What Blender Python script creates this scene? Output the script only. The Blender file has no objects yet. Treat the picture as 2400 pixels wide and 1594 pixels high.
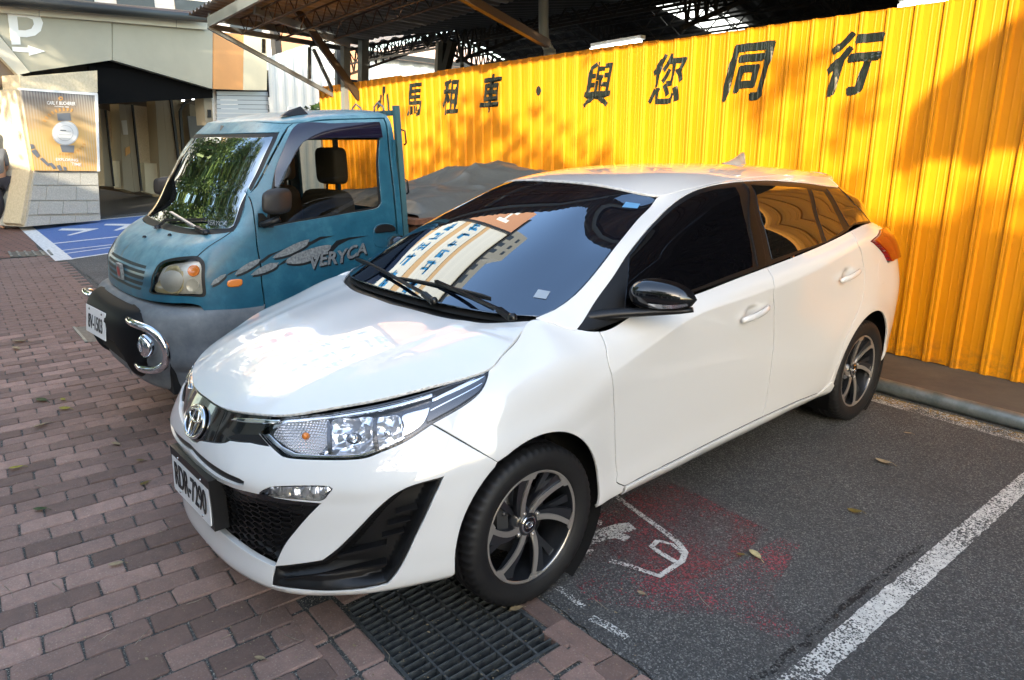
import bpy, bmesh, math, random
import numpy as np
from mathutils import Vector, Matrix
from mathutils.geometry import delaunay_2d_cdt

random.seed(7); rng = np.random.default_rng(7)
sc = bpy.context.scene
COL = sc.collection
R_ = math.radians

# ---------------------------------------------------------------- camera
CAM = np.array([2.4829, -.7249, 1.6306]); YAW, PITCH, ROLL, FPX = -.8504, .2764, -.0084, 1691.35
_d = np.array([math.sin(YAW)*math.cos(PITCH), math.cos(YAW)*math.cos(PITCH), -math.sin(PITCH)])
_r = np.array([math.cos(YAW), -math.sin(YAW), 0.]); _u = np.cross(_r, _d)
CR = _r*math.cos(ROLL)+_u*math.sin(ROLL); CU = -_r*math.sin(ROLL)+_u*math.cos(ROLL); CD = _d
cam_data = bpy.data.cameras.new('camera'); cam = bpy.data.objects.new('camera', cam_data); COL.objects.link(cam)
cam.matrix_world = Matrix(((CR[0], CU[0], -CD[0], CAM[0]), (CR[1], CU[1], -CD[1], CAM[1]), (CR[2], CU[2], -CD[2], CAM[2]), (0, 0, 0, 1)))
cam_data.sensor_width = 36; cam_data.lens = FPX/2400*36; cam_data.clip_start = .05; cam_data.clip_end = 500
sc.camera = cam

# ---------------------------------------------------------------- light
SUN_EL, SUN_AZ = 18., 138.      # azimuth of the sun, degrees clockwise from +Y
sc.world = bpy.data.worlds.new('World'); sc.world.use_nodes = True
wn = sc.world.node_tree; bg = wn.nodes['Background']
sky = wn.nodes.new('ShaderNodeTexSky'); sky.sky_type = 'NISHITA'; sky.sun_disc = False
sky.sun_elevation = R_(SUN_EL); sky.sun_rotation = R_(SUN_AZ); sky.air_density = 1.1; sky.dust_density = 2.0
wn.links.new(sky.outputs[0], bg.inputs[0]); bg.inputs[1].default_value = .15
sd = bpy.data.lights.new('sun', 'SUN'); sd.energy = 2.0; sd.angle = R_(.6); sd.color = (1, .93, .8)
sun = bpy.data.objects.new('sun', sd); COL.objects.link(sun)
SUNV = Vector((math.sin(R_(SUN_AZ))*math.cos(R_(SUN_EL)), math.cos(R_(SUN_AZ))*math.cos(R_(SUN_EL)), math.sin(R_(SUN_EL))))
sun.rotation_euler = SUNV.to_track_quat('Z', 'Y').to_euler()
vs = sc.view_settings; vs.view_transform = 'Standard'; vs.look = 'None'; vs.gamma = 1; vs.use_curve_mapping = False
vs.exposure = 2.5; vs.use_white_balance = True; vs.white_balance_temperature = 6800

# ---------------------------------------------------------------- survey helpers: sight line of a photograph pixel met with a plane
def sight(px, py): return CD + CR*(px-1200)/FPX - CU*(py-797)/FPX
def hit(px, py, p0, n):
    k = sight(px, py); n = np.array(n, float); return CAM + k*(np.dot(np.array(p0)-CAM, n)/np.dot(k, n))
def onz(px, py, z=0.): return hit(px, py, (0, 0, z), (0, 0, 1))
def onx(px, py, x): return hit(px, py, (x, 0, 0), (1, 0, 0))
def ony(px, py, y): return hit(px, py, (0, y, 0), (0, 1, 0))
def proj(P):
    v = np.asarray(P, float)-CAM; z = v@CD
    return np.stack([1200+FPX*(v@CR)/z, 797-FPX*(v@CU)/z], -1)
ZA = lambda a, b: (1300+a/2.4118, 350+b/2.4118)
ZB = lambda a, b: (380+a/2.52875, 800+b/2.52875)
ZC = lambda a, b: (1000+a/3.1367, 950+b/3.1367)
ZD = lambda a, b: (780+a/2.6233, 360+b/2.6233)
ZE = lambda a, b: (1150+a/3.7333, 380+b/3.7333)
ZF = lambda a, b: (400+a/3.92, 850+b/3.92)
ZT = lambda a, b: (150+a/3.1367, 450+b/3.1367)
ZY = lambda a, b: (350+a/3.3369, 230+b/3.3369)
Z0 = lambda a, b: (a*1.01652, b*1.01652)

# ---------------------------------------------------------------- object helpers
def tag(o, label=None, cat=None, group=None, kind=None):
    if label: o['label'] = label
    if cat: o['category'] = cat
    if group: o['group'] = group
    if kind: o['kind'] = kind
    return o
def empty(name, loc=(0, 0, 0), rz=0, label=None, cat=None, group=None):
    o = bpy.data.objects.new(name, None); COL.objects.link(o); o.location = loc; o.rotation_euler = (0, 0, rz)
    o.empty_display_size = .1
    return tag(o, label, cat, group)
def meshobj(name, me, parent=None):
    o = bpy.data.objects.new(name, me); COL.objects.link(o)
    if parent is not None: o.parent = parent
    return o
def setmats(me, mats):
    for m in (mats if isinstance(mats, (list, tuple)) else [mats]): me.materials.append(m)
class MB:
    """collects geometry into one mesh"""
    def __init__(s): s.v = []; s.f = []; s.m = []; s.sm = []
    def add(s, vs, fs, mi=0, smooth=False):
        b = len(s.v); s.v += [tuple(map(float, p)) for p in vs]; s.f += [tuple(i+b for i in f) for f in fs]
        s.m += [mi]*len(fs); s.sm += [smooth]*len(fs); return s
    def box(s, c, d, rot=None, mi=0, ch=0.0):
        hx, hy, hz = d[0]/2, d[1]/2, d[2]/2
        pts = [(-hx, -hy, -hz), (hx, -hy, -hz), (hx, hy, -hz), (-hx, hy, -hz), (-hx, -hy, hz), (hx, -hy, hz), (hx, hy, hz), (-hx, hy, hz)]
        fs = [(0, 3, 2, 1), (4, 5, 6, 7), (0, 1, 5, 4), (1, 2, 6, 5), (2, 3, 7, 6), (3, 0, 4, 7)]
        if ch:
            pts = pts[:4]+[(-hx, -hy, hz-ch), (hx, -hy, hz-ch), (hx, hy, hz-ch), (-hx, hy, hz-ch)]+[(-hx+ch, -hy+ch, hz), (hx-ch, -hy+ch, hz), (hx-ch, hy-ch, hz), (-hx+ch, hy-ch, hz)]
            fs = [(0, 3, 2, 1), (0, 1, 5, 4), (1, 2, 6, 5), (2, 3, 7, 6), (3, 0, 4, 7), (4, 5, 9, 8), (5, 6, 10, 9), (6, 7, 11, 10), (7, 4, 8, 11), (8, 9, 10, 11)]
        M = rot if rot is not None else Matrix.Identity(3)
        return s.add([M@Vector(p)+Vector(c) for p in pts], fs, mi)
    def beam(s, a, b, w, h=None, mi=0, up=(0, 0, 1)):
        a = Vector(a); b = Vector(b); t = (b-a); L = t.length; t.normalize(); u = Vector(up)
        if abs(t.dot(u)) > .98: u = Vector((1, 0, 0))
        x = t.cross(u).normalized(); z = x.cross(t)
        M = Matrix((x, t, z)).transposed()
        return s.box((a+b)/2, (w, L, h or w), M, mi)
    def tube(s, pts, r, n=10, mi=0, cap=True, closed=False):
        pts = [Vector(p) for p in pts]; N = len(pts); rs = r if hasattr(r, '__len__') else [r]*N
        vs = []; up = None
        for i, p in enumerate(pts):
            if closed: t = pts[(i+1) % N]-pts[i-1]
            else: t = pts[min(i+1, N-1)]-pts[max(i-1, 0)]
            t.normalize()
            if up is None: up = Vector((0, 0, 1)) if abs(t.z) < .9 else Vector((1, 0, 0))
            x = t.cross(up).normalized(); up = x.cross(t).normalized()
            for k in range(n):
                a = 2*math.pi*k/n; vs.append(p+(x*math.cos(a)+up*math.sin(a))*rs[i])
        fs = []
        for i in range(N if closed else N-1):
            for k in range(n):
                a = i*n+k; b = i*n+(k+1) % n; j = (i+1) % N; fs.append((a, b, j*n+(k+1) % n, j*n+k))
        if cap and not closed: fs += [tuple(range(n))[::-1], tuple(range((N-1)*n, N*n))]
        fs = [f[::-1] for f in fs]
        return s.add(vs, fs, mi, True)
    def prism(s, poly, d, mi=0):
        """poly: 3D outline (CCW seen from the front), extruded by vector d"""
        n = len(poly); d = Vector(d); P = [Vector(p) for p in poly]
        return s.add(P+[p+d for p in P], [tuple(range(n)), tuple(range(2*n-1, n-1, -1))]+[(i, i+n, (i+1) % n+n, (i+1) % n) for i in range(n)], mi)
    def lathe(s, prof, o=(0, 0, 0), axis='x', n=48, mi=0, a0=0, a1=2*math.pi, closed=False):
        """prof: (along axis, radius)"""
        vs = []; full = abs(a1-a0-2*math.pi) < 1e-6; m = n if full else n+1
        for k in range(m):
            a = a0+(a1-a0)*k/n; c, q = math.cos(a), math.sin(a)
            for (h, r) in prof:
                p = (h, r*c, r*q) if axis == 'x' else ((r*c, r*q, h) if axis == 'z' else (r*q, h, r*c))
                vs.append((p[0]+o[0], p[1]+o[1], p[2]+o[2]))
        L = len(prof); fs = []
        for k in range(n):
            for i in range(L if closed else L-1):
                a = k*L+i; b = k*L+(i+1) % L; c = ((k+1) % m)*L+(i+1) % L; d = ((k+1) % m)*L+i
                fs.append((a, b, c, d))
        return s.add(vs, fs, mi, True)
    def build(s, name, mats, parent=None, smooth=None, angle=None):
        me = bpy.data.meshes.new(name); me.from_pydata(s.v, [], s.f); setmats(me, mats)
        me.polygons.foreach_set('material_index', s.m)
        me.polygons.foreach_set('use_smooth', s.sm if smooth is None else [smooth]*len(s.f))
        me.update()
        if angle is not None:
            me.polygons.foreach_set('use_smooth', [True]*len(s.f)); me.set_sharp_from_angle(angle=R_(angle))
        return meshobj(name, me, parent)
def copy_tree(o, parent=None):
    c = o.copy(); COL.objects.link(c); c.parent = parent
    for ch in list(o.children): copy_tree(ch, c)
    return c

# ---------------------------------------------------------------- materials
MATS = {}
def mat(name, col=(.5, .5, .5), rough=.5, metal=0., **kw):
    if name in MATS: return MATS[name]
    m = bpy.data.materials.new(name); m.use_nodes = True; b = m.node_tree.nodes['Principled BSDF']
    b.inputs['Base Color'].default_value = (*col, 1); b.inputs['Roughness'].default_value = rough; b.inputs['Metallic'].default_value = metal
    for k, v in kw.items():
        b.inputs[k.replace('_', ' ')].default_value = (*v, 1) if isinstance(v, tuple) else v
    MATS[name] = m; return m
class NT:
    def __init__(s, m): s.t = m.node_tree; s.b = s.t.nodes['Principled BSDF']
    def n(s, typ, **kw):
        x = s.t.nodes.new('ShaderNode'+typ)
        for k, v in kw.items():
            if k.startswith('i_'):
                key = k[2:]; key = int(key) if key.isdigit() else key.replace('_', ' ')
                s.set(x.inputs[key], v)
            else: setattr(x, k, v)
        return x
    def set(s, inp, v):
        if isinstance(v, bpy.types.NodeSocket): s.t.links.new(v, inp)
        elif isinstance(v, tuple) and len(v) == 3 and inp.type == 'RGBA': inp.default_value = (*v, 1)
        else: inp.default_value = v
    def coord(s, scale=(1, 1, 1), which='Object', loc=(0, 0, 0), rot=(0, 0, 0)):
        c = s.n('TexCoord'); mp = s.n('Mapping', i_Vector=c.outputs[which], i_Scale=scale, i_Location=loc, i_Rotation=rot); return mp.outputs[0]
    def pos(s, scale=(1, 1, 1), loc=(0, 0, 0)):
        c = s.n('NewGeometry'); return s.n('Mapping', i_Vector=c.outputs['Position'], i_Scale=scale, i_Location=loc).outputs[0]
    def noise(s, vec, scale=5, detail=4, rough=.6, out='Fac', dist=0):
        return s.n('TexNoise', i_Vector=vec, i_Scale=scale, i_Detail=detail, i_Roughness=rough, i_Distortion=dist).outputs[out]
    def ramp(s, fac, stops, interp='LINEAR'):
        r = s.n('ValToRGB', i_Fac=fac); r.color_ramp.interpolation = interp; e = r.color_ramp.elements
        while len(e) < len(stops): e.new(.5)
        for x, (p, c) in zip(e, stops): x.position = p; x.color = (*c, 1) if isinstance(c, tuple) else (c, c, c, 1)
        return r.outputs[0]
    def mix(s, fac, a, b, typ='MIX'):
        m = s.n('Mix', data_type='RGBA', blend_type=typ); s.set(m.inputs[0], fac)
        for i, v in ((6, a), (7, b)): s.set(m.inputs[i], v)
        return m.outputs[2]
    def math(s, op, a, b=0, clamp=False):
        m = s.n('Math', operation=op, use_clamp=clamp); s.set(m.inputs[0], a); s.set(m.inputs[1], b); return m.outputs[0]
    def bump(s, h, strength=.3, dist=.01):
        b = s.n('Bump', i_Height=h, i_Strength=strength, i_Distance=dist); s.set(s.b.inputs['Normal'], b.outputs[0]); return b
    def base(s, c): s.set(s.b.inputs['Base Color'], c)
    def rough(s, c): s.set(s.b.inputs['Roughness'], c)

# ---------------------------------------------------------------- smooth skins and trimmed panels
def nat_spline(t, Y):
    """natural cubic spline through Y (n,k) at t (n); returns evaluator"""
    n = len(t); h = np.diff(t); A = np.zeros((n, n)); B = np.zeros((n,)+Y.shape[1:]); A[0, 0] = A[-1, -1] = 1
    for i in range(1, n-1):
        A[i, i-1] = h[i-1]; A[i, i] = 2*(h[i-1]+h[i]); A[i, i+1] = h[i]
        B[i] = 6*((Y[i+1]-Y[i])/h[i]-(Y[i]-Y[i-1])/h[i-1])
    M = np.linalg.solve(A, B.reshape(n, -1)).reshape(B.shape)
    def ev(x):
        i = np.clip(np.searchsorted(t, x)-1, 0, n-2); hh = h[i]; a = (t[i+1]-x)/hh; b = (x-t[i])/hh
        sh = (-1,)+(1,)*(Y.ndim-1); a = a.reshape(sh); b = b.reshape(sh); hh = hh.reshape(sh)
        return a*Y[i]+b*Y[i+1]+((a**3-a)*M[i]+(b**3-b)*M[i+1])*hh*hh/6
    return ev
class Skin:
    """P[row][col] -> smooth surface; u along columns (metres), v along rows (metres)"""
    def __init__(s, P, sym0=True, sym1=False, crease=None, disp=None, nu=260, nv=70, off=(0, 0, 0)):
        s.off = np.array(off, float)
        P = np.array(P, float); s.nr, nc = P.shape[:2]
        cu = np.linalg.norm(np.diff(P, axis=1), axis=2).mean(0); s.tu = np.r_[0, np.cumsum(cu)]; s.umax = s.tu[-1]
        cv = np.linalg.norm(np.diff(P, axis=0), axis=2).mean(1); s.tv = np.r_[0, np.cumsum(cv)]; s.vmax = s.tv[-1]
        t = s.tu; Q = P
        if sym0: t = np.r_[-s.tu[3:0:-1], t]; Q = np.concatenate([P[:, 3:0:-1]*np.array([-1, 1, 1]), Q], 1)
        if sym1: t = np.r_[t, 2*s.umax-s.tu[-2:-5:-1]]; Q = np.concatenate([Q, P[:, -2:-5:-1]*np.array([-1, 1, 1])], 1)
        s.evu = nat_spline(t, np.swapaxes(Q, 0, 1))        # (N, nr, 3)
        c = np.zeros((s.nr, nc)) if crease is None else np.array(crease, float)
        s.crease = c; s.disp = disp
        uu, vv = np.meshgrid(np.linspace(0, s.umax, nu), np.linspace(0, s.vmax, nv), indexing='ij')
        s.U = uu.ravel(); s.V = vv.ravel(); s.T = s.ev(s.U, s.V); s.N = s.nrm(s.U, s.V)
        s.front = ((CAM-s.off-s.T)*s.N).sum(1) > 0; s.TP = proj(s.T+s.off)
    def ev0(s, u, v):
        u = np.atleast_1d(np.asarray(u, float)); v = np.clip(np.atleast_1d(np.asarray(v, float)), 0, s.vmax)
        Q = s.evu(u); tv = s.tv; h = np.diff(tv); N = len(u)
        D = (Q[:, 1:]-Q[:, :-1])/h[None, :, None]
        m = np.empty_like(Q); m[:, 0] = D[:, 0]; m[:, -1] = D[:, -1]
        m[:, 1:-1] = (D[:, 1:]*h[None, :-1, None]+D[:, :-1]*h[None, 1:, None])/(h[:-1]+h[1:])[None, :, None]
        k = np.clip(np.searchsorted(tv, v, side='right')-1, 0, s.nr-2); i = np.arange(N)
        cr = np.array([np.interp(u, s.tu, s.crease[r]) for r in range(s.nr)]).T   # (N,nr)
        hh = h[k][:, None]; tt = ((v-tv[k])/h[k])[:, None]
        P0 = Q[i, k]; P1 = Q[i, k+1]; d = D[i, k]
        c0 = cr[i, k][:, None]; c1 = cr[i, k+1][:, None]
        m0 = m[i, k]*(1-c0)+d*c0; m1 = m[i, k+1]*(1-c1)+d*c1
        t2 = tt*tt; t3 = t2*tt
        return (2*t3-3*t2+1)*P0+(t3-2*t2+tt)*hh*m0+(-2*t3+3*t2)*P1+(t3-t2)*hh*m1
    def ev(s, u, v):
        p = s.ev0(u, v)
        return p if s.disp is None else s.disp(p)
    def nrm(s, u, v, e=2e-3):
        u = np.atleast_1d(u); v = np.atleast_1d(v)
        a = s.ev(u+e, v)-s.ev(u-e, v); v0 = np.clip(v-e, 0, s.vmax); v1 = np.clip(v+e, 0, s.vmax)
        b = s.ev(u, v1)-s.ev(u, v0); n = np.cross(a, b); return n/np.maximum(np.linalg.norm(n, axis=1), 1e-9)[:, None]
    def _inv(s, target, f, tab, mask):
        out = []
        for t in target:
            t = np.array(t, float); d = ((tab-t)**2).sum(1); d = np.where(mask, d, 1e18); i = int(np.argmin(d)); q = np.array([s.U[i], s.V[i]])
            best = (f(q[None])[0]-t); bn = (best**2).sum()
            for _ in range(12):
                e = 1e-4; r0 = f(q[None])[0]-t
                J = np.stack([(f((q+[e, 0])[None])[0]-t-r0)/e, (f((q+[0, e])[None])[0]-t-r0)/e], 1)
                try: st = np.linalg.lstsq(J, -r0, rcond=None)[0]
                except Exception: break
                L = np.linalg.norm(st); st = st*min(1, .05/max(L, 1e-9)); q2 = q+st; q2[1] = min(max(q2[1], 0), s.vmax); q2[0] = min(max(q2[0], 0), s.umax)
                r2 = f(q2[None])[0]-t
                if (r2**2).sum() >= bn*.9999: break
                q = q2; bn = (r2**2).sum()
            out.append(tuple(q))
        return out
    def px(s, pts): return s._inv(pts, lambda q: proj(s.ev(q[:, 0], q[:, 1])+s.off), s.TP, s.front)
    def yz(s, pts, mask=None): return s._inv(pts, lambda q: s.ev(q[:, 0], q[:, 1])[:, 1:], s.T[:, 1:], np.ones(len(s.U), bool) if mask is None else mask)
    def xyz(s, pts): return s._inv(pts, lambda q: s.ev(q[:, 0], q[:, 1]), s.T, np.ones(len(s.U), bool))
    def xy(s, pts): return s._inv(pts, lambda q: s.ev(q[:, 0], q[:, 1])[:, :2], s.T[:, :2], np.ones(len(s.U), bool))
    def xz(s, pts, mask=None): return s._inv(pts, lambda q: s.ev(q[:, 0], q[:, 1])[:, [0, 2]], s.T[:, [0, 2]], np.ones(len(s.U), bool) if mask is None else mask)

def dens(poly, L=.02, closed=True):
    out = []; n = len(poly)
    for i in range(n if closed else n-1):
        a = np.array(poly[i]); b = np.array(poly[(i+1) % n]); k = max(1, int(math.ceil(np.linalg.norm(b-a)/L)))
        for j in range(k): out.append(tuple(a+(b-a)*j/k))
    if not closed: out.append(tuple(poly[-1]))
    return out
def crv(pts, L=.012, closed=False):
    """smooth curve through 2D/3D points (Catmull-Rom)"""
    P = [np.array(p, float) for p in pts]; n = len(P); out = []
    for i in range(n if closed else n-1):
        p1 = P[i]; p2 = P[(i+1) % n]; p0 = P[i-1] if (closed or i > 0) else 2*p1-p2; p3 = P[(i+2) % n] if (closed or i < n-2) else 2*p2-p1
        k = max(1, int(np.linalg.norm(p2-p1)/L))
        for j in range(k):
            t = j/k; out.append(tuple(.5*((2*p1)+(-p0+p2)*t+(2*p0-5*p1+4*p2-p3)*t*t+(-p0+3*p1-3*p2+p3)*t**3)))
    if not closed: out.append(tuple(P[-1]))
    return out
def area2(P): P = np.array(P); x, y = P[:, 0], P[:, 1]; return .5*np.sum(x*np.roll(y, -1)-np.roll(x, -1)*y)
def offset(P, d):
    """move a CCW outline inwards by d"""
    P = np.array(P); a = np.roll(P, 1, 0); b = np.roll(P, -1, 0)
    e1 = P-a; e2 = b-P; e1 /= np.maximum(np.linalg.norm(e1, axis=1), 1e-9)[:, None]; e2 /= np.maximum(np.linalg.norm(e2, axis=1), 1e-9)[:, None]
    n1 = np.stack([-e1[:, 1], e1[:, 0]], 1); n2 = np.stack([-e2[:, 1], e2[:, 0]], 1); m = n1+n2; L = np.linalg.norm(m, axis=1)
    m = m/np.maximum(L, 1e-6)[:, None]; c = np.clip((m*n1).sum(1), .45, 1); return P+m*(d/c)[:, None]
def inside(pts, poly):
    pts = np.asarray(pts); poly = np.asarray(poly); x, y = pts[:, 0], pts[:, 1]; r = np.zeros(len(pts), bool)
    for (x1, y1), (x2, y2) in zip(poly, np.roll(poly, -1, 0)):
        c = (y1 > y) != (y2 > y)
        if y1 != y2: r ^= c & (x < (x2-x1)*(y-y1)/(y2-y1)+x1)
    return r
def dist_to(pts, poly):
    pts = np.asarray(pts); d = np.full(len(pts), 1e9)
    for q in poly: d = np.minimum(d, ((pts-np.array(q))**2).sum(1))
    return np.sqrt(d)
def panel(name, skin, outer, mt, parent=None, holes=(), gap=.002, res=.03, depth=0., thick=.01, edge=.0025, round_=.0015, mirror='copy', center=False, dz=None, mirname=None, seg=.016, close=False, label=None):
    """a trimmed piece of skin with rounded rim and returned edges. mirror: 'copy' second object on the other flank, 'join' one object over both flanks (outline starts at the centre line), None"""
    def prep(poly, inward, g):
        p = dens(poly, seg); q = [p[0]]
        for a in p[1:]:
            if np.hypot(a[0]-q[-1][0], a[1]-q[-1][1]) > 3e-4: q.append(a)
        if np.hypot(q[0][0]-q[-1][0], q[0][1]-q[-1][1]) < 3e-4: q.pop()
        p = np.array(q)
        if area2(p) < 0: p = p[::-1]
        on = p[:, 0] < 1e-4 if center else np.zeros(len(p), bool)
        r1 = offset(p, g if inward else -g); r1[on, 0] = 0
        r2 = offset(p, (g+edge) if inward else -(g+edge)); r2[on, 0] = 0
        return r1, r2, on
    rings = [prep(outer, True, gap)]+[prep(h, False, gap) for h in holes]
    V = []; E = []; tagv = []
    for r1, r2, on in rings:
        for k, r in enumerate((r1, r2)):
            b = len(V); n = len(r); V += [tuple(q) for q in r]; E += [(b+i, b+(i+1) % n) for i in range(n)]; tagv += [k]*n
    o1 = rings[0][0]; x0, y0 = o1.min(0); x1, y1 = o1.max(0)
    gu, gv = np.meshgrid(np.arange(x0+res*.5, x1, res), np.arange(y0+res*.5, y1, res*.8), indexing='ij'); G = np.stack([gu.ravel(), gv.ravel()], 1)
    if center:
        G = np.concatenate([G, np.stack([np.zeros(60), np.linspace(y0, y1, 60)], 1)]); 
    if len(G):
        k = inside(G, rings[0][1]) | (center & (G[:, 0] < 1e-6) & inside(G+[1e-3, 0], rings[0][1]))
        for r in rings[1:]: k &= ~inside(G, r[1])
        G = G[k]
    if len(G):
        allr = np.concatenate([r[1] for r in rings]); G = G[dist_to(G, allr) > min(res*.5, .008)]
    V += [tuple(g) for g in G]; tagv += [2]*len(G)
    res_ = delaunay_2d_cdt([Vector(v) for v in V], E, [], 0, 1e-6)
    vs, fs, ov = res_[0], res_[2], res_[3]
    P = np.array([(v.x, v.y) for v in vs]); tg = np.array([min([tagv[i] for i in o], default=2) if len(o) else 2 for o in ov])
    F = np.array([tuple(f) for f in fs if len(f) == 3]); C = P[F].mean(1)
    k = inside(C, rings[0][0])
    for r in rings[1:]: k &= ~inside(C, r[0])
    F = F[k]
    X = skin.ev(P[:, 0], P[:, 1]); Nn = skin.nrm(P[:, 0], P[:, 1])
    dd = np.full(len(P), depth, float)
    if dz is not None: dd = dd+dz(P, X)
    X = X-Nn*dd[:, None]
    if dz is not None:
        e = 2e-3
        def ev2(p):
            x = skin.ev(p[:, 0], p[:, 1]); return x-skin.nrm(p[:, 0], p[:, 1])*(dz(p, x))[:, None]
        a = ev2(P+[e, 0])-ev2(P-[e, 0]); b = ev2(P+[0, e])-ev2(P-[0, e]); n2 = np.cross(a, b); n2 /= np.maximum(np.linalg.norm(n2, axis=1), 1e-9)[:, None]; Nn = n2
    # orientation
    f0 = F[0]; 
    a, b, c = P[F[:, 0]], P[F[:, 1]], P[F[:, 2]]; sgn = (b[:, 0]-a[:, 0])*(c[:, 1]-a[:, 1])-(b[:, 1]-a[:, 1])*(c[:, 0]-a[:, 0]) < 0
    F[sgn] = F[sgn][:, ::-1]
    oncen = (P[:, 0] < 1e-4) if center else np.zeros(len(P), bool)
    verts = list(X); nors = list(Nn); faces = [tuple(f) for f in F]
    # boundary edges of kept faces
    cnt = {}
    for f in faces:
        for i in range(3): e_ = (f[i], f[(i+1) % 3]); cnt[e_] = 1
    bound = [e_ for e_ in cnt if (e_[1], e_[0]) not in cnt and not (oncen[e_[0]] and oncen[e_[1]])]
    outn = {}
    for a, b in bound:
        t = X[b]-X[a]; t = t/max(np.linalg.norm(t), 1e-9); o = np.cross(t, Nn[a])
        for i in (a, b): outn[i] = outn.get(i, 0)+o
    X2 = X.copy()
    for i, o in outn.items():
        o = o/max(np.linalg.norm(o), 1e-9); outn[i] = o
        if round_ > 0: verts[i] = X[i]-Nn[i]*round_; n = Nn[i]*.8+o*.6; nors[i] = n/np.linalg.norm(n)
    if thick > 0:
        m1 = {}; m2 = {}
        for i, o in outn.items():
            m1[i] = len(verts); verts.append(verts[i]); nors.append(o)
            m2[i] = len(verts); verts.append(X[i]-Nn[i]*(thick+round_)-o*.001); nors.append(o)
        for a, b in bound: faces.append((b, a, m1[a], m1[b])); faces.append((m1[b], m1[a], m2[a], m2[b]))
    verts = np.array(verts); nors = np.array(nors)
    used = sorted({i for f in faces for i in f}); mp = {o: i for i, o in enumerate(used)}; verts = verts[used]; nors = nors[used]; faces = [tuple(mp[i] for i in f) for f in faces]
    def mk(nm, vv, nn, ff):
        me = bpy.data.meshes.new(nm); me.from_pydata([tuple(p) for p in vv], [], ff); setmats(me, mt)
        me.polygons.foreach_set('use_smooth', [True]*len(ff)); me.update()
        me.normals_split_custom_set_from_vertices([tuple(n) for n in nn]); o = meshobj(nm, me, parent)
        if label: o['label'] = label
        return o
    mv = verts*np.array([-1, 1, 1]); mn = nors*np.array([-1, 1, 1])
    if mirror == 'join':
        n = len(verts); return mk(name, np.concatenate([verts, mv]), np.concatenate([nors, mn]), faces+[tuple(i+n for i in f[::-1]) for f in faces])
    o = mk(name, verts, nors, faces)
    if mirror == 'copy': mk(mirname or name, mv, mn, [f[::-1] for f in faces])
    return o
def text(name, s, size, mt, parent, loc, rot, bold=0., sx=1., depth=0., align='LEFT', shear=0., M=None):
    cu = bpy.data.curves.new(name, 'FONT'); cu.body = s; cu.size = size; cu.extrude = depth; cu.offset = bold; cu.align_x = align; cu.align_y = 'CENTER'; cu.shear = shear; cu.resolution_u = 4
    o = bpy.data.objects.new(name, cu); COL.objects.link(o)
    bpy.context.view_layer.update()
    me = bpy.data.meshes.new_from_object(o.evaluated_get(bpy.context.evaluated_depsgraph_get())); COL.objects.unlink(o); bpy.data.objects.remove(o)
    me.name = name; me.materials.clear(); me.materials.append(mt)
    if M is not None:
        for v in me.vertices: v.co = M(v.co)
    elif sx != 1:
        for v in me.vertices: v.co.x *= sx
    r = meshobj(name, me, parent); r.location = loc; r.rotation_euler = rot; return r
mat('car_white', (.78, .78, .76), .3, 0, Coat_Weight=1., Coat_Roughness=.008, Coat_IOR=1.7)
mat('car_grey', (.42, .43, .43), .3, 0, Coat_Weight=1., Coat_Roughness=.03)
mat('gloss_black', (.006, .006, .007), .12, 0, Coat_Weight=1., Coat_Roughness=.02)
mat('satin_black', (.006, .006, .006), .3)
m = mat('black_plastic', (.006, .006, .0065), .42); t = NT(m); t.bump(t.noise(t.coord((1, 1, 1)), 900, 2), .12, .001)
def film_glass(name, dark, tint, base_r, ior):
    m = bpy.data.materials.new(name); m.use_nodes = True; nt = m.node_tree; nt.nodes.clear(); N = nt.nodes.new
    o = N('ShaderNodeOutputMaterial'); mx = N('ShaderNodeMixShader'); df = N('ShaderNodeBsdfDiffuse'); gl = N('ShaderNodeBsdfGlossy'); fr = N('ShaderNodeFresnel'); ma = N('ShaderNodeMath')
    df.inputs[0].default_value = (*dark, 1); gl.inputs[0].default_value = (*tint, 1); gl.inputs[1].default_value = 0.; fr.inputs[0].default_value = ior; ma.operation = 'ADD'; ma.use_clamp = True; ma.inputs[1].default_value = base_r
    nt.links.new(fr.outputs[0], ma.inputs[0]); nt.links.new(ma.outputs[0], mx.inputs[0]); nt.links.new(df.outputs[0], mx.inputs[1]); nt.links.new(gl.outputs[0], mx.inputs[2]); nt.links.new(mx.outputs[0], o.inputs[0]); MATS[name] = m
film_glass('tinted_glass', (.003, .005, .010), (.74, .86, 1.), .16, 1.6)
film_glass('side_glass', (.003, .003, .004), (.9, .95, 1.), .0, 1.55)
mat('rear_glass', (.010, .008, .006), .01, 0, IOR=1.7, Coat_Weight=1., Coat_Roughness=.0, Coat_IOR=1.7)
mat('dark_cavity', (.004, .004, .004), .8)
mat('liner', (.010, .010, .010), .7)
mat('tail_red', (.30, .003, .003), .15, 0, Coat_Weight=.5, Coat_Roughness=.02)
mat('chrome', (.85, .86, .88), .06, 1.)
mat('lamp_grey', (.09, .095, .105), .2, .8)
mat('lamp_silver', (.80, .82, .86), .12, .9)
mat('lamp_dark', (.10, .105, .115), .15, .7)
m = mat('chrome_ribbed', (.9, .91, .93), .10, .75); t = NT(m); w = t.n('TexWave', i_Vector=t.coord((1, 1, 1)), i_Scale=42., wave_type='BANDS', bands_direction='Z'); w2 = t.n('TexWave', i_Vector=t.coord((1, 1, 1)), i_Scale=38., wave_type='BANDS', bands_direction='X'); t.bump(t.math('ADD', w.outputs[1], w2.outputs[1]), .6, .004)
m = mat('chrome_facet', (.90, .93, .98), .05, .72); t = NT(m); v = t.n('TexVoronoi', i_Vector=t.coord((1, .6, 1)), i_Scale=26., feature='F1'); t.bump(v.outputs['Distance'], 1., .022)
mat('amber', (.75, .22, .03), .2, 0, Coat_Weight=1.)
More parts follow.
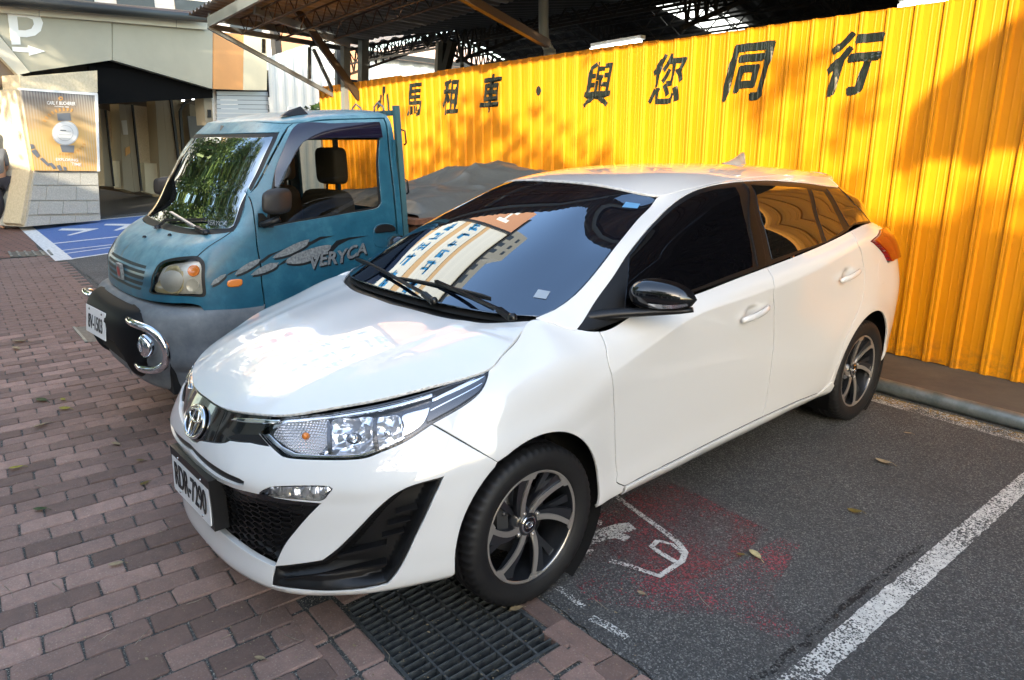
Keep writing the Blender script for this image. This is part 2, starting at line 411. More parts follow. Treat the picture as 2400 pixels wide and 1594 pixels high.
def thin_glass(name, tint=(1, 1, 1), ior=1.5, rough=0.):
    m = bpy.data.materials.new(name); m.use_nodes = True; nt = m.node_tree; nt.nodes.clear()
    o = nt.nodes.new('ShaderNodeOutputMaterial'); mx = nt.nodes.new('ShaderNodeMixShader'); tr = nt.nodes.new('ShaderNodeBsdfTransparent'); gl = nt.nodes.new('ShaderNodeBsdfGlossy'); fr = nt.nodes.new('ShaderNodeFresnel')
    tr.inputs[0].default_value = (*tint, 1); gl.inputs[1].default_value = rough; fr.inputs[0].default_value = ior
    nt.links.new(fr.outputs[0], mx.inputs[0]); nt.links.new(tr.outputs[0], mx.inputs[1]); nt.links.new(gl.outputs[0], mx.inputs[2]); nt.links.new(mx.outputs[0], o.inputs[0])
    MATS[name] = m; return m
thin_glass('lens_glass', (.97, .98, 1.))
mat('plate_white', (.88, .89, .88), .35, 0, Coat_Weight=.3)
mat('ink', (.008, .008, .010), .5)
m = mat('tyre', (.006, .006, .007), .6); t = NT(m); t.bump(t.noise(t.coord(), 60, 4), .15, .003); t.base(t.ramp(t.noise(t.coord(), 9, 4), [(.35, (.005, .005, .006)), (.8, (.011, .011, .011))]))
mat('rubber', (.005, .005, .005), .5)
mat('rim_dark', (.022, .024, .028), .3, .3, Coat_Weight=.8, Coat_Roughness=.05)
mat('machined', (.50, .47, .43), .32, .75)
mat('disc_steel', (.12, .12, .12), .45, .8)
mat('caliper', (.07, .07, .07), .5, .5)
mat('sticker_grey', (.30, .36, .42), .5)
mat('sticker_blue', (.10, .28, .50), .5)
mat('seam_grey', (.35, .35, .35), .4, .6)
# ================================================================ ground
def asphalt_mat(name, tone=1.5, warm=0.):
    m = mat(name, (.05, .05, .05), .85); t = NT(m); p = t.pos()
    sp = t.n('TexVoronoi', i_Vector=p, i_Scale=210., feature='F1').outputs['Color']
    g = t.n('SeparateColor', i_Color=sp).outputs[0]
    a = t.ramp(g, [(0, (.030*tone, .031*tone, .031*tone)), (.55, (.048*tone, .048*tone, .047*tone)), (.82, (.085*tone, .085*tone, .08*tone)), (.93, (.15*tone, .15*tone, .14*tone)), (1, (.27, .27, .25))])
    big = t.noise(p, 1.1, 5, .65); a = t.mix(t.ramp(big, [(.35, 0.), (.75, .55)]), a, (.034, .033, .031))
    dust = t.noise(p, 7, 6, .7); a = t.mix(t.ramp(dust, [(.5, 0.), (.8, .35)]), a, (.10, .095, .085))
    t.base(a); v = t.n('TexVoronoi', i_Vector=p, i_Scale=120., feature='F1').outputs['Distance']; n = t.noise(p, 60, 4)
    t.bump(t.math('ADD', v, n), .75, .004); t.rough(t.ramp(n, [(.3, .7), (.7, .95)])); return m
asphalt_mat('asphalt'); asphalt_mat('asphalt_far', 1.1)
def worn(name, col, lo, hi, scale=95, alt=None, fade=None):
    """paint worn down to the stones under it"""
    m = mat(name, col, .75); t = NT(m); p = t.pos()
    n = t.noise(p, scale, 5, .7); v = t.n('TexVoronoi', i_Vector=p, i_Scale=scale*1.7, feature='F1').outputs['Distance']; b = t.noise(p, 3.2, 3)
    f = t.math('ADD', t.math('MULTIPLY', n, .7), t.math('MULTIPLY', v, .35)); f = t.math('ADD', f, t.math('MULTIPLY', t.math('SUBTRACT', b, .5), .55))
    if fade is not None:
        c, r = fade; q = t.n('VectorMath', operation='DISTANCE', i_0=t.n('NewGeometry').outputs['Position'], i_1=c).outputs['Value']
        f = t.math('SUBTRACT', f, t.math('MULTIPLY', t.math('SUBTRACT', q, r*.55, True), .55/(r*.45)*r))
    al = t.ramp(f, [(lo, 0.), (hi, 1.)]); t.set(t.b.inputs['Alpha'], al)
    t.base(t.mix(t.ramp(t.noise(p, 24, 4), [(.35, 0.), (.75, 1.)]), col, alt or tuple(c*.6 for c in col))); t.bump(n, .3, .002); return m
worn('white_paint', (.72, .71, .66), .46, .55, 70); worn('white_paint_worn', (.70, .70, .66), .50, .60); worn('white_paint_good', (.78, .78, .76), .2, .3)
worn('red_paint', (.25, .070, .072), .48, .70, 55, (.17, .045, .05)); worn('red_paint_thin', (.36, .085, .10), .58, .67, 80, (.2, .02, .03))
worn('blue_paint', (.045, .12, .36), .26, .40, 60, (.09, .17, .34)); worn('tar', (.014, .014, .014), .50, .62, 60)
worn('leaf_dust', (.34, .22, .07), .55, .62, 40)
def tile_mat(name, c1, c2, c3, rough=.85, bump=.5, scale=55, rnd=.35):
    m = mat(name, c1, rough); t = NT(m); p = t.pos(); r = t.n('ObjectInfo').outputs['Random']
    a = t.mix(t.ramp(t.noise(p, scale*.35, 5, .7), [(.3, 0.), (.7, 1.)]), c1, c2); a = t.mix(t.ramp(t.noise(p, scale*2.4, 4, .75), [(.55, 0.), (.72, .8)]), a, c3)
    hs = t.n('HueSaturation', i_Color=a, i_Value=t.n('MapRange', i_Value=r, i_3=1-rnd, i_4=1+rnd*.6).outputs[0]); a = hs.outputs[0]
    a = t.mix(t.ramp(t.noise(p, 1.6, 4, .6), [(.42, 0.), (.70, .55)]), a, tuple(c*.45 for c in c1))
    t.base(a); t.bump(t.noise(p, scale*3, 5, .8), bump, .004); return m
tile_mat('brick_red', (.350, .215, .170), (.225, .150, .125), (.52, .42, .35), rnd=.5); tile_mat('brick_pink', (.30, .14, .10), (.24, .12, .09), (.36, .25, .2))
m = mat('joint_sand', (.05, .048, .044), .95); t = NT(m); p = t.pos(); v = t.n('TexVoronoi', i_Vector=p, i_Scale=230., feature='F1').outputs['Color']; t.base(t.ramp(t.n('SeparateColor', i_Color=v).outputs[0], [(0, (.035, .036, .036)), (.7, (.075, .075, .07)), (.92, (.16, .15, .13)), (1, (.40, .38, .32))])); t.bump(t.noise(p, 240, 3), .8, .004)
def sheet(name, poly, z, mt, kind='structure', parent=None, z_of=None):
    m = MB(); m.add([(p[0], p[1], z) for p in poly], [tuple(range(len(poly)))]); o = m.build(name, mt, parent)
    if o.data.polygons[0].normal.z < 0: o.data.flip_normals()
    if parent is None and kind: o['kind'] = kind
    return o
def edge_y(x): return .853-.035*(x-.86)           # joint between bricks and asphalt
BA = R_(-4.0)                                     # lay of the bricks
def brick_frame(i, j):
    """row i (rows run back from the street), stone j"""
    a, b = i*.1165, j*.207+(.1035 if i % 2 else 0)
    return np.array([a*math.cos(BA)-b*math.sin(BA)+.02, a*math.sin(BA)+b*math.cos(BA)-.36])
GR_A = R_(-3.2); GR_O = np.array([1.045, .742])
def gl(a, b):                                     # grate frame: a along it (to the left), b towards the street
    return (GR_O[0]-a*math.cos(GR_A), GR_O[1]-a*math.sin(GR_A)-b)
GW, GL = .485, .66
gr_poly = [gl(0, 0), gl(GL, 0), (gl(GL, 0)[0]+.02, gl(GL, 0)[1]-GW), (gl(0, 0)[0]-.02, gl(0, 0)[1]-GW)]
def build_ground():
    asph = [(-60, edge_y(-60)), (-8, edge_y(-8))]+[(x, edge_y(x)+rng.normal(0, .006)+.008*math.sin(x*9)) for x in np.arange(-7.9, 1.9, .045)]+[(1.9, edge_y(1.9)), (40, edge_y(1.9)-.3), (40, 60), (-60, 60)]
    sheet('asphalt_ground', asph, 0, MATS['asphalt'])
    # bedding of the bricks with the drain pit left open
    out = [(-60, -40), (40, -40), (40, edge_y(1.9)-.2), (1.9, edge_y(1.9)+.1), (-60, edge_y(-60)+.1)]
    P = [Vector(p) for p in out+gr_poly]; E = [(i, (i+1) % 5) for i in range(5)]+[(5+i, 5+(i+1) % 4) for i in range(4)]
    r = delaunay_2d_cdt(P, E, [], 0, 1e-6); V = np.array([(v.x, v.y) for v in r[0]]); F = [f for f in r[2] if not inside([V[list(f)].mean(0)], gr_poly)[0] and inside([V[list(f)].mean(0)], out)[0]]
    m = MB(); m.add([(x, y, -.0075) for x, y in V], [tuple(f) for f in F]); o = m.build('paving_bed', MATS['joint_sand'])
    if o.data.polygons[0].normal.z < 0: o.data.flip_normals()
    o['kind'] = 'structure'
    # cut bricks
    def stone(w, l, c, h=.050):
        hw, hl = w/2-.0036, l/2-.0038; k = .008; ch = .0045
        o1 = [(-hw+k, -hl), (hw-k, -hl), (hw, -hl+k), (hw, hl-k), (hw-k, hl), (-hw+k, hl), (-hw, hl-k), (-hw, -hl+k)]
        o2 = [(x*(1-ch/hw), y*(1-ch/hl)) for x, y in o1]; vs = [(x, y, -h) for x, y in o1]+[(x, y, -ch) for x, y in o1]+[(x, y, 0) for x, y in o2]
        fs = [tuple(16+i for i in range(8))]+[(i, (i+1) % 8, (i+1) % 8+8, i+8) for i in range(8)]+[(i+8, (i+1) % 8+8, (i+1) % 8+16, i+16) for i in range(8)]; return vs, fs
    protos = []
    for k in range(6):
        vs, fs = stone(.1165, .207, None); vs = [(x+rng.normal(0, .0018), y+rng.normal(0, .0018), z-(abs(rng.normal(0, .0012)) if z > -.001 else 0)) for x, y, z in vs]; me = bpy.data.meshes.new('brick'); me.from_pydata(vs, [], fs); me.materials.append(MATS['brick_red']); me.update(); protos.append(me)
    pav = empty('brick_pavement'); pav['kind'] = 'structure'
    cand = []
    gq = np.array(gr_poly); c0 = gq.mean(0)
    def ring(dx, dy): x0, y0 = gr_poly[2]; x1, y1 = gr_poly[0]; return [(x0-dx, min(p[1] for p in gr_poly)-dy), (x1+dx, min(p[1] for p in gr_poly)-dy), (x1+dx, y1+.12), (x0-dx, y1+.12)]
    gbig = ring(.122, .170)
    gmid = ring(.122, .125); halves = []
    for i in range(-150, 42):
        for j in range(-22, 10):
            c = brick_frame(i, j)
            if c[1]+.09 > edge_y(c[0]): continue
            if inside([c], gbig)[0]:
                for sg in (-.052, .052):
                    h_ = c+np.array([-math.sin(BA), math.cos(BA)])*sg
                    if not inside([h_], gmid)[0] and h_[1]+.05 < edge_y(h_[0]): halves.append(h_)
                continue
            if c[0] > .92 and c[1]+.10 > edge_y(c[0])-.125: continue
            if any(abs(c[0]-q[0]) < .10 and abs(c[1]-q[1]) < .15 for q in [gl(-.165, .05+.13*k) for k in range(4)]): continue
            pc = proj(np.array([c[0], c[1], 0])); dz = (np.array([c[0], c[1], 0])-CAM)@CD
            if dz < .12 or not (-1500 < pc[0] < 3900 and 300 < pc[1] < 3600): continue
            if c[0] < -9.9 and c[1] > .3: continue
            cand.append((dz+(0 if -60 < pc[0] < 2460 and pc[1] < 1660 else 50), c))
    cand.sort(key=lambda q: q[0]); far = MB(); vs0, fs0 = stone(.1165, .207, None)
    for k, (d, c) in enumerate(cand):
        t = rng.normal(0, .008, 2); dz = rng.normal(0, .0012); rz = BA+rng.normal(0, .010)
        if k < 300:
            o = meshobj('brick', protos[k % 6], pav); o.location = (c[0], c[1], dz); o.rotation_euler = (t[0], t[1], rz)
        else:
            ca, sa = math.cos(rz), math.sin(rz); far.add([(c[0]+x*ca-y*sa, c[1]+x*sa+y*ca, z+dz+t[0]*y) for x, y, z in vs0], fs0)
    o = far.build('brick_paving', MATS['brick_red'], pav); o['kind'] = 'stuff'
    # larger border stones between the drain and the asphalt
    bs = []
    for k in range(4): c = gl(-.055, .06+.118*k); bs.append(((c[0]+.008*k*0, c[1]), .098, .116, -3))
    for k in range(4): bs.append(((gl(-.165, .05+.13*k)), .112, .128, -3+rng.normal(0, 1.5)))
    for k in range(4): c = gl(-.02+.205*k+.04, GW+.058); bs.append((c, .2, .10, -3+rng.normal(0, 1)))
    for k in range(4): c = gl(GL+.055, .02+.125*k+.03); bs.append((c, .098, .12, -3))
    for x in np.arange(1.02, 1.9, .118): bs.append(((x, edge_y(x)-.062), .116, .118, -2+rng.normal(0, 1.5)))
    for a in (-.055, .155, .365, .575): bs.append((gl(a, -.056), .2, .092, -3+rng.normal(0, .6)))
    bs = [b for b in bs if b[0][1]+b[2]*.5 < edge_y(b[0][0])+.006]
    bs += [((h_[0], h_[1]), .1165, .103, math.degrees(BA)) for h_ in halves if h_[0] < .95 and h_[1] < .62]
    fill = [((gl(GL+.150, .02+.125*k+.03)), .092, .12, -3) for k in range(4)]+[(gl(-.02+.205*k+.04, GW+.150), .2, .080, -3) for k in range(5)]
    for n_, ((cx, cy), w, l, a) in enumerate(bs+fill):
        vs, fs = stone(w, l, None); vs = [(x+rng.normal(0, .003), y+rng.normal(0, .003), z) for x, y, z in vs]
        me = bpy.data.meshes.new('border_stone'); me.from_pydata(vs, [], fs); me.materials.append(MATS['brick_red']); o = meshobj('border_stone', me, pav); o.location = (cx, cy, rng.normal(0, .0015)-(.0045 if n_ >= len(bs) else 0)); o.rotation_euler = (0, 0, R_(a))
    # ---- drain grate
    g = empty('drain_grate', label='black metal drain grate set in the bricks under the front bumper of the white car', cat='drain grate')
    GM = MATS['grate_metal']
    A, B_, C_, D_ = [Vector((*q, 0)) for q in gr_poly]      # right-back, left-back, left-front, right-front
    m = MB(); 
    for p, q in ((A, B_), (B_, C_), (C_, D_), (D_, A)): m.beam(p+Vector((0, 0, -.018)), q+Vector((0, 0, -.018)), .012, .034)
    m.build('frame', GM, g)
    nl = 5
    for k in range(1, nl):
        t = k/nl; m = MB(); m.beam(A.lerp(D_, t)+Vector((0, 0, -.017)), B_.lerp(C_, t)+Vector((0, 0, -.017)), .008, .030); m.build('bar', GM, g)
    me = None; ns = int(GL/.0345)
    for k in range(1, ns):
        t = k/ns; a = A.lerp(B_, t); b = D_.lerp(C_, t); m = MB(); m.beam(a+Vector((0, 0, -.020)), b+Vector((0, 0, -.020)), .0055, .032); m.build('bar', GM, g)
    pit = MB(); z = -.22; bot = [A, B_, C_, D_]
    for p, q in ((A, B_), (B_, C_), (C_, D_), (D_, A)): pit.add([p+Vector((0, 0, -.013)), q+Vector((0, 0, -.013)), q+Vector((0, 0, z)), p+Vector((0, 0, z))], [(0, 1, 2, 3)])
    pit.add([(p.x, p.y, z) for p in bot], [(0, 1, 2, 3)]); o = pit.build('drain_pit', MATS['soil']); o['kind'] = 'structure'
    mud = MB(); q1 = A.lerp(B_, .03); 
    mud.add([tuple(A+Vector((-.015, -.26, -.055))), tuple(A+Vector((-.10, -.26, -.055))), tuple(A+Vector((-.16, -.10, -.06))), tuple(A+Vector((-.015, -.02, -.05)))], [(0, 1, 2, 3)]); o = mud.build('silt', MATS['silt'], g)
    # ---- markings
    Zr = lambda a, b: onz(1300+a/3.92, 1100+b/3.92)
    def mark(pts, mt, name, z=.003): return sheet(name, [p[:2] for p in pts], z, mt)
    wl = [(1.622-.012, .55), (1.622+.085, .55), (1.795, 3.30), (1.812, 3.88), (1.722, 3.88), (1.706, 3.33)]
    L1 = [(1.610+.0375*(y-.9)+rng.normal(0, .0022), y) for y in np.arange(.86, 3.9, .03)]; L2 = [(1.702+.0330*(y-.9)+rng.normal(0, .0022), y) for y in np.arange(.86, 3.9, .03)]
    m = MB(); n = len(L1); m.add([(x, y, .003) for x, y in L1]+[(x, y, .003) for x, y in L2], [(i, n+i, n+i+1, i+1) for i in range(n-1)]); o = m.build('parking_line', MATS['white_paint']); o['kind'] = 'structure'
    tarl = [(1.575+.03*(y-.9)+rng.normal(0, .006), y) for y in np.arange(.86, 2.3, .04)]; m = MB(); n = len(tarl); m.add([(x-.012, y, .0015) for x, y in tarl]+[(x+.012, y, .0015) for x, y in tarl], [(i, n+i, n+i+1, i+1) for i in range(n-1)]); o = m.build('tar_seam', MATS['tar']); o['kind'] = 'structure'
    mark([Zr(*p) for p in ((250, 900), (220, 700), (300, 480), (600, 280), (960, 95), (1200, 180), (1620, 390), (1960, 560), (1700, 820), (1380, 1010), (980, 1010), (470, 870))], MATS['red_paint'], 'red_marking', .0022)
    mark([Zr(*p) for p in ((980, 1000), (1380, 1000), (1750, 850), (2050, 620), (2250, 700), (2000, 1130), (2260, 1500), (2100, 1560), (1500, 1330), (1150, 1330), (300, 1200), (150, 1030), (420, 880))], MATS['red_paint_thin'], 'red_marking', .0016)
    WP = MATS['white_paint']
    def stroke(pts, w, name='white_marking', mt=WP, z=.0040):
        P = [Vector(Zr(*p)) for p in pts]; m = MB(); vs = []
        for i, p in enumerate(P):
            t = (P[min(i+1, len(P)-1)]-P[max(i-1, 0)]); t.z = 0; t.normalize(); nn = Vector((-t.y, t.x, 0)); vs += [(p.x+nn.x*w/2, p.y+nn.y*w/2, z), (p.x-nn.x*w/2, p.y-nn.y*w/2, z)]
        m.add(vs, [(2*i, 2*i+1, 2*i+3, 2*i+2) for i in range(len(P)-1)]); o = m.build(name, mt)
        if o.data.polygons[0].normal.z < 0: o.data.flip_normals()
        o['kind'] = 'structure'
    stroke([(560, 250), (760, 400), (900, 500), (1060, 620)], .026)
    stroke([(1060, 625), (1140, 690), (1200, 770), (1170, 850), (960, 990), (700, 900), (500, 845)], .026, z=.0046)
    stroke([(1110, 860), (960, 770), (890, 720), (950, 660)], .024, z=.0052); stroke([(950, 665), (1080, 700), (1170, 780)], .016, z=.0058)
    mark([Zr(*p) for p in ((230, 780), (330, 790), (360, 750), (300, 720), (480, 650), (560, 640), (640, 670), (700, 630), (640, 600), (750, 555), (680, 495), (560, 510), (330, 580), (220, 690))], WP, 'white_marking', .0040)
    mark([Zr(*p) for p in ((290, 570), (350, 450), (440, 480), (430, 520))], MATS['white_paint_worn'], 'white_marking', .0040)
    stroke([(0, 1070), (120, 1160), (260, 1270)], .028, mt=MATS['white_paint_worn']); stroke([(330, 1370), (480, 1440), (660, 1560)], .035, mt=MATS['white_paint_worn'])
    # paint at the wheel stop
    yb = lambda x: 3.99-.072*(x-.74)
    m = MB(); xs = np.arange(.62, 2.6, .05); n = len(xs); m.add([(x, yb(x)-.20, .003) for x in xs]+[(x, yb(x)-.06, .003) for x in xs], [(i, i+1, n+i+1, n+i) for i in range(n-1)]); o = m.build('stop_line', MATS['white_paint_worn']); o['kind'] = 'structure'
    m = MB(); m.add([(x, yb(x)-.16, .0045) for x in xs]+[(x, yb(x)-.05, .0045) for x in xs], [(i, i+1, n+i+1, n+i) for i in range(n-1)]); o = m.build('leaf_dust', MATS['leaf_dust']); o['kind'] = 'stuff'
    # wheel stop: galvanised pipe on the step, raised strip behind
    m = MB(); xs = np.linspace(-.9, 2.6, 30); m.tube([(x, yb(x)+.01, .048) for x in xs], .047, 16); o = m.build('wheel_stop', MATS['galvanised']); tag(o, 'grey galvanised pipe lying along the parking bay behind the rear wheel', 'wheel stop')
    m = MB(); 
    m.add([(-12, yb(-1)+.05, .055), (-.9, yb(-.9)+.03, .055), (4, yb(4)+.03, .055), (6, 12, .055), (-12, 12, .055), (-12, yb(-1)+.05, -.01), (-.9, yb(-.9)+.03, -.01), (4, yb(4)+.03, -.01)], [(0, 1, 2, 3, 4), (5, 6, 1, 0), (6, 7, 2, 1)]); o = m.build('raised_strip', MATS['dirty_concrete']); o['kind'] = 'structure'
    # disabled bay far left: blue with white lines
    Y5 = lambda a, b: onz(a/5.2275, 400+b/5.2275)[:2]
    bl = [Y5(330, 690), Y5(1860, 545), Y5(2000, 900), Y5(1380, 1010), Y5(840, 1085)]
    sheet('blue_bay', bl, .0022, MATS['blue_paint'])
    def ln(a, b, w, z=.0045): 
        a = Vector((*Y5(*a), z)); b = Vector((*Y5(*b), z)); t = (b-a).normalized(); n_ = Vector((-t.y, t.x, 0))*w/2; o = sheet('white_marking', [(a-n_), (b-n_), (b+n_), (a+n_)], z, MATS['white_paint_good'])
    ln((280, 692), (1860, 545), .10); ln((310, 690), (790, 1100), .22, .0050); ln((620, 900), (1500, 805), .09); ln((730, 985), (1450, 900), .06); ln((780, 1022), (1450, 930), .06); ln((830, 1090), (1450, 1000), .08)
    for q in (((710, 735), (760, 712), (1215, 712), (860, 797), (815, 795), (1030, 738)), ((1270, 672), (1300, 655), (1660, 655), (1620, 690), (1430, 738), (1390, 735), (1530, 678))): sheet('white_marking', [Y5(*p) for p in q], .0050, MATS['white_paint_good'])
    # rows of small dotted tiles and the small far grate
    m = MB(); k = 0
    pk = [(-10.1, -2.6), (-10.0, 1.05), (-15.5, 1.6), (-22, 2.2), (-22, -3)]
    sheet('paving_far', pk, .0015, MATS['brick_pink'])
    for i in range(70):
        for j in range(40):
            c = (-10.2-i*.21+(j % 2)*.1, -2.4+j*.115-0.035*(i*.21))
            if inside([c], pk)[0]: m.box((c[0], c[1], .002), (.035, .03, .004)); k += 1
    o = m.build('tile_dots', MATS['joint_sand']); o['kind'] = 'stuff'
    g2 = empty('drain_grate', label='small grey drain grate at the far left by the blue bay', cat='drain grate')
    q = [Vector((*Y5(*p), .004)) for p in ((110, 1000), (150, 1065), (640, 1040), (590, 985))]
    m = MB(); m.add([tuple(v) for v in q], [(0, 1, 2, 3)]); m.build('plate', MATS['grate_metal'], g2)
    for k in range(0, 6): 
        t = k/5; m = MB(); m.beam(q[0].lerp(q[3], t)+Vector((0, 0, .008)), q[1].lerp(q[2], t)+Vector((0, 0, .008)), .03, .012); m.build('bar', MATS['galvanised'], g2)
    g3 = empty('drain_cover', label='dark square drain cover in the bricks in front of the truck bumper', cat='drain cover')
    q = [Vector((*onz(*Z0(*p))[:2], .003)) for p in ((170, 755), (200, 790), (222, 788), (222, 752))]
    m = MB(); m.add([tuple(v) for v in q], [(0, 1, 2, 3)]); m.build('plate', MATS['grate_metal'], g3)
    m = MB(); m.beam(q[0], q[1], .02, .012); m.build('rim', MATS['galvanised'], g3)
    # patch of rough dark asphalt beside the blue bay is part of asphalt_ground
    # ---- fallen leaves and twigs
    def leaf(px, sz, ang, mt, label, bend=.3, w=.5):
        sz *= 1.2
        c = onz(*Z0(*px)); m = MB(); vs = []; N = 8; tilt = rng.uniform(-.25, .25)
        for i in range(N+1):
            t = i/N; ww = math.sin(math.pi*t)**.75*w*sz/2*(1-.25*t); x = (t-.5)*sz; z = .004+bend*sz*((t-.5)**2)+.002
            vs += [(x, -ww, z+ww*.35+ww*tilt), (x, 0, z), (x, ww, z+ww*.35-ww*tilt*.3)]
        m.add(vs, [(3*i+k, 3*i+3+k, 3*i+4+k, 3*i+1+k) for i in range(N) for k in (0, 1)], 0, True); m.tube([(sz*.5, 0, .004+bend*sz*.25), (sz*.72, .01*sz, .003)], sz*.012+.0006, 5)
        o = m.build('fallen_leaf', mt); o.location = (c[0], c[1], .002); o.rotation_euler = (0, 0, ang); tag(o, label, 'leaf', 'fallen leaves'); return o
    LG, LY, LB, LT = MATS['leaf_green'], MATS['leaf_yellow'], MATS['leaf_brown'], MATS['leaf_tan']
    leaf((97, 926), .09, .4, LG, 'dark green leaf on the bricks left of the white car nose, beside two olive ones')
    leaf((146, 924), .05, .2, LY, 'small lime leaf on the bricks, upper of two beside the white car')
    leaf((150, 945), .07, .7, LY, 'olive green leaf on the bricks, lower of two beside the white car'); leaf((96, 984), .08, 1.9, LT, 'pale dry leaf on the bricks below the dark green leaf')
    leaf((94, 1178), .055, .9, LG, 'lone dark green leaf on the bricks near the left edge of the photo')
    leaf((38, 1082), .06, 1.3, LY, 'bright yellow leaf on the bricks at the left edge of the photo'); leaf((334, 1118), .045, 2.0, LB, 'curled brown yellow leaf on the bricks left of the number plate')
    leaf((268, 1027), .06, .3, LT, 'pale curled leaf on the bricks left of the white bumper'); leaf((324, 1065), .04, .8, LB, 'small olive brown leaf between the bricks beside the number plate')
    leaf((268, 1305), .05, 1.2, LT, 'torn tan leaf in a brick joint at lower left'); leaf((600, 1523), .035, .6, LT, 'tiny curled yellow leaf on the bricks at the bottom edge')
    leaf((1741, 1283), .062, -.4, MATS['leaf_pale'], 'pale yellow dry leaf on the red painted asphalt', .15, .5); leaf((1708, 1283), .032, .7, LB, 'small brown leaf scrap touching the pale yellow leaf', .4)
    leaf((2037, 1069), .07, .1, LT, 'tan curled leaf on the asphalt right of the rear wheel', .5, .5); leaf((1970, 1183), .055, .5, LB, 'brown leaf on the asphalt midway between white car and white line', .5)
    leaf((2093, 1002), .04, .5, LT, 'small tan leaf near the wheel stop'); leaf((1479, 1372), .03, .2, LT, 'tiny orange leaf on the asphalt beside the front wheel')
    leaf((1190, 1408), .045, 1.2, LT, 'yellow brown leaf lying on the drain grate by the front tyre'); leaf((245, 760), .06, .3, LB, 'olive leaf on the bricks in front of the truck bumper')
    leaf((45, 790), .11, .9, LT, 'tan leaf on the distant bricks at the left edge'); leaf((38, 806), .10, .2, LT, 'pale leaf on the distant bricks below the tan one')
    tw = MB()
    for (a, b) in (((120, 1345), (150, 1372)), ((10, 1352), (32, 1380)), ((135, 1460), (160, 1430)), ((310, 1490), (345, 1450)), ((455, 1180), (468, 1215)), ((655, 1465), (700, 1480)), ((610, 1410), (600, 1440)), ((430, 1395), (470, 1380)), ((1358, 1370), (1402, 1408)), ((1607, 1368), (1640, 1406)), ((880, 1490), (895, 1540)), ((230, 1480), (260, 1460)), ((510, 1475), (540, 1462)), ((80, 1120), (110, 1130)), ((50, 880), (80, 900)), ((230, 880), (260, 860))):
        p, q = onz(*Z0(*a)), onz(*Z0(*b)); mid = (p+q)/2+np.array([rng.normal(0, .006), rng.normal(0, .006), .004]); tw.tube([p+[0, 0, .003], mid, q+[0, 0, .003]], [.0011, .0013, .0006], 5)
    o = tw.build('twig', MATS['twig']); o['kind'] = 'stuff'
    # crumbs of leaf litter and grit
    m = MB()
    for k in range(1400):
        px, py = rng.uniform(0, 1500), rng.uniform(880, 1594)
        c = onz(px, py)
        if c[1] > edge_y(c[0]) and rng.random() < .6: continue
        s = rng.uniform(.0015, .005)*(1 if rng.random() > .06 else 2.2); a = rng.uniform(0, 6.3); m.add([(c[0]+s*math.cos(a+t), c[1]+s*.5*math.sin(a+t*1.1), .002+.002*rng.random()) for t in (0, 1.6, 3.1, 4.7)]+[(c[0], c[1], .004)], [(0, 1, 4), (1, 2, 4), (2, 3, 4), (3, 0, 4)])
    o = m.build('litter', MATS['leaf_tan']); o['kind'] = 'stuff'
m = mat('grate_metal', (.030, .034, .036), .5, .5); t = NT(m); t.bump(t.noise(t.pos(), 130, 5), .4, .003); t.base(t.ramp(t.noise(t.pos(), 30, 5), [(.35, (.07, .078, .082)), (.7, (.16, .17, .165))]))
m = mat('galvanised', (.25, .28, .28), .42, .6); t = NT(m); n = t.noise(t.pos(), 5, 6, .7); t.base(t.ramp(n, [(.35, (.13, .16, .16)), (.6, (.26, .29, .29)), (.75, (.42, .44, .42))])); t.rough(t.ramp(n, [(.3, .6), (.7, .38)])); t.bump(t.noise(t.pos(), 25, 4), .15, .004)
m = mat('dirty_concrete', (.09, .08, .065), .9); t = NT(m); p = t.pos(); t.base(t.mix(t.ramp(t.noise(p, 2.5, 6, .7), [(.35, 0.), (.65, 1.)]), (.075, .068, .058), (.13, .115, .09))); t.bump(t.noise(p, 70, 5), .5, .005)
m = mat('soil', (.02, .018, .014), .95); m = mat('silt', (.06, .04, .025), .95); t = NT(m); v = t.n('TexVoronoi', i_Vector=t.pos(), i_Scale=160.).outputs['Distance']; t.base(t.ramp(v, [(0, (.14, .08, .045)), (.6, (.02, .014, .01))])); t.bump(v, 1., .01)
for n_, c_m in (('leaf_green', (.025, .06, .008)), ('leaf_yellow', (.30, .26, .02)), ('leaf_brown', (.16, .11, .02)), ('leaf_tan', (.34, .26, .15)), ('leaf_pale', (.62, .52, .26)), ('twig', (.36, .30, .22))):
    m = mat(n_, c_m, .6); t = NT(m); t.base(t.mix(t.ramp(t.noise(t.coord(), 60, 4), [(.35, 0.), (.7, 1.)]), c_m, tuple(c*.55 for c in c_m)))
worn('oil_stain', (.014, .014, .015), .30, .62, 9)
build_ground()
# ================================================================ yellow fence and the roof over it
FA, FY = -.06, 4.76; FN = np.array([FA, -1, 0.])/math.hypot(1, FA); FD = np.array([1, FA, 0.])/math.hypot(1, FA)
def fy(x): return FY+FA*x
FTOP, FBOT = 2.437, .062
m = mat('fence_yellow', (.82, .38, .012), .48, 0, Specular_IOR_Level=.3); t = NT(m); p = t.pos()
n = t.noise(t.pos((1, 1, .25)), 3, 5, .6); c = t.mix(t.ramp(n, [(.35, 0.), (.7, 1.)]), (.72, .290, .006), (.66, .240, .005))
c = t.mix(t.ramp(t.noise(t.pos((1, 1, .2)), 22, 5, .7), [(.60, 0.), (.85, .18)]), c, (.50, .20, .02)); 
z = t.n('SeparateXYZ', i_Vector=p).outputs[2]; dirt = t.math('MULTIPLY', t.ramp(z, [(.02, 1.), (.30, 0.)]), t.ramp(t.noise(p, 16, 5, .75), [(.42, 0.), (.62, 1.)])); c = t.mix(t.math('MULTIPLY', dirt, .7), c, (.12, .07, .03))
t.base(c); t.bump(t.noise(t.pos((1, 1, .5)), 2.6, 2, .5), .10, .03)
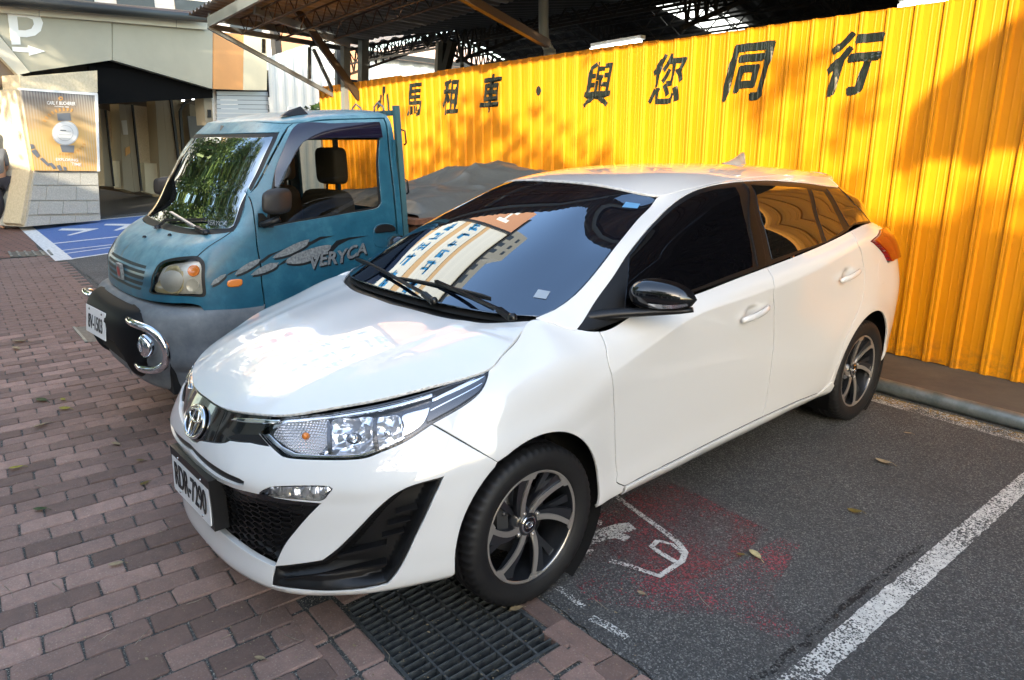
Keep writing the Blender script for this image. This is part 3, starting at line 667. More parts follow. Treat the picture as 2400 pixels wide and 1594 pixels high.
mat('letter_black', (.012, .016, .012), .18, 0, Coat_Weight=.6, Coat_Roughness=.05)
mat('dark_steel', (.035, .037, .036), .5, .4); mat('grey_steel', (.22, .24, .24), .45, .5); mat('rust_steel', (.05, .03, .02), .6, .2)
mat('brown_beam', (.055, .035, .018), .45, .1)
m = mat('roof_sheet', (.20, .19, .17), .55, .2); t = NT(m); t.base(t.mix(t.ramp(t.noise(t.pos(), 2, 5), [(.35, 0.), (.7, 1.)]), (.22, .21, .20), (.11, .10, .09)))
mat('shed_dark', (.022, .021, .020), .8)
def rib_profile(x0, x1):
    """(x, depth towards the lot) of the rolled sheet"""
    out = []; k0 = int(math.floor((x0-.194)/.1842)); x = x0
    pts = []
    for k in range(k0, k0+40):
        c = .194+.1842*k
        pts += [(c-.030, 0), (c-.020, .020), (c-.005, .020), (c-.002, .0175), (c+.004, .0175), (c+.007, .020), (c+.018, .020), (c+.028, 0), (c+.072, 0), (c+.078, .0014), (c+.084, .0014), (c+.086, 0), (c+.115, 0), (c+.121, .0014), (c+.127, .0014), (c+.129, 0)]
    return [p for p in pts if x0-1e-6 <= p[0] <= x1+1e-6]
def build_fence():
    f = empty('metal_fence', label='tall yellow corrugated metal fence with black lettering behind the cars', cat='fence')
    w = .1842*5; x = .194+.1842*9-.06
    x1 = x
    while x1 > -9.25:
        x0 = max(x1-w, -9.26); pr = rib_profile(x0, x1+.035)
        if len(pr) < 3: break
        lift = .0012*((int(round(x1/w)) % 2)); m = MB(); n = len(pr); top = FTOP+rng.normal(0, .006); vs = []
        zs = [FBOT+rng.normal(0, .006), .8, 1.6, top]
        for z in zs:
            for (a, d) in pr: q = np.array([a, fy(a), z])+FN*(d+lift); vs.append(tuple(q))
        m.add(vs, [(j*n+i, j*n+i+1, (j+1)*n+i+1, (j+1)*n+i) for j in range(len(zs)-1) for i in range(n-1)]); b = len(vs)
        m.build('fence_sheet', MATS['fence_yellow'], f); x1 -= w
    m = MB(); 
    for z in (.25, 1.0, 1.75, 2.30): m.beam((-9.2, fy(-9.2)+.03, z), (1.7, fy(1.7)+.03, z), .03, .05)
    m.build('rail', MATS['dark_steel'], f)
    for xx in np.arange(-8.8, 2, 1.85):
        m = MB(); m.beam((xx, fy(xx)+.08, 0), (xx, fy(xx)+.08, 2.40), .05, .05, up=(0, 1, 0)); m.build('post', MATS['dark_steel'], f)
    m = MB()
    for z in (2.095, 1.18, .224):
        x = -.03+.0+.1842*9
        while x > -9:
            p = np.array([x+.03, fy(x+.03), z])+FN*.002; m.lathe([(0, .009), (.005, .007), (.007, 0)], (0, 0, 0), 'y', 8)
            for q in range(len(m.v)-24, len(m.v)): v = m.v[q]; m.v[q] = (v[0]+p[0], -v[1]+p[1], v[2]+p[2])
            x -= .1842
    o = m.build('screws', MATS['dark_steel'], f); o['kind'] = 'stuff'
    # the lettering, laid over ribs and flats
    def over(x):
        pr = rib_profile(x-.15, x+.15); return np.interp(x, [a for a, d in pr], [d for a, d in pr])
    cs = [('小', -7.02), ('馬', -6.15), ('租', -5.25), ('車', -4.39), ('與', -2.61), ('您', -1.74), ('同', -.905), ('行', -.035)]
    DENSE = {'與': .008, '您': .012, '馬': .012, '車': .018, '租': .016}
    for ch, xc in cs:
        cu = bpy.data.curves.new('c', 'FONT'); cu.body = ch; cu.size = 1.; cu.offset = .010; cu.resolution_u = 3; o = bpy.data.objects.new('c', cu); COL.objects.link(o); bpy.context.view_layer.update()
        me = bpy.data.meshes.new_from_object(o.evaluated_get(bpy.context.evaluated_depsgraph_get())); bpy.data.objects.remove(o)
        V = np.array([v.co[:] for v in me.vertices]); mn, mx = V.min(0), V.max(0)
        H = .42; Wd = .36; zc = 2.105; e = DENSE.get(ch, .026); bm = bmesh.new()
        for q, (sx, sy) in enumerate(((0, 0), (e, 0), (-e, 0), (0, e), (0, -e))):
            n0 = len(bm.verts); bm.from_mesh(me); bm.verts.ensure_lookup_table()
            for v in bm.verts[n0:]:
                a = (v.co.x-mn[0])/(mx[0]-mn[0])-.5+sx; b = (v.co.y-mn[1])/(mx[1]-mn[1])-.5+sy*.9; v.co = (xc+a*Wd+b*H*.22, b*H+zc, q*.0005)
        bpy.data.meshes.remove(me)
        bmesh.ops.triangulate(bm, faces=bm.faces[:])
        for (a, d) in rib_profile(xc-.35, xc+.35):
            g = bm.verts[:]+bm.edges[:]+bm.faces[:]; bmesh.ops.bisect_plane(bm, geom=g, plane_co=(a, 0, 0), plane_no=(1, 0, 0))
        for v in bm.verts:
            x_, z_, k_ = v.co.x, v.co.y, v.co.z; q = np.array([x_, fy(x_), z_])+FN*(over(x_)+.0035+k_); v.co = tuple(q)
        me = bpy.data.meshes.new('character'); bm.to_mesh(me); bm.free(); me.materials.append(MATS['letter_black'])
        if sum(p.normal.y for p in me.polygons) > 0: me.flip_normals()
        meshobj('character', me, f)
    m = MB(); vs = []; nr, na = 12, 48
    for r in range(nr+1):
        for a in range(na):
            x_ = -3.519+.052*r/nr*math.cos(2*math.pi*a/na); z_ = 2.092+.052*r/nr*math.sin(2*math.pi*a/na); vs.append(tuple(np.array([x_, fy(x_), z_])+FN*(over(x_)+.006)))
    m.add(vs, [(r*na+a, r*na+(a+1) % na, (r+1)*na+(a+1) % na, (r+1)*na+a) for r in range(nr) for a in range(na)]); m.build('dot', MATS['letter_black'], f)
    return f
build_fence()
def corr_sheet(name, P00, P10, P11, P01, pitch, h, mt, parent, nseg=None):
    """corrugated sheet: ribs run from the P00-P10 edge to the P01-P11 edge"""
    P00, P10, P11, P01 = map(Vector, (P00, P10, P11, P01)); n = (P10-P00).cross(P01-P00).normalized(); L = (P10-P00).length; k = max(2, int(L/pitch*4)); vs = []
    for i in range(k+1):
        t = i/k; d = n*(h if (i % 4) in (1, 2) else 0); vs += [P00.lerp(P10, t)+d, P01.lerp(P11, t)+d]
    m = MB(); m.add(vs, [(2*i, 2*i+1, 2*i+3, 2*i+2) for i in range(k)]); return m.build(name, mt, parent)
def lattice(m, a, b, depth, n, w=.03, dirv=(0, 0, -1), mi=0):
    """trussed purlin between a and b"""
    a = Vector(a); b = Vector(b); dv = Vector(dirv)*depth; m.beam(a, b, w, w, mi); m.beam(a+dv, b+dv, w, w, mi)
    for i in range(n):
        p = a.lerp(b, i/n); q = a.lerp(b, (i+.5)/n); r = a.lerp(b, (i+1)/n); m.beam(p, q+dv, w*.5, w*.5, mi); m.beam(q+dv, r, w*.5, w*.5, mi)
def build_canopy():
    DS, GS, RS = MATS['dark_steel'], MATS['grey_steel'], MATS['rust_steel']
    c = empty('lean_to_canopy', label='grey corrugated canopy roof on steel brackets projecting over the top of the fence', cat='canopy')
    ye = lambda x: 3.42-.075*(x+8.7)
    # sheet
    xa, xb = -9.25, 9.0; z0, z1 = 3.36, 3.22; up = lambda x: .020*(x+9.25)
    for i in range(9):
        a = xa+(xb-xa)*i/9; b = xa+(xb-xa)*(i+1)/9
        corr_sheet('roof_sheet', (a, ye(a)-.14, z0+up(a)), (b, ye(b)-.14, z0+up(b)), (b, fy(b)+1.0, z1+up(b)), (a, fy(a)+1.0, z1+up(a)), .19, .035, MATS['roof_sheet'], c)
    a, b = -9.0, xb
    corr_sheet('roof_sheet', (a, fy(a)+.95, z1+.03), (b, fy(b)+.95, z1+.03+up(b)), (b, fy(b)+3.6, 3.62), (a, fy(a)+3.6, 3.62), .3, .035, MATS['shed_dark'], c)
    m = MB(); m.beam((xa+.5, ye(xa+.5), 3.22), (-6.0, ye(-6.), 3.22+up(-6.)), .05, .13); m.build('eaves_beam', GS, c); m = MB(); m.beam((-6., ye(-6.), 3.22+up(-6.)), (xb, ye(xb), 3.22+up(xb)), .05, .13); m.build('eaves_beam', DS, c)
    m = MB(); m.beam((xa+.5, ye(xa+.5), 3.29), (xa+.5, fy(xa)+.7, 3.12), .05, .10); m.build('side_beam', GS, c)
    m = MB(); m.beam(onx(*[v/2.6133 for v in (1275, 160)], -8.72), (-8.72, 5.6, 3.0), .06, .07); m.beam(onx(488, 63, -8.72), (-8.72, 5.28, 2.28), .05, .06)
    for pa, pb in (((1615, 240), (1615, 325)), ((1895, 290), (1895, 485)), ((1920, 300), (2040, 560))): m.beam(onx(pa[0]/2.6133, pa[1]/2.6133, -8.72), onx(pb[0]/2.6133, pb[1]/2.6133, -8.72), .045, .045)
    m.build('bracket', GS, c)
    m = MB(); A = np.array([-7.8, 5.23, 2.2]); B = np.array(onx(1830/2.6133, 80/2.6133, -7.85)); m.beam(A, B+(B-A)*.12, .07, .10); m.build('bracket', MATS['brown_beam'], c)
    m = MB(); m.beam(onx(2140/2.6133, 270/2.6133, -7.85), onx(1560/2.6133, 62/2.6133, -7.85), .07, .10); m.build('arm', GS, c)
    A = onx(1266, 93, -3.42); B = onx(1101, 0, -3.42); m = MB(); m.beam(A-(B-A)*.12, B+(B-A)*.25, .07, .08); m.build('bracket', MATS['brown_beam'], c)
    m = MB(); m.beam((-3.42, 5.6, 3.2), (-3.42, 3.1, 3.26), .07, .09); m.build('arm', GS, c)
    for k, y in enumerate((.42, .95, 1.5)):
        m = MB(); lattice(m, (xa+.5, ye(xa)+y, 3.30-.05*k), (xb, ye(xb)+y, 3.30-.05*k+up(xb)), .20, 46, .022); m.build('purlin', RS, c)
    # truss that hangs on the eaves
    m = MB(); lattice(m, (-5.2, fy(-5.2)-.85, 3.34), (2.4, fy(2.4)-.85, 3.46), .30, 22, .018); m.build('purlin', RS, c)
    # posts and pipes above the fence
    def bar(px1, px2, off, w, nm, mt, par):
        p = np.array([0, fy(0)+off, 0]); n = (FA, -1, 0); a = hit(*px1, p, n); b = hit(*px2, p, n); m = MB(); m.beam(a, b, w, w, up=(0, 1, 0)); return m.build(nm, mt, par)
    bar((811, 262), (809, 96), -.04, .11, 'post', MATS['pvc_grey'], c)
    bar((793, 210), (792, 95), .6, .09, 'post', GS, c); bar((851, 200), (852, 95), .5, .13, 'post', GS, c)
    for a, b, w, mt in (((1030, 175), (1034, 100), .12, 'white_metal'), ((1037, 175), (1040, 100), .12, 'dark_steel'), ((1043, 172), (1062, 96), .11, 'dark_steel'), ((1083, 165), (1083, 108), .04, 'dark_steel')): bar(a, b, 1.2, w, 'post', MATS[mt], c)
    # drain pipe with a bend
    P = lambda x, y, off=.25: hit(x, y, (0, fy(0)+off, 0), (FA, -1, 0))
    pp = empty('drain_pipe', label='grey plastic drain pipe with a bend rising behind the fence', cat='pipe')
    m = MB(); m.tube(crv([P(1291, 145), P(1290, 122), P(1276, 96), P(1274, 60), P(1274, -60)], .08), .055, 14); m.build('pipe', MATS['pvc_grey'], pp); m = MB(); m.tube([P(1290, 140), P(1288, 118)], .068, 14); m.build('collar', MATS['pvc_grey'], pp)
    # fluorescent lamps
    for k, (a, b, lab) in enumerate((((1385, 118), (1502, 99), 'lit fluorescent tube above the middle of the fence'), ((2107, 17), (2221, -3), 'lit fluorescent tube above the fence near the top right'))):
        A, B = P(*a, .35), P(*b, .35); l = empty('tube_lamp', label=lab, cat='lamp', group='fluorescent lamps above the fence')
        m = MB(); m.beam(A, B, .035, .035); m.build('tube', MATS['lamp_on'], l); m = MB(); m.beam(A+[0, .03, .05], B+[0, .03, .05], .07, .035); m.build('housing', MATS['white_metal'], l)
    # ---- big shed behind the fence
    s = empty('steel_shed', label='large dark steel shed roof with lattice trusses behind the fence', cat='shed')
    xg, xr = -14., 12.
    ap = onx(1016, 40, xg); re = onx(1215, 158, xg); le = onx(780, 118, xg)
    ap, re, le = [Vector(v) for v in (ap, re, le)]
    ex = Vector((xr-xg, FA*(xr-xg), 0))
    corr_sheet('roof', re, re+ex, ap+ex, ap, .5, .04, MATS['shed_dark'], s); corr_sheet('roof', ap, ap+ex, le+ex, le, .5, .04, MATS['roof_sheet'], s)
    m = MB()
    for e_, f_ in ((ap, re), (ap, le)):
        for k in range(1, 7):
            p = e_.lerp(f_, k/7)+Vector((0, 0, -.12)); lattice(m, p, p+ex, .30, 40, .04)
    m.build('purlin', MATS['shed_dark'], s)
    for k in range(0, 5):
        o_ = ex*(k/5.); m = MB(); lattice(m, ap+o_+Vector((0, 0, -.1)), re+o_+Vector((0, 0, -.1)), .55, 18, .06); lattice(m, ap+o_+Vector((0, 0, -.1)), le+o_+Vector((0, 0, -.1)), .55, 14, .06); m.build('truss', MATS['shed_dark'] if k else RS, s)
    # skylights: sheets just under the roof, emission stands in for daylight through them
    n = (re-ap).cross(ex).normalized()
    pl0 = np.array(ap); pn = np.array(n)
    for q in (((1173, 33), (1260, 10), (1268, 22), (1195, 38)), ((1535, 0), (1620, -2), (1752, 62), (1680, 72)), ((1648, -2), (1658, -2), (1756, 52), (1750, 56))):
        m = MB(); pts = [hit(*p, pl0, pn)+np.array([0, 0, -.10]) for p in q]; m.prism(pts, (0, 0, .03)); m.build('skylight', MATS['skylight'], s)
    # far wall closing the shed on the street side at right and the back
    m = MB(); yb = max(re.y, le.y)+.4
    m.box(((xg+2+xr)/2+2.5, yb+ex.y*.5, 2.2), (xr-xg-5, .2, 4.4)); m.box((xr+.2, 9, 2.4), (.2, 12, 4.8)); m.build('back_wall', MATS['shed_dark'], s)
    # ---- neighbours seen through the shed
    nb = empty('warehouse', label='pale warehouse with ribbed walls and a faded pink roof behind the shed', cat='warehouse')
    W = lambda x, y, X=-17.5: onx(x, y, X)
    q = [W(840, 240), W(1260, 240), W(1260, 178), W(1125, 158), W(862, 122), W(840, 122)]
    a, b = W(840, 250), W(1260, 250); a2, b2 = W(840, 118), W(1260, 172)
    corr_sheet('wall', a, b, b2, a2, .55, .05, MATS['pale_blue_wall'], nb)
    m = MB(); m.prism([W(850, 128, -17.3), W(1200, 172, -17.3), W(1190, 155, -17.3), W(1035, 88, -19), W(860, 122, -17.4)], (-.3, 0, 0)); m.build('roof', MATS['pink_roof'], nb)
    m = MB(); m.beam(W(840, 121, -17.2), W(1250, 172, -17.2), .12, .12); m.build('gutter', MATS['dark_steel'], nb)
mat('pvc_grey', (.20, .21, .19), .5); mat('white_metal', (.62, .64, .64), .4)
m = mat('lamp_on', (.9, .9, .9), .5); NT(m).b.inputs['Emission Color'].default_value = (.95, 1, 1, 1); NT(m).b.inputs['Emission Strength'].default_value = 2.2
m = bpy.data.materials.new('skylight'); m.use_nodes = True; nt = m.node_tree; nt.nodes.clear(); o_ = nt.nodes.new('ShaderNodeOutputMaterial'); e_ = nt.nodes.new('ShaderNodeEmission'); e_.inputs[0].default_value = (.95, 1, .97, 1); e_.inputs[1].default_value = .9; nt.links.new(e_.outputs[0], o_.inputs[0]); MATS['skylight'] = m  # glow stands in for daylight coming through the roof sheets
mat('pale_blue_wall', (.55, .63, .68), .5); m = mat('pink_roof', (.66, .50, .40), .7); t = NT(m); w_ = t.n('TexWave', i_Vector=t.coord(), i_Scale=3.); t.base(t.mix(w_.outputs[1], (.70, .52, .42), (.58, .42, .33)))
build_canopy()
# ================================================================ parking building on the left
Z1 = lambda a, b: (a/2.6133, b/2.6133); Z3 = lambda a, b: (a/4.127, 180+b/4.127)
PA = np.array([-14.6, 1.5, 0.]); PB = np.array([-15.3, 3.0, 0.]); PD = (PB-PA)/np.linalg.norm(PB-PA); PN = np.array([PD[1], -PD[0], 0.])
if np.dot(PN, CAM-PA) < 0: PN = -PN
def fp(z, pts, off=0.): return [hit(*z(*p), PA+PN*off, PN) for p in pts]
def plate(name, pts, mt, parent, off=0., th=.08, z=Z1):
    """flat wall piece standing off m in front of the facade plane, th thick towards the back"""
    P = fp(z, pts, off); m = MB(); a = np.cross(P[1]-P[0], P[2]-P[0]); 
    nn = sum(np.cross(P[i], P[(i+1) % len(P)]) for i in range(len(P)))
    if np.dot(nn, PN) < 0: P = P[::-1]
    m.prism(P, tuple(-PN*th)); return m.build(name, mt, parent)
for n_, c_ in (('panel_beige', (.40, .375, .28)), ('panel_trim', (.62, .57, .44)), ('panel_cream', (.70, .62, .42)), ('panel_orange', (.70, .32, .10)), ('panel_brown', (.20, .14, .09))):
    m = mat(n_, c_, .45); t = NT(m); t.base(t.mix(t.ramp(t.noise(t.pos(), 1.2, 5), [(.35, 0.), (.7, 1.)]), c_, tuple(x*.88 for x in c_)))
m = mat('granite', (.36, .34, .28), .7); t = NT(m); p = t.pos(); t.base(t.mix(t.ramp(t.noise(p, 45, 4, .8), [(.4, 0.), (.62, 1.)]), (.40, .38, .32), (.56, .53, .45))); t.bump(t.noise(p, 60, 4), .15, .004)
m = mat('granite_warm', (.45, .36, .22), .7); t = NT(m); p = t.pos(); t.base(t.mix(t.ramp(t.noise(p, 25, 4, .8), [(.4, 0.), (.62, 1.)]), (.56, .47, .30), (.68, .58, .40)))
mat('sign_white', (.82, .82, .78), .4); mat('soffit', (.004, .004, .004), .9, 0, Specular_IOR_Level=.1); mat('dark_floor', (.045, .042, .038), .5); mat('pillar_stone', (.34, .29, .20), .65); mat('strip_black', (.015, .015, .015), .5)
m = mat('poster_print', (.6, .4, .2), .25, 0, Coat_Weight=.5); t = NT(m); uv = t.n('TexCoord').outputs['UV']; s = t.n('SeparateXYZ', i_Vector=uv)
g = t.ramp(s.outputs[1], [(0, (.70, .38, .10)), (.5, (.72, .44, .16)), (.78, (.36, .26, .16)), (1, (.12, .12, .13))])
d = t.n('VectorMath', operation='DISTANCE', i_0=uv, i_1=(.52, .55, 0)).outputs['Value']; rays = t.n('TexWave', i_Vector=t.n('Mapping', i_Vector=uv, i_Scale=(1, .25, 1)).outputs[0], i_Scale=7.5, bands_direction='X'); rays.inputs['Distortion'].default_value = 1.2
t.base(t.mix(t.math('MULTIPLY', t.math('MULTIPLY', rays.outputs[1], t.ramp(d, [(.28, 0.), (.45, 1.)])), .3), g, (.62, .60, .54)))
m = mat('poster_dark', (.03, .035, .045), .25); t = NT(m); uv = t.n('TexCoord').outputs['UV']; b = t.n('TexBrick', i_Vector=uv, i_Scale=7.); b.inputs['Color1'].default_value = (.03, .035, .045, 1); b.inputs['Color2'].default_value = (.06, .065, .08, 1); b.inputs['Mortar'].default_value = (.20, .21, .22, 1); b.inputs['Mortar Size'].default_value = .02; t.base(b.outputs[0])
mat('print_white', (.80, .78, .72), .4); mat('print_grey', (.16, .17, .18), .4); mat('print_orange', (.60, .30, .08), .4); mat('print_silver', (.55, .54, .50), .4)
def set_uv_quad(o, P):
    me = o.data; uvl = me.uv_layers.new(name='UV'); P = [Vector(p) for p in P]; ex = P[1]-P[0]; ey = P[3]-P[0]
    for l in me.loops: v = me.vertices[l.vertex_index].co-P[0]; uvl.data[l.index].uv = (v.dot(ex)/ex.length_squared, v.dot(ey)/ey.length_squared)
def build_left():
    b = empty('parking_building', label='low building with beige folded panels, a white P with arrow and a dark passage', cat='building')
    BG, TR = MATS['panel_beige'], MATS['panel_trim']
    plate('wall_panel', [(-60, 62), (232, 80), (232, 422), (180, 445), (-60, 130)], BG, b, .50, .12) if False else None
    plate('wall_panel', [(-80, 75), (683, 123), (686, 368), (184, 441), (-80, 115)], BG, b, .50, .15)
    plate('wall_panel', [(689, 125), (1303, 188), (1301, 545), (690, 368)], BG, b, .48, .15)
    plate('wall_panel', [(1307, 192), (1492, 213), (1488, 551), (1307, 545)], MATS['panel_orange'], b, .48, .15)
    plate('wall_panel', [(1494, 213), (1640, 233), (1634, 553), (1490, 551)], MATS['panel_cream'], b, .48, .15)
    plate('edge_panel', [(-80, 125), (184, 443), (110, 460), (-80, 265)], TR, b, .53, .15)
    plate('edge_panel', [(-80, 272), (108, 462), (-10, 535), (-80, 560)], MATS['panel_brown'], b, .45, .15)
    plate('top_band', [(-80, 28), (1275, 123), (1275, 183), (-80, 70)], TR, b, .60, .25)
    for x in (240, 1080): plate('joint', [(x-1, 50+x*.06), (x+1, 50+x*.06), (x+1, 84+x*.08), (x-1, 84+x*.08)], MATS['strip_black'], b, .603, .002)
    m = MB(); q = fp(Z1, [(-60, -8), (1275, 112)], .85); m.tube(q, .10, 10); q = fp(Z1, [(-60, -22), (1275, 96)], .7); m.tube(q, .07, 8); m.build('gutter', MATS['dark_steel'], b)
    # white P and arrow
    Pp = [(42, 60), (150, 62), (205, 68), (245, 95), (264, 140), (250, 190), (215, 218), (165, 228), (122, 226), (127, 273), (73, 273), (60, 180)]
    o = plate('letter_p', Pp, MATS['sign_white'], b, .512, .01)
    plate('letter_p_counter', [(106, 104), (165, 106), (200, 120), (208, 148), (192, 176), (155, 186), (114, 184)], BG, b, .515, .004)
    plate('arrow', [(75, 287), (173, 292), (172, 278), (277, 314), (180, 341), (178, 322), (78, 314)], MATS['sign_white'], b, .512, .01)
    # soffit and passage
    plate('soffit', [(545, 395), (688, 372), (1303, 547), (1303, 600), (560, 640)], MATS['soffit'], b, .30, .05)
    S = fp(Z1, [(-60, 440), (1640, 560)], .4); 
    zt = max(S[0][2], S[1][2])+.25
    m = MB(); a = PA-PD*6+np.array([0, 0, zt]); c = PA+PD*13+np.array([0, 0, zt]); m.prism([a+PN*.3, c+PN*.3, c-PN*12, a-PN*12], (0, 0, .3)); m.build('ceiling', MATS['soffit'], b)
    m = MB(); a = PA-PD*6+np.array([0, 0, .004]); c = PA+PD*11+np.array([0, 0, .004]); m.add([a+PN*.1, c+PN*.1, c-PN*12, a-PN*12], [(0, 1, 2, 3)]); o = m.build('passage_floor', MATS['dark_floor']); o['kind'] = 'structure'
    if o.data.polygons[0].normal.z < 0: o.data.flip_normals()
    # slanted stone pillars and shop fronts in the passage
    ST = MATS['pillar_stone']; off = -3.2
    plate('back_wall', [(940, 230), (2050, 150), (2050, 900), (1560, 1180), (960, 1080)], MATS['panel_brown'], b, off-.9, .1, Z3)
    for q in ([(965, 308), (1020, 318), (1105, 1062), (1015, 1058)], [(1150, 262), (1215, 270), (1300, 1120), (1195, 1085)], [(1218, 270), (1285, 262), (1368, 1105), (1302, 1118)], [(1500, 200), (1570, 192), (1665, 1190), (1560, 1165)], [(1572, 192), (1645, 205), (1790, 1160), (1668, 1180)], [(1830, 260), (1960, 300), (1990, 700), (1860, 700)]): plate('pillar', q, ST, b, off, .35, Z3)
    for q in ([(1020, 322), (1032, 322), (1112, 1060), (1100, 1060)], [(1278, 270), (1292, 270), (1382, 1105), (1366, 1108)], [(1645, 205), (1668, 210), (1790, 1150), (1770, 1160)], [(1735, 330), (1790, 240), (1850, 225), (1850, 245), (1800, 262), (1760, 335), (1795, 800), (1770, 800)]): plate('strip', q, MATS['strip_black'], b, off+.05, .04, Z3)
    for q in ([(1032, 322), (1150, 380), (1200, 1085), (1112, 1062)], [(1292, 275), (1500, 300), (1562, 1165), (1380, 1105)], [(1668, 215), (1835, 260), (1860, 900), (1790, 1100)]): plate('shopfront', q, MATS['granite_warm'], b, off-.35, .1, Z3)
    for q in ([(1130, 815), (1215, 812), (1235, 1095), (1150, 1070)], [(1395, 835), (1560, 840), (1570, 1165), (1410, 1115)]): plate('counter', q, MATS['panel_cream'], b, off-.1, .2, Z3)
    plate('shop_window', [(1815, 378), (1985, 392), (1990, 600), (1840, 600)], MATS['print_grey'], b, off+.06, .03, Z3)
    plate('sticker', [(1212, 690), (1255, 672), (1262, 735), (1215, 770)], MATS['print_orange'], b, off+.03, .01, Z3); plate('sticker', [(1175, 425), (1225, 420), (1240, 560), (1195, 560)], MATS['print_silver'], b, off+.02, .01, Z3)
    for k, (x, y) in enumerate(((1775, 230), (1872, 214), (1938, 203), (1455, 172), (1885, 105))): plate('spot_lamp', [(x-9, y-8), (x+9, y-8), (x+9, y+8), (x-9, y+8)], MATS['lamp_on'], b, off+.6, .03, Z3)
    plate('exit_light', [(1952, 205), (1968, 200), (1970, 248), (1955, 250)], MATS['red_light'], b, -.3, .03, Z3)
    # end pillar with white strip and shutter
    plate('pillar', [(1960, 110), (2045, 105), (2068, 470), (1992, 470)], MATS['pillar_stone'], b, .1, .3, Z3); plate('trim', [(2047, 105), (2082, 110), (2105, 470), (2070, 470)], MATS['sign_white'], b, .12, .3, Z3)
    plate('intercom', [(2010, 318), (2042, 318), (2045, 395), (2013, 395)], MATS['strip_black'], b, .13, .02, Z3)
    for k in range(8):
        y = 555+k*27; plate('shutter_slat', [(1328, y+4), (1640, y+8), (1645, y+32), (1330, y+28)], MATS['shutter_grey'], b, .25-.02*(k % 2), .04)
    plate('shadow_caster', [(1325, 548), (1640, 555), (1640, 640), (1480, 600), (1480, 575), (1330, 572)], MATS['print_grey'], b, .20, .02) if False else None
    # ---- poster column
    c = empty('poster_column', label='tapered stone column with a gold watch poster beside the blue bay', cat='column')
    GW_, GR = MATS['granite_warm'], MATS['granite']
    o1 = 1.0
    core = [(210, 108), (940, 150), (945, 912), (972, 1372), (242, 1452), (332, 908)]
    plate('core', core, GR, c, o1-.03, .9, Z3)
    plate('side_face', [(150, 132), (206, 116), (330, 905), (240, 1450), (196, 1420), (292, 900)], GW_, c, o1-.06, .5, Z3)
    plate('cap_stone', [(190, -20), (235, 0), (940, -60), (945, 150), (200, 118)], GW_, c, o1-.05, .5, Z3)
    rows = [(915, 1050, 335, 316, 948, 955), (1052, 1198, 316, 296, 955, 962), (1200, 1338, 296, 268, 962, 970), (1342, 1452, 268, 242, 970, 974)]
    splits = [[.0, .38, .72, 1], [0, .22, .66, 1], [0, .13, .48, .82, 1], [0, .32, .66, 1]]
    for (ya, yb, xa, xb, xc, xd), sp in zip(rows, splits):
        for s0, s1 in zip(sp[:-1], sp[1:]):
            e = 2.5; dy = lambda s, y: y-(s*60 if y > 1400 else s*18 if y > 1300 else 0)
            q = [(xa+(xc-xa)*s0+e, ya+2), (xa+(xc-xa)*s1-e, ya+2), (xb+(xd-xb)*s1-e, dy(s1, yb)-3), (xb+(xd-xb)*s0+e, dy(s0, yb)-3)]; plate('stone', q, GR, c, o1+.0+rng.uniform(0, .006), .02, Z3)
    ps = [(330, 908), (948, 912), (918, 180), (203, 126)]; P4 = fp(Z3, ps, o1+.05)
    m = MB(); m.prism(P4, tuple(-PN*.06)); o = m.build('poster', MATS['poster_print'], c); set_uv_quad(o, [P4[0], P4[1], P4[2], P4[3]])
    def pr(name, pts, mt, k=0): return plate(name, pts, MATS[mt], c, o1+.055+.004*k, .003, Z3)
    rg = lambda cx, cy, rx, ry, n=28, a0=0, a1=360: [(cx+rx*math.cos(R_(a0+(a1-a0)*i/n)), cy+ry*math.sin(R_(a0+(a1-a0)*i/n))) for i in range(n+(0 if a1-a0 == 360 else 1))]
    pr('printed_strap', [(552, 355), (678, 350), (690, 425), (560, 425)], 'print_grey'); pr('printed_strap', [(582, 660), (720, 665), (715, 735), (600, 728)], 'print_grey')
    pr('printed_watch', rg(632, 545, 128, 118), 'print_silver'); pr('printed_watch', rg(632, 545, 118, 108), 'print_white', 1); pr('printed_watch', rg(630, 545, 80, 76), 'print_silver', 2); pr('printed_watch', rg(630, 545, 74, 70), 'print_white', 3)
    for yy in (520, 555, 590): pr('printed_watch', [(570, yy), (690, yy+4), (688, yy+10), (572, yy+6)], 'print_silver', 4)
    pr('printed_dial', [(585, 512), (640, 515), (640, 524), (585, 521)], 'print_grey', 5)
    for k in range(9):
        a = 205+k*10; q0 = rg(630, 520, 240, 220, 1, a, a+4); q1 = rg(630, 520, 205, 190, 1, a+4, a); pr('printed_ray', q0+q1, 'print_orange')
    for k in range(10):
        a = 30+k*8; q0 = rg(630, 545, 235, 215, 1, a, a+3.5); q1 = rg(630, 545, 205, 195, 1, a+3.5, a); pr('printed_ray', q0+q1, 'print_orange')
    for q in ([(290, 650), (325, 655), (335, 690), (300, 700)], [(300, 718), (345, 700), (385, 760), (360, 785)], [(385, 795), (410, 780), (480, 850), (465, 868)], [(470, 838), (500, 830), (545, 880), (520, 895)], [(545, 860), (580, 852), (605, 905), (575, 908)], [(610, 868), (635, 870), (648, 905), (620, 908)]): pr('printed_band', q, 'print_grey', 1)
    m_ = rg(588, 210, 22, 20); pr('printed_logo', m_, 'print_orange'); pr('printed_logo', rg(588, 210, 9, 8), 'print_grey', 1)
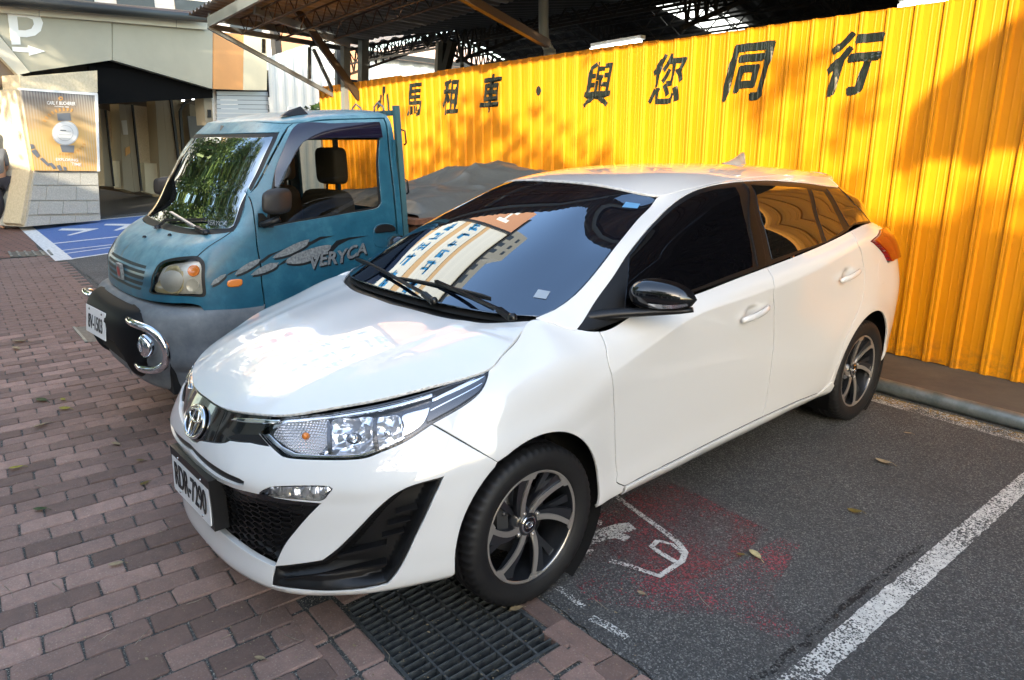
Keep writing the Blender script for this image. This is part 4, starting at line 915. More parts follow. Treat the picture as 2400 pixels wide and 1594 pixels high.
    def pt(s, x0, x1, y0, h, mt, bold=.02):
        cu = bpy.data.curves.new('w', 'FONT'); cu.body = s; cu.size = 1.; cu.offset = bold; o = bpy.data.objects.new('w', cu); COL.objects.link(o); bpy.context.view_layer.update()
        me = bpy.data.meshes.new_from_object(o.evaluated_get(bpy.context.evaluated_depsgraph_get())); bpy.data.objects.remove(o); V = np.array([v.co[:] for v in me.vertices]); mn, mx = V.min(0), V.max(0)
        for v in me.vertices:
            a = (v.co.x-mn[0])/(mx[0]-mn[0]); b_ = (v.co.y-mn[1])/(mx[1]-mn[1]); v.co = tuple(hit(*Z3(x0+a*(x1-x0), y0-b_*h+a*10), PA+PN*(o1+.062), PN))
        me.name = 'printed_words'; me.materials.clear(); me.materials.append(MATS[mt]); meshobj('printed_words', me, c)
    pt('CARL F. BUCHERER', 455, 730, 268, 34, 'print_white'); pt('LUCERNE 1888', 528, 665, 290, 12, 'print_white'); pt('EXPLORING', 540, 755, 812, 28, 'print_white'); pt('TIME', 690, 785, 856, 28, 'print_white')
    plate('frame', [(918, 178), (946, 170), (968, 915), (948, 915)], MATS['sign_white'], c, o1+.06, .06, Z3); plate('frame', [(190, 108), (945, 160), (945, 182), (198, 128)], MATS['sign_white'], c, o1+.06, .06, Z3)
    # ---- second column with the dark poster, cut by the frame
    d = empty('poster_column', label='second stone column with a dark grid poster at the left edge of the photo', cat='column')
    o2 = -.6
    P5 = fp(Z3, [(95, 862), (285, 862), (205, 232), (0, 228)], o2+.06); m = MB(); m.prism(P5, tuple(-PN*.06)); o = m.build('poster', MATS['poster_dark'], d); set_uv_quad(o, P5)
    plate('frame', [(-4, 340), (12, 330), (108, 862), (92, 862)], MATS['sign_white'], d, o2+.07, .05, Z3)
    plate('core', [(80, 866), (300, 866), (250, 1290), (40, 1285)], GR, d, o2, .8, Z3); plate('side_face', [(80, 866), (104, 866), (45, 1290), (6, 1290)], GW_, d, o2+.02, .5, Z3); plate('core', [(-10, 225), (190, 228), (300, 870), (90, 870)], MATS['panel_brown'], d, o2-.05, .6, Z3)
    plate('cap_stone', [(0, 60), (245, 95), (240, 215), (30, 215)], GW_, d, o2-.5, .4, Z3); plate('base', [(-60, 835), (75, 845), (10, 1270), (-60, 1270)], MATS['panel_orange'], d, o2-.6, .3, Z3)
    # strip of paving at the foot
    # ---- ribbed white wall
    w = empty('ribbed_wall', label='white ribbed metal wall between the beige building and the yellow fence', cat='wall')
    wn_ = (.95, .31, 0); w0 = hit(*Z1(1640, 600), PA+PN*.3, PN)
    wp = lambda a, b_: hit(*Z1(a, b_), w0, wn_)
    A_, B2 = wp(1638, 760), wp(2075, 760); C2, D2 = wp(2075, 205), wp(1638, 350)
    A_[2] = 0; B2[2] = 0
    corr_sheet('sheet', A_, B2, C2, D2, .34, .035, MATS['white_sheet'], w)
    pq = [wp(1760, 655), wp(1885, 652), wp(1885, 700), wp(1760, 700)]; m = MB(); nw = np.array(wn_)*.06; m.prism([p+nw for p in pq[::-1]], tuple(-nw)); m.build('window', MATS['white_metal'], w)
    pq = [wp(1785, 668), wp(1872, 664), wp(1872, 700), wp(1785, 700)]; m = MB(); nw = np.array(wn_)*.08; m.prism([p+nw for p in pq[::-1]], tuple(-nw*.3)); m.build('pane', MATS['print_grey'], w)
    # green bush peeping over the truck roof
    bsh = MB()
    for k in range(260):
        cx = rng.normal(0, 1); p_ = onx(*Z1(1960+cx*35, 680+rng.normal(0, 8)), -9.6); a_ = rng.uniform(0, 6.28); s_ = rng.uniform(.04, .10); u_ = Vector((math.cos(a_), math.sin(a_), rng.uniform(-.5, .8))).normalized(); v_ = u_.cross(Vector((rng.normal(), rng.normal(), rng.normal()))).normalized()
        p_ = Vector(p_)+Vector((rng.normal(0, .15), 0, rng.normal(0, .06)-.05)); bsh.add([p_, p_+u_*s_+v_*s_*.4, p_+u_*s_*2, p_+u_*s_-v_*s_*.4], [(0, 1, 2, 3)])
    bt = empty('bush', label='low green leafy bush just above the blue truck roof', cat='bush'); bsh.build('leaves', MATS['leaf_green'], bt)
    m = MB(); p_ = onx(*Z1(1960, 680), -9.6); m.tube([(p_[0], p_[1], 0), (p_[0], p_[1], p_[2])], [.05, .02], 8); m.build('stem', MATS['bark'], bt)
mat('shutter_grey', (.42, .45, .48), .4, .3); mat('white_sheet', (.60, .62, .60), .45); mat('bark', (.12, .09, .06), .9)
m = mat('red_light', (.8, .05, .02), .4); NT(m).b.inputs['Emission Color'].default_value = (1, .12, .04, 1); NT(m).b.inputs['Emission Strength'].default_value = 1.5
build_left()
# ---------------------------------------------------------------- person at the left edge
def build_person():
    pr = empty('person', label='person with short dark hair and grey top at the far left edge', cat='person')
    base = hit(1, 445, PA+PN*.2, PN); base = np.array([base[0], base[1], 0.])
    X, Y, Zz = Vector(PD), Vector(-PN), Vector((0, 0, 1)); B = Vector(base)-X*.02
    J = lambda a, b, c: B+X*a+Y*b+Zz*c
    V = [(J(0, 0, .95), .15), (J(0, 0, 1.15), .135), (J(0, 0.0, 1.38), .155), (J(0, .01, 1.50), .055), (J(0, .0, 1.62), .085), (J(0, .0, 1.70), .075),
         (J(-.19, 0, 1.42), .06), (J(-.24, .03, 1.14), .045), (J(-.20, -.10, .92), .032), (J(.19, 0, 1.42), .06), (J(.24, -.02, 1.14), .045), (J(.22, .12, .95), .032),
         (J(-.09, 0, .88), .10), (J(-.10, -.10, .48), .065), (J(-.10, .06, .09), .045), (J(-.10, -.10, .04), .045), (J(.09, 0, .88), .10), (J(.10, .08, .48), .065), (J(.10, .22, .10), .045), (J(.10, .08, .04), .045)]
    E = [(0, 1), (1, 2), (2, 3), (3, 4), (4, 5), (2, 6), (6, 7), (7, 8), (2, 9), (9, 10), (10, 11), (0, 12), (12, 13), (13, 14), (14, 15), (0, 16), (16, 17), (17, 18), (18, 19)]
    def skin(name, V, E, root, mt, parent):
        me = bpy.data.meshes.new(name); me.from_pydata([tuple(v) for v, r in V], E, []); o = bpy.data.objects.new(name, me); COL.objects.link(o)
        sk = o.modifiers.new('s', 'SKIN'); sv = me.skin_vertices[0].data
        for i, (v, r) in enumerate(V): sv[i].radius = (r, r)
        sv[root].use_root = True; ss = o.modifiers.new('u', 'SUBSURF'); ss.levels = ss.render_levels = 2; bpy.context.view_layer.update()
        m2 = bpy.data.meshes.new_from_object(o.evaluated_get(bpy.context.evaluated_depsgraph_get())); bpy.data.objects.remove(o); m2.materials.clear(); m2.materials.append(mt)
        for p in m2.polygons: p.use_smooth = True
        m2.name = name; return meshobj(name, m2, parent)
    skin('body', V, E, 0, MATS['skin'], pr)
    skin('shirt', [(V[0][0]+Zz*.02, .165), (V[1][0], .150), (V[2][0], .170), (V[2][0]+Zz*.07, .07), (V[6][0], .075), (V[7][0], .062), (V[9][0], .075), (V[10][0], .062)], [(0, 1), (1, 2), (2, 3), (2, 4), (4, 5), (2, 6), (6, 7)], 0, MATS['cloth_grey'], pr)
    skin('trousers', [(V[0][0], .158), (V[12][0], .112), (V[13][0], .080), (V[14][0]+Zz*.03, .062), (V[16][0], .112), (V[17][0], .080), (V[18][0]+Zz*.03, .062)], [(0, 1), (1, 2), (2, 3), (0, 4), (4, 5), (5, 6)], 0, MATS['cloth_dark'], pr)
    m = MB(); m.lathe([(.0, .001), (-.01, .05), (-.05, .092), (-.10, .096), (-.13, .085)], tuple(B+Zz*1.80), 'z', 20); m.build('hair', MATS['hair'], pr)
mat('skin', (.42, .24, .16), .6); mat('cloth_grey', (.16, .17, .19), .9); mat('cloth_dark', (.03, .03, .04), .9); mat('hair', (.012, .010, .009), .6)
build_person()
# ================================================================ across the lane: what shades and mirrors in the cars
m = mat('stucco', (.42, .38, .32), .85); mat('render_white', (.60, .60, .57), .6); mat('band_tan', (.50, .33, .18), .6); mat('glass_dark', (.03, .04, .05), .1); mat('concrete_grey', (.22, .215, .20), .8)
mat('letter_blue', (.02, .22, .50), .5); mat('letter_red', (.55, .05, .06), .5); mat('panel_salmon', (.48, .24, .14), .6)
m = mat('tile_white', (.62, .62, .60), .5); t = NT(m); br = t.n('TexBrick', i_Vector=t.n('Mapping', i_Vector=t.n('NewGeometry').outputs['Position'], i_Rotation=(R_(90), 0, R_(90))).outputs[0], i_Scale=1.6); br.inputs['Color1'].default_value = (.62, .62, .60, 1); br.inputs['Color2'].default_value = (.56, .56, .55, 1); br.inputs['Mortar'].default_value = (.36, .36, .35, 1); br.inputs['Mortar Size'].default_value = .012; t.base(br.outputs[0])
def build_env():
    # tall clinic tower far on the left, mirrored in the windscreen and bonnet
    b = empty('office_tower', label='tall white tiled tower with tan bands and blue lettering, mirrored in the windshield', cat='tower')
    X = -31.; m = MB(); m.box((X-6, 5.5, 15.2), (12, 18, 30.4)); m.build('wall', MATS['tile_white'], b)
    for z, h in ((20.9, 1.0), (24.9, .8), (16.4, .9), (12.6, .9)): m = MB(); m.box((X+.04, 5.5, z), (.1, 18.02, h)); m.build('band', MATS['band_tan'], b)
    m = MB(); m.box((X-4, 16.6, 15), (9, 4.0, 30)); m.build('wall', MATS['panel_salmon'], b); m = MB(); m.box((X+.2, 14.45, 15.5), (.5, .3, 31)); m.build('corner_post', MATS['strip_black'], b); m = MB(); m.box((X-3, 7.0, 30.7), (7, 21, .5)); m.build('parapet', MATS['dark_steel'], b)
    m = MB(); m.box((X-5, 7, 33), (6, 4.0, 6)); m.box((X-5, 13, 36), (6, 6.5, 11)); m.build('penthouse', MATS['concrete_grey'], b)
    for (y, z) in ((6.2, 33.5), (7.8, 33.5), (11.3, 34), (13, 34), (14.8, 34), (11.3, 38), (13, 38), (14.8, 38)): m = MB(); m.box((X-1.98, y, z), (.1, .9, 1.5)); m.build('window', MATS['glass_dark'], b)
    def strokes(y0, z0, n, sz, mt, seed):
        rg = np.random.default_rng(seed); m = MB()
        for k in range(n):
            yc = y0+k*sz*1.15
            for _ in range(6):
                if rg.random() < .5: m.box((X+.08, yc+rg.uniform(-.3, .3)*sz*.3, z0+rg.uniform(-.5, .5)*sz*.9), (.05, sz*rg.uniform(.5, .9), sz*.11))
                else: m.box((X+.08, yc+rg.uniform(-.4, .4)*sz*.9, z0+rg.uniform(-.2, .2)*sz), (.05, sz*.12, sz*rg.uniform(.4, .95)))
        m.build('sign_strokes', MATS[mt], b)
    strokes(3.4, 22.9, 7, 1.5, 'letter_blue', 1); strokes(4.0, 18.6, 6, 1.6, 'letter_blue', 2); strokes(4.6, 14.5, 5, 1.6, 'letter_red', 3)
    text('letter', 'H', 3.4, MATS['sign_white'], b, (X+.55, 15.3, 25), (R_(90), 0, R_(90)), bold=.08, depth=.02)
    for z in (9.5, 6.4, 3.5):
        for y in np.arange(-2.2, 14, 2.2): m = MB(); m.box((X+.03, y, z), (.1, 1.4, 1.5)); m.build('window', MATS['glass_dark'], b)
    # row of low shops behind the photographer
    r = empty('shop_row', label='row of low beige shop houses behind the photographer', cat='building')
    for (x0, x1, h, mt) in ((-3.2, 3.4, 5.3, 'render_white'), (3.4, 9.5, 5.4, 'render_white'), (9.5, 20, 6.2, 'render_white'), (-13.2, -3.2, 4.9, 'render_white')):
        m = MB(); m.box(((x0+x1)/2, -9.2, h/2), (x1-x0-.02, 4, h)); m.build('wall', MATS[mt], r); m = MB(); m.box(((x0+x1)/2, -7.15, h-.12), (x1-x0, .25, .22)); m.build('cornice', MATS['concrete_grey'], r)
        for xx in np.arange(x0+1.2, x1-.6, 2.1):
            m = MB(); m.box((xx, -7.17, 3.9), (1.2, .08, 1.3)); m.build('window', MATS['glass_dark'], r); m = MB(); m.box((xx, -7.16, 1.3), (1.5, .08, 2.4)); m.build('door', MATS['glass_dark'], r)
    # unseen sheet added, cut to throw the slanting shadow patch on the fence
    L = np.array(SUNV)*7.5
    pts = [(.99, 2.317), (.914, 2.271), (.773, 2.138), (.595, 1.974), (.50, 1.88), (.414, 1.773), (.374, 1.56), (.335, 1.45), (.34, 1.36), (.431, 1.355), (.557, 1.436), (.774, 1.464), (.79, 1.409), (.913, 1.405), (.925, 1.489), (.965, 1.516), (1.118, 1.518), (1.75, 1.53), (1.75, 2.62), (1.02, 2.62)]
    P3 = [np.array([x, fy(x), z])+L for x, z in pts]; a = empty('shadow_caster', label='unseen grey sheet added to cast the slanting shadow on the fence', cat='shadow_caster'); m = MB(); m.prism([tuple(p) for p in P3[::-1]], tuple(np.array([0, -.02, 0]))); m.build('caster_sheet', MATS['caster_sheet'], a)
    m = MB(); q = P3[-2]; q2 = P3[-3]; m.tube([(q[0], q[1], 0), (q[0], q[1], q[2])], .03, 8); m.build('pole', MATS['grey_steel'], a)
    # street trees
    def tree(x, y, h, r, nleaf, label, lean=0, cz=.68, seed=1, leafs=.13):
        rg = np.random.default_rng(seed); t = empty('street_tree', (x, y, 0), label=label, cat='tree', group='trees across the lane')
        m = MB(); pts = [(0, 0, 0), (lean*.2, .05, h*.25), (lean*.5, -.05, h*.5), (lean, 0, h*.8)]; m.tube(crv(pts, .5), list(np.linspace(.22, .05, len(crv(pts, .5)))), 8)
        tips = []
        for k in range(16):
            a = rg.uniform(0, 6.28); z = h*rg.uniform(.35, .75); e = Vector((math.cos(a)*r*rg.uniform(.4, .9)+lean*z/h, math.sin(a)*r*rg.uniform(.4, .9), z+rg.uniform(.1, .35)*h*.6)); s_ = Vector((lean*z/h*.8, 0, z*.85)); m.tube([s_, s_.lerp(e, .5)+Vector((0, 0, .2)), e], [.07, .045, .015], 6); tips.append(e)
            for _ in range(2): tips.append(s_.lerp(e, rg.uniform(.5, .9))+Vector(rg.normal(0, .5, 3)))
        m.build('trunk', MATS['bark'], t)
        V = []; F = []; n = nleaf; cs = np.array([tuple(q) for q in tips]); ci = rg.integers(0, len(cs), n); P = cs[ci]+rg.normal(0, r*.16, (n, 3))*np.array([1, 1, .7]); u = rg.normal(0, 1, (n, 3)); u /= np.linalg.norm(u, axis=1)[:, None]; w = rg.normal(0, 1, (n, 3)); w = np.cross(u, w); w /= np.linalg.norm(w, axis=1)[:, None]; s = leafs*rg.uniform(.6, 1.3, n)[:, None]
        V = np.stack([P-u*s, P+w*s*.45, P+u*s, P-w*s*.45], 1).reshape(-1, 3); me = bpy.data.meshes.new('crown'); me.from_pydata(V.tolist(), [], [(4*i, 4*i+1, 4*i+2, 4*i+3) for i in range(n)]); me.materials.append(MATS['foliage']); meshobj('crown', me, t)
    tree(-7.5, -3.4, 9.0, 2.6, 5200, 'tall leafy tree beside the lane, mirrored in the truck windshield', -.5, seed=3)
    tree(-19.5, -4.2, 13., 4.2, 7500, 'taller broad tree further along the lane, mirrored beside the sky', 1.2, seed=5, leafs=.2)
    tree(-24.5, -1.4, 14.5, 4.6, 7500, 'tallest tree rising behind the parking building, outside the left edge', 0, seed=21, leafs=.22)
    tree(-15.5, -8.5, 12.5, 3.6, 6000, 'dense tree at the far end of the lane, left of the shops', 0, seed=6, leafs=.17)
    tree(-4.6, -4.2, 8.2, 2.2, 3800, 'round dark tree across the lane from the truck', 0, seed=8)
    tree(2.6, -4.9, 6.8, 2.7, 5600, 'leafy tree across the lane left of the shop door', .5, seed=11)
    tree(5.6, -5.2, 6.0, 1.5, 1700, 'thin young tree across the lane behind the photographer', -.4, seed=14)
    tree(9.2, -5.2, 6.4, 1.1, 700, 'slender sapling across the lane near the added shadow sheet', .3, seed=17)
m = mat('foliage', (.06, .11, .02), .55, 0); t = NT(m); r_ = t.n('ObjectInfo').outputs['Random']; nz = t.noise(t.pos(), 1.5, 3); t.base(t.ramp(nz, [(.35, (.045, .09, .015)), (.65, (.15, .23, .045))])); t.b.inputs['Subsurface Weight'].default_value = 0.
mat('caster_sheet', (.18, .18, .17), .9)
build_env()
# ================================================================ white hatchback
def flare(p):
    p = p.copy(); x = np.abs(p[:, 0])
    for yc in (.825, 3.395):
        r = np.sqrt((p[:, 1]-yc)**2+((p[:, 2]-.30)*.95)**2)
        t = np.clip((.435-r)/.09, 0, 1); t = t*t*(3-2*t)
        p[:, 0] += np.sign(p[:, 0])*.006*t*np.clip((x-.62)/.1, 0, 1)*np.clip((.80-p[:, 2])/.1, 0, 1)
    return p
HX = [0, .15, .30, .45, .60, .72, .80]; HY = [-.05, .10, .25, .45, .70, .95, 1.2]
HZ = [[.700, .795, .860, .915, .960, .992, 1.01], [.698, .793, .859, .915, .962, .994, 1.01], [.690, .782, .848, .906, .957, .991, 1.01], [.66, .752, .822, .886, .944, .990, 1.01], [.60, .705, .775, .852, .925, .985, 1.0], [.52, .64, .73, .822, .898, .970, .985], [.44, .58, .68, .78, .862, .93, .95]]
HOOD = Skin([[(x, y, HZ[i][j]) for i, x in enumerate(HX)] for j, y in enumerate(HY)], nu=90, nv=110)
def hz(x, y):
    q = HOOD.xy([(x, y)])[0]; return float(HOOD.ev([q[0]], [q[1]])[0, 2])
RX = [0, .2, .4, .5, .56, .64]; RY = [1.6, 1.85, 2.1, 2.4, 2.8, 3.1, 3.4, 3.65, 3.95]
RZ = [[1.405, 1.447, 1.467, 1.475, 1.470, 1.458, 1.436, 1.41, 1.37], [1.40, 1.442, 1.462, 1.471, 1.466, 1.454, 1.432, 1.406, 1.365], [1.37, 1.413, 1.44, 1.452, 1.449, 1.436, 1.412, 1.385, 1.345], [1.33, 1.378, 1.413, 1.431, 1.431, 1.416, 1.388, 1.36, 1.32], [1.30, 1.35, 1.395, 1.415, 1.416, 1.40, 1.37, 1.34, 1.30], [1.25, 1.31, 1.35, 1.375, 1.375, 1.36, 1.33, 1.30, 1.26]]
ROOF = Skin([[(x, y, RZ[i][j]) for i, x in enumerate(RX)] for j, y in enumerate(RY)], nu=60, nv=110)
def rz_(x, y):
    q = ROOF.xy([(x, y)])[0]; return float(ROOF.ev([q[0]], [q[1]])[0, 2])

# rows a..h of the flank, columns from the nose centre round to the tail centre
H_ = [(0, .035), (.15, .042), (.30, .085), (.42, .155), (.52, .27), (.61, .40), (.68, .52), (.722, .62), (.742, .70)]
def col(a, b, c, d, e, f, g, h): return [a, b, c, d, e, f, g, h]
FR = [  # (x, y) per row a b c d e f g for the front columns, heights alongside
 col((0, .03, .17), (0, -.03, .212), (0, -.025, .30), (0, -.015, .42), (0, -.035, .53), (0, -.042, .60), (0, -.012, .68), None),
 col((.15, .035, .17), (.15, -.027, .212), (.15, -.022, .30), (.15, -.012, .42), (.15, -.03, .53), (.15, -.036, .60), (.15, -.006, .68), None),
 col((.29, .055, .173), (.30, -.008, .214), (.30, -.005, .30), (.30, .002, .42), (.30, -.010, .53), (.30, -.012, .605), (.30, .030, .685), None),
 col((.40, .09, .176), (.42, .025, .216), (.42, .028, .305), (.42, .035, .42), (.42, .030, .53), (.42, .036, .61), (.42, .090, .70), None),
 col((.49, .14, .18), (.52, .078, .220), (.52, .082, .31), (.52, .09, .42), (.525, .093, .53), (.525, .108, .62), (.52, .170, .715), None),
 col((.57, .22, .185), (.61, .160, .225), (.615, .162, .315), (.615, .17, .425), (.62, .178, .535), (.62, .195, .63), (.61, .270, .735), None),
 col((.64, .31, .19), (.69, .255, .232), (.70, .258, .32), (.70, .262, .43), (.705, .270, .54), (.70, .295, .64), (.685, .39, .76), None),
 col((.70, .41, .195), (.755, .365, .242), (.765, .368, .33), (.765, .37, .44), (.768, .375, .55), (.762, .41, .655), (.735, .50, .785), None),
 col((.74, .50, .20), (.80, .475, .250), (.81, .477, .34), (.812, .48, .45), (.812, .485, .56), (.803, .52, .67), (.772, .61, .81), None)]
for k, c in enumerate(FR): c[7] = (H_[k][0], H_[k][1], hz(*H_[k]))
SD = [
 col((.755, .66, .205), (.82, .65, .258), (.832, .65, .35), (.838, .65, .46), (.842, .65, .58), (.837, .67, .69), (.803, .72, .835), (.725, .775, hz(.725, .775))),
 col((.76, .82, .21), (.825, .82, .26), (.838, .82, .36), (.845, .82, .47), (.850, .82, .60), (.848, .82, .715), (.815, .85, .86), (.694, .88, hz(.694, .88))),
 col((.76, .98, .21), (.825, .98, .26), (.838, .98, .37), (.847, .98, .48), (.852, .98, .61), (.853, .99, .75), (.818, .99, .89), (.664, .985, 1.0)),
 col((.765, 1.15, .215), (.825, 1.15, .262), (.830, 1.15, .38), (.838, 1.15, .50), (.848, 1.15, .64), (.858, 1.14, .785), (.830, 1.12, .875), (.776, 1.14, .949)),
 col((.775, 1.35, .22), (.825, 1.35, .27), (.828, 1.35, .39), (.836, 1.35, .52), (.847, 1.35, .67), (.863, 1.35, .845), (.838, 1.35, .91), (.788, 1.35, .966)),
 col((.78, 1.65, .222), (.825, 1.65, .275), (.828, 1.65, .40), (.836, 1.65, .54), (.848, 1.65, .70), (.868, 1.65, .93), (.845, 1.65, .955), (.797, 1.65, .990)),
 col((.78, 2.0, .225), (.825, 2.0, .28), (.829, 2.0, .40), (.838, 2.0, .54), (.849, 2.0, .72), (.869, 2.0, .950), (.848, 2.0, .985), (.803, 2.0, 1.018)),
 col((.78, 2.35, .225), (.826, 2.35, .28), (.832, 2.35, .40), (.841, 2.35, .54), (.850, 2.35, .73), (.869, 2.35, .972), (.849, 2.35, 1.012), (.803, 2.35, 1.046)),
 col((.775, 2.7, .225), (.827, 2.7, .28), (.838, 2.7, .40), (.848, 2.7, .54), (.853, 2.7, .75), (.867, 2.7, 1.005), (.846, 2.7, 1.043), (.798, 2.7, 1.074)),
 col((.77, 3.0, .22), (.825, 3.0, .27), (.845, 3.0, .40), (.858, 3.0, .56), (.858, 3.0, .78), (.858, 3.0, 1.04), (.838, 3.0, 1.075), (.788, 3.0, 1.105)),
 col((.76, 3.2, .21), (.82, 3.2, .26), (.845, 3.2, .40), (.862, 3.2, .58), (.864, 3.2, .80), (.848, 3.2, 1.055), (.825, 3.2, 1.098), (.776, 3.22, 1.130)),
 col((.76, 3.4, .21), (.82, 3.4, .26), (.845, 3.4, .40), (.862, 3.4, .60), (.864, 3.4, .80), (.828, 3.42, 1.055), (.80, 3.42, 1.10), (.752, 3.42, 1.140)),
 col((.75, 3.6, .22), (.81, 3.6, .27), (.835, 3.6, .40), (.850, 3.6, .58), (.850, 3.6, .80), (.800, 3.65, 1.03), (.765, 3.62, 1.095), (.715, 3.60, 1.130)),
 col((.74, 3.78, .25), (.80, 3.80, .30), (.812, 3.82, .42), (.820, 3.83, .58), (.815, 3.84, .78), (.76, 3.82, .99), (.71, 3.77, 1.07), (.655, 3.72, 1.118)),
 col((.68, 3.90, .26), (.73, 3.94, .31), (.74, 3.97, .43), (.745, 3.98, .58), (.735, 3.98, .77), (.69, 3.93, .96), (.63, 3.85, 1.05), (.57, 3.78, 1.11)),
 col((.50, 3.98, .27), (.55, 4.05, .32), (.56, 4.08, .44), (.56, 4.09, .58), (.54, 4.07, .77), (.50, 4.0, .95), (.46, 3.92, 1.04), (.42, 3.83, 1.105)),
 col((.25, 4.03, .27), (.28, 4.11, .32), (.28, 4.13, .44), (.28, 4.14, .58), (.27, 4.11, .77), (.25, 4.04, .95), (.24, 3.95, 1.04), (.22, 3.87, 1.105)),
 col((0, 4.04, .27), (0, 4.12, .32), (0, 4.14, .44), (0, 4.15, .58), (0, 4.12, .77), (0, 4.05, .95), (0, 3.96, 1.04), (0, 3.88, 1.105))]
COLS = FR+SD; nF = len(FR)
crs = np.zeros((8, len(COLS)))
crs[5, nF+3:nF+10] = [.3, .8, .95, .95, .9, .7, .3]        # shoulder crease of the doors
crs[1, :nF+12] = .5
SK = Skin([[c[r] for c in COLS] for r in range(8)], sym1=True, crease=crs, disp=flare, nu=420, nv=80)

GC = [((0, .80, 1.015), (0, 1.62, 1.398), (0, 1.72)), ((.28, .815, 1.013), (.24, 1.63, 1.393), (.25, 1.73)), ((.50, .87, 1.008), (.40, 1.68, 1.372), (.42, 1.775)),
 ((.62, .945, 1.003), (.48, 1.75, 1.342), (.495, 1.835)), ((.664, .985, 1.0), (.52, 1.785, 1.335), (.515, 1.87)), ((.735, 1.06, .968), (.585, 1.87, 1.345), (.53, 1.96)),
 ((.776, 1.14, .949), (.613, 1.99, 1.367), (.54, 2.06)), ((.791, 1.45, .974), (.622, 2.16, 1.390), (.545, 2.2)), ((.803, 2.0, 1.018), (.618, 2.40, 1.403), (.545, 2.42)),
 ((.801, 2.5, 1.058), (.612, 2.75, 1.398), (.545, 2.75)), ((.789, 2.98, 1.102), (.602, 3.1, 1.378), (.535, 3.1)), ((.774, 3.24, 1.132), (.585, 3.33, 1.356), (.52, 3.35)),
 ((.722, 3.58, 1.132), (.545, 3.48, 1.342), (.48, 3.53)), ((.60, 3.765, 1.115), (.46, 3.58, 1.342), (.40, 3.67)), ((.3, 3.85, 1.11), (.25, 3.66, 1.348), (.22, 3.80)), ((0, 3.88, 1.11), (0, 3.68, 1.35), (0, 3.84))]
GR = []
for k, (b, d, t) in enumerate(GC):
    b = np.array(b); d = np.array(d); t = np.array([t[0], t[1], rz_(*t)]); mid = b*.52+d*.48
    bul = [.012, .012, .012, .013, .016, .019][k] if k < 6 else .022; up = .0 if 6 < k < 12 else (.02 if k < 5 or k > 11 else .02-.008*(k-4))
    mid = mid+np.array([bul*min(1, b[0]/.5), [-.01, -.01, -.01, -.009, -.007, -.003][k] if k < 6 else (.01 if k > 11 else 0), up]); GR.append([b, mid, d, t])
GH = Skin([[c[r] for c in GR] for r in range(4)], sym1=True, nu=420, nv=60)

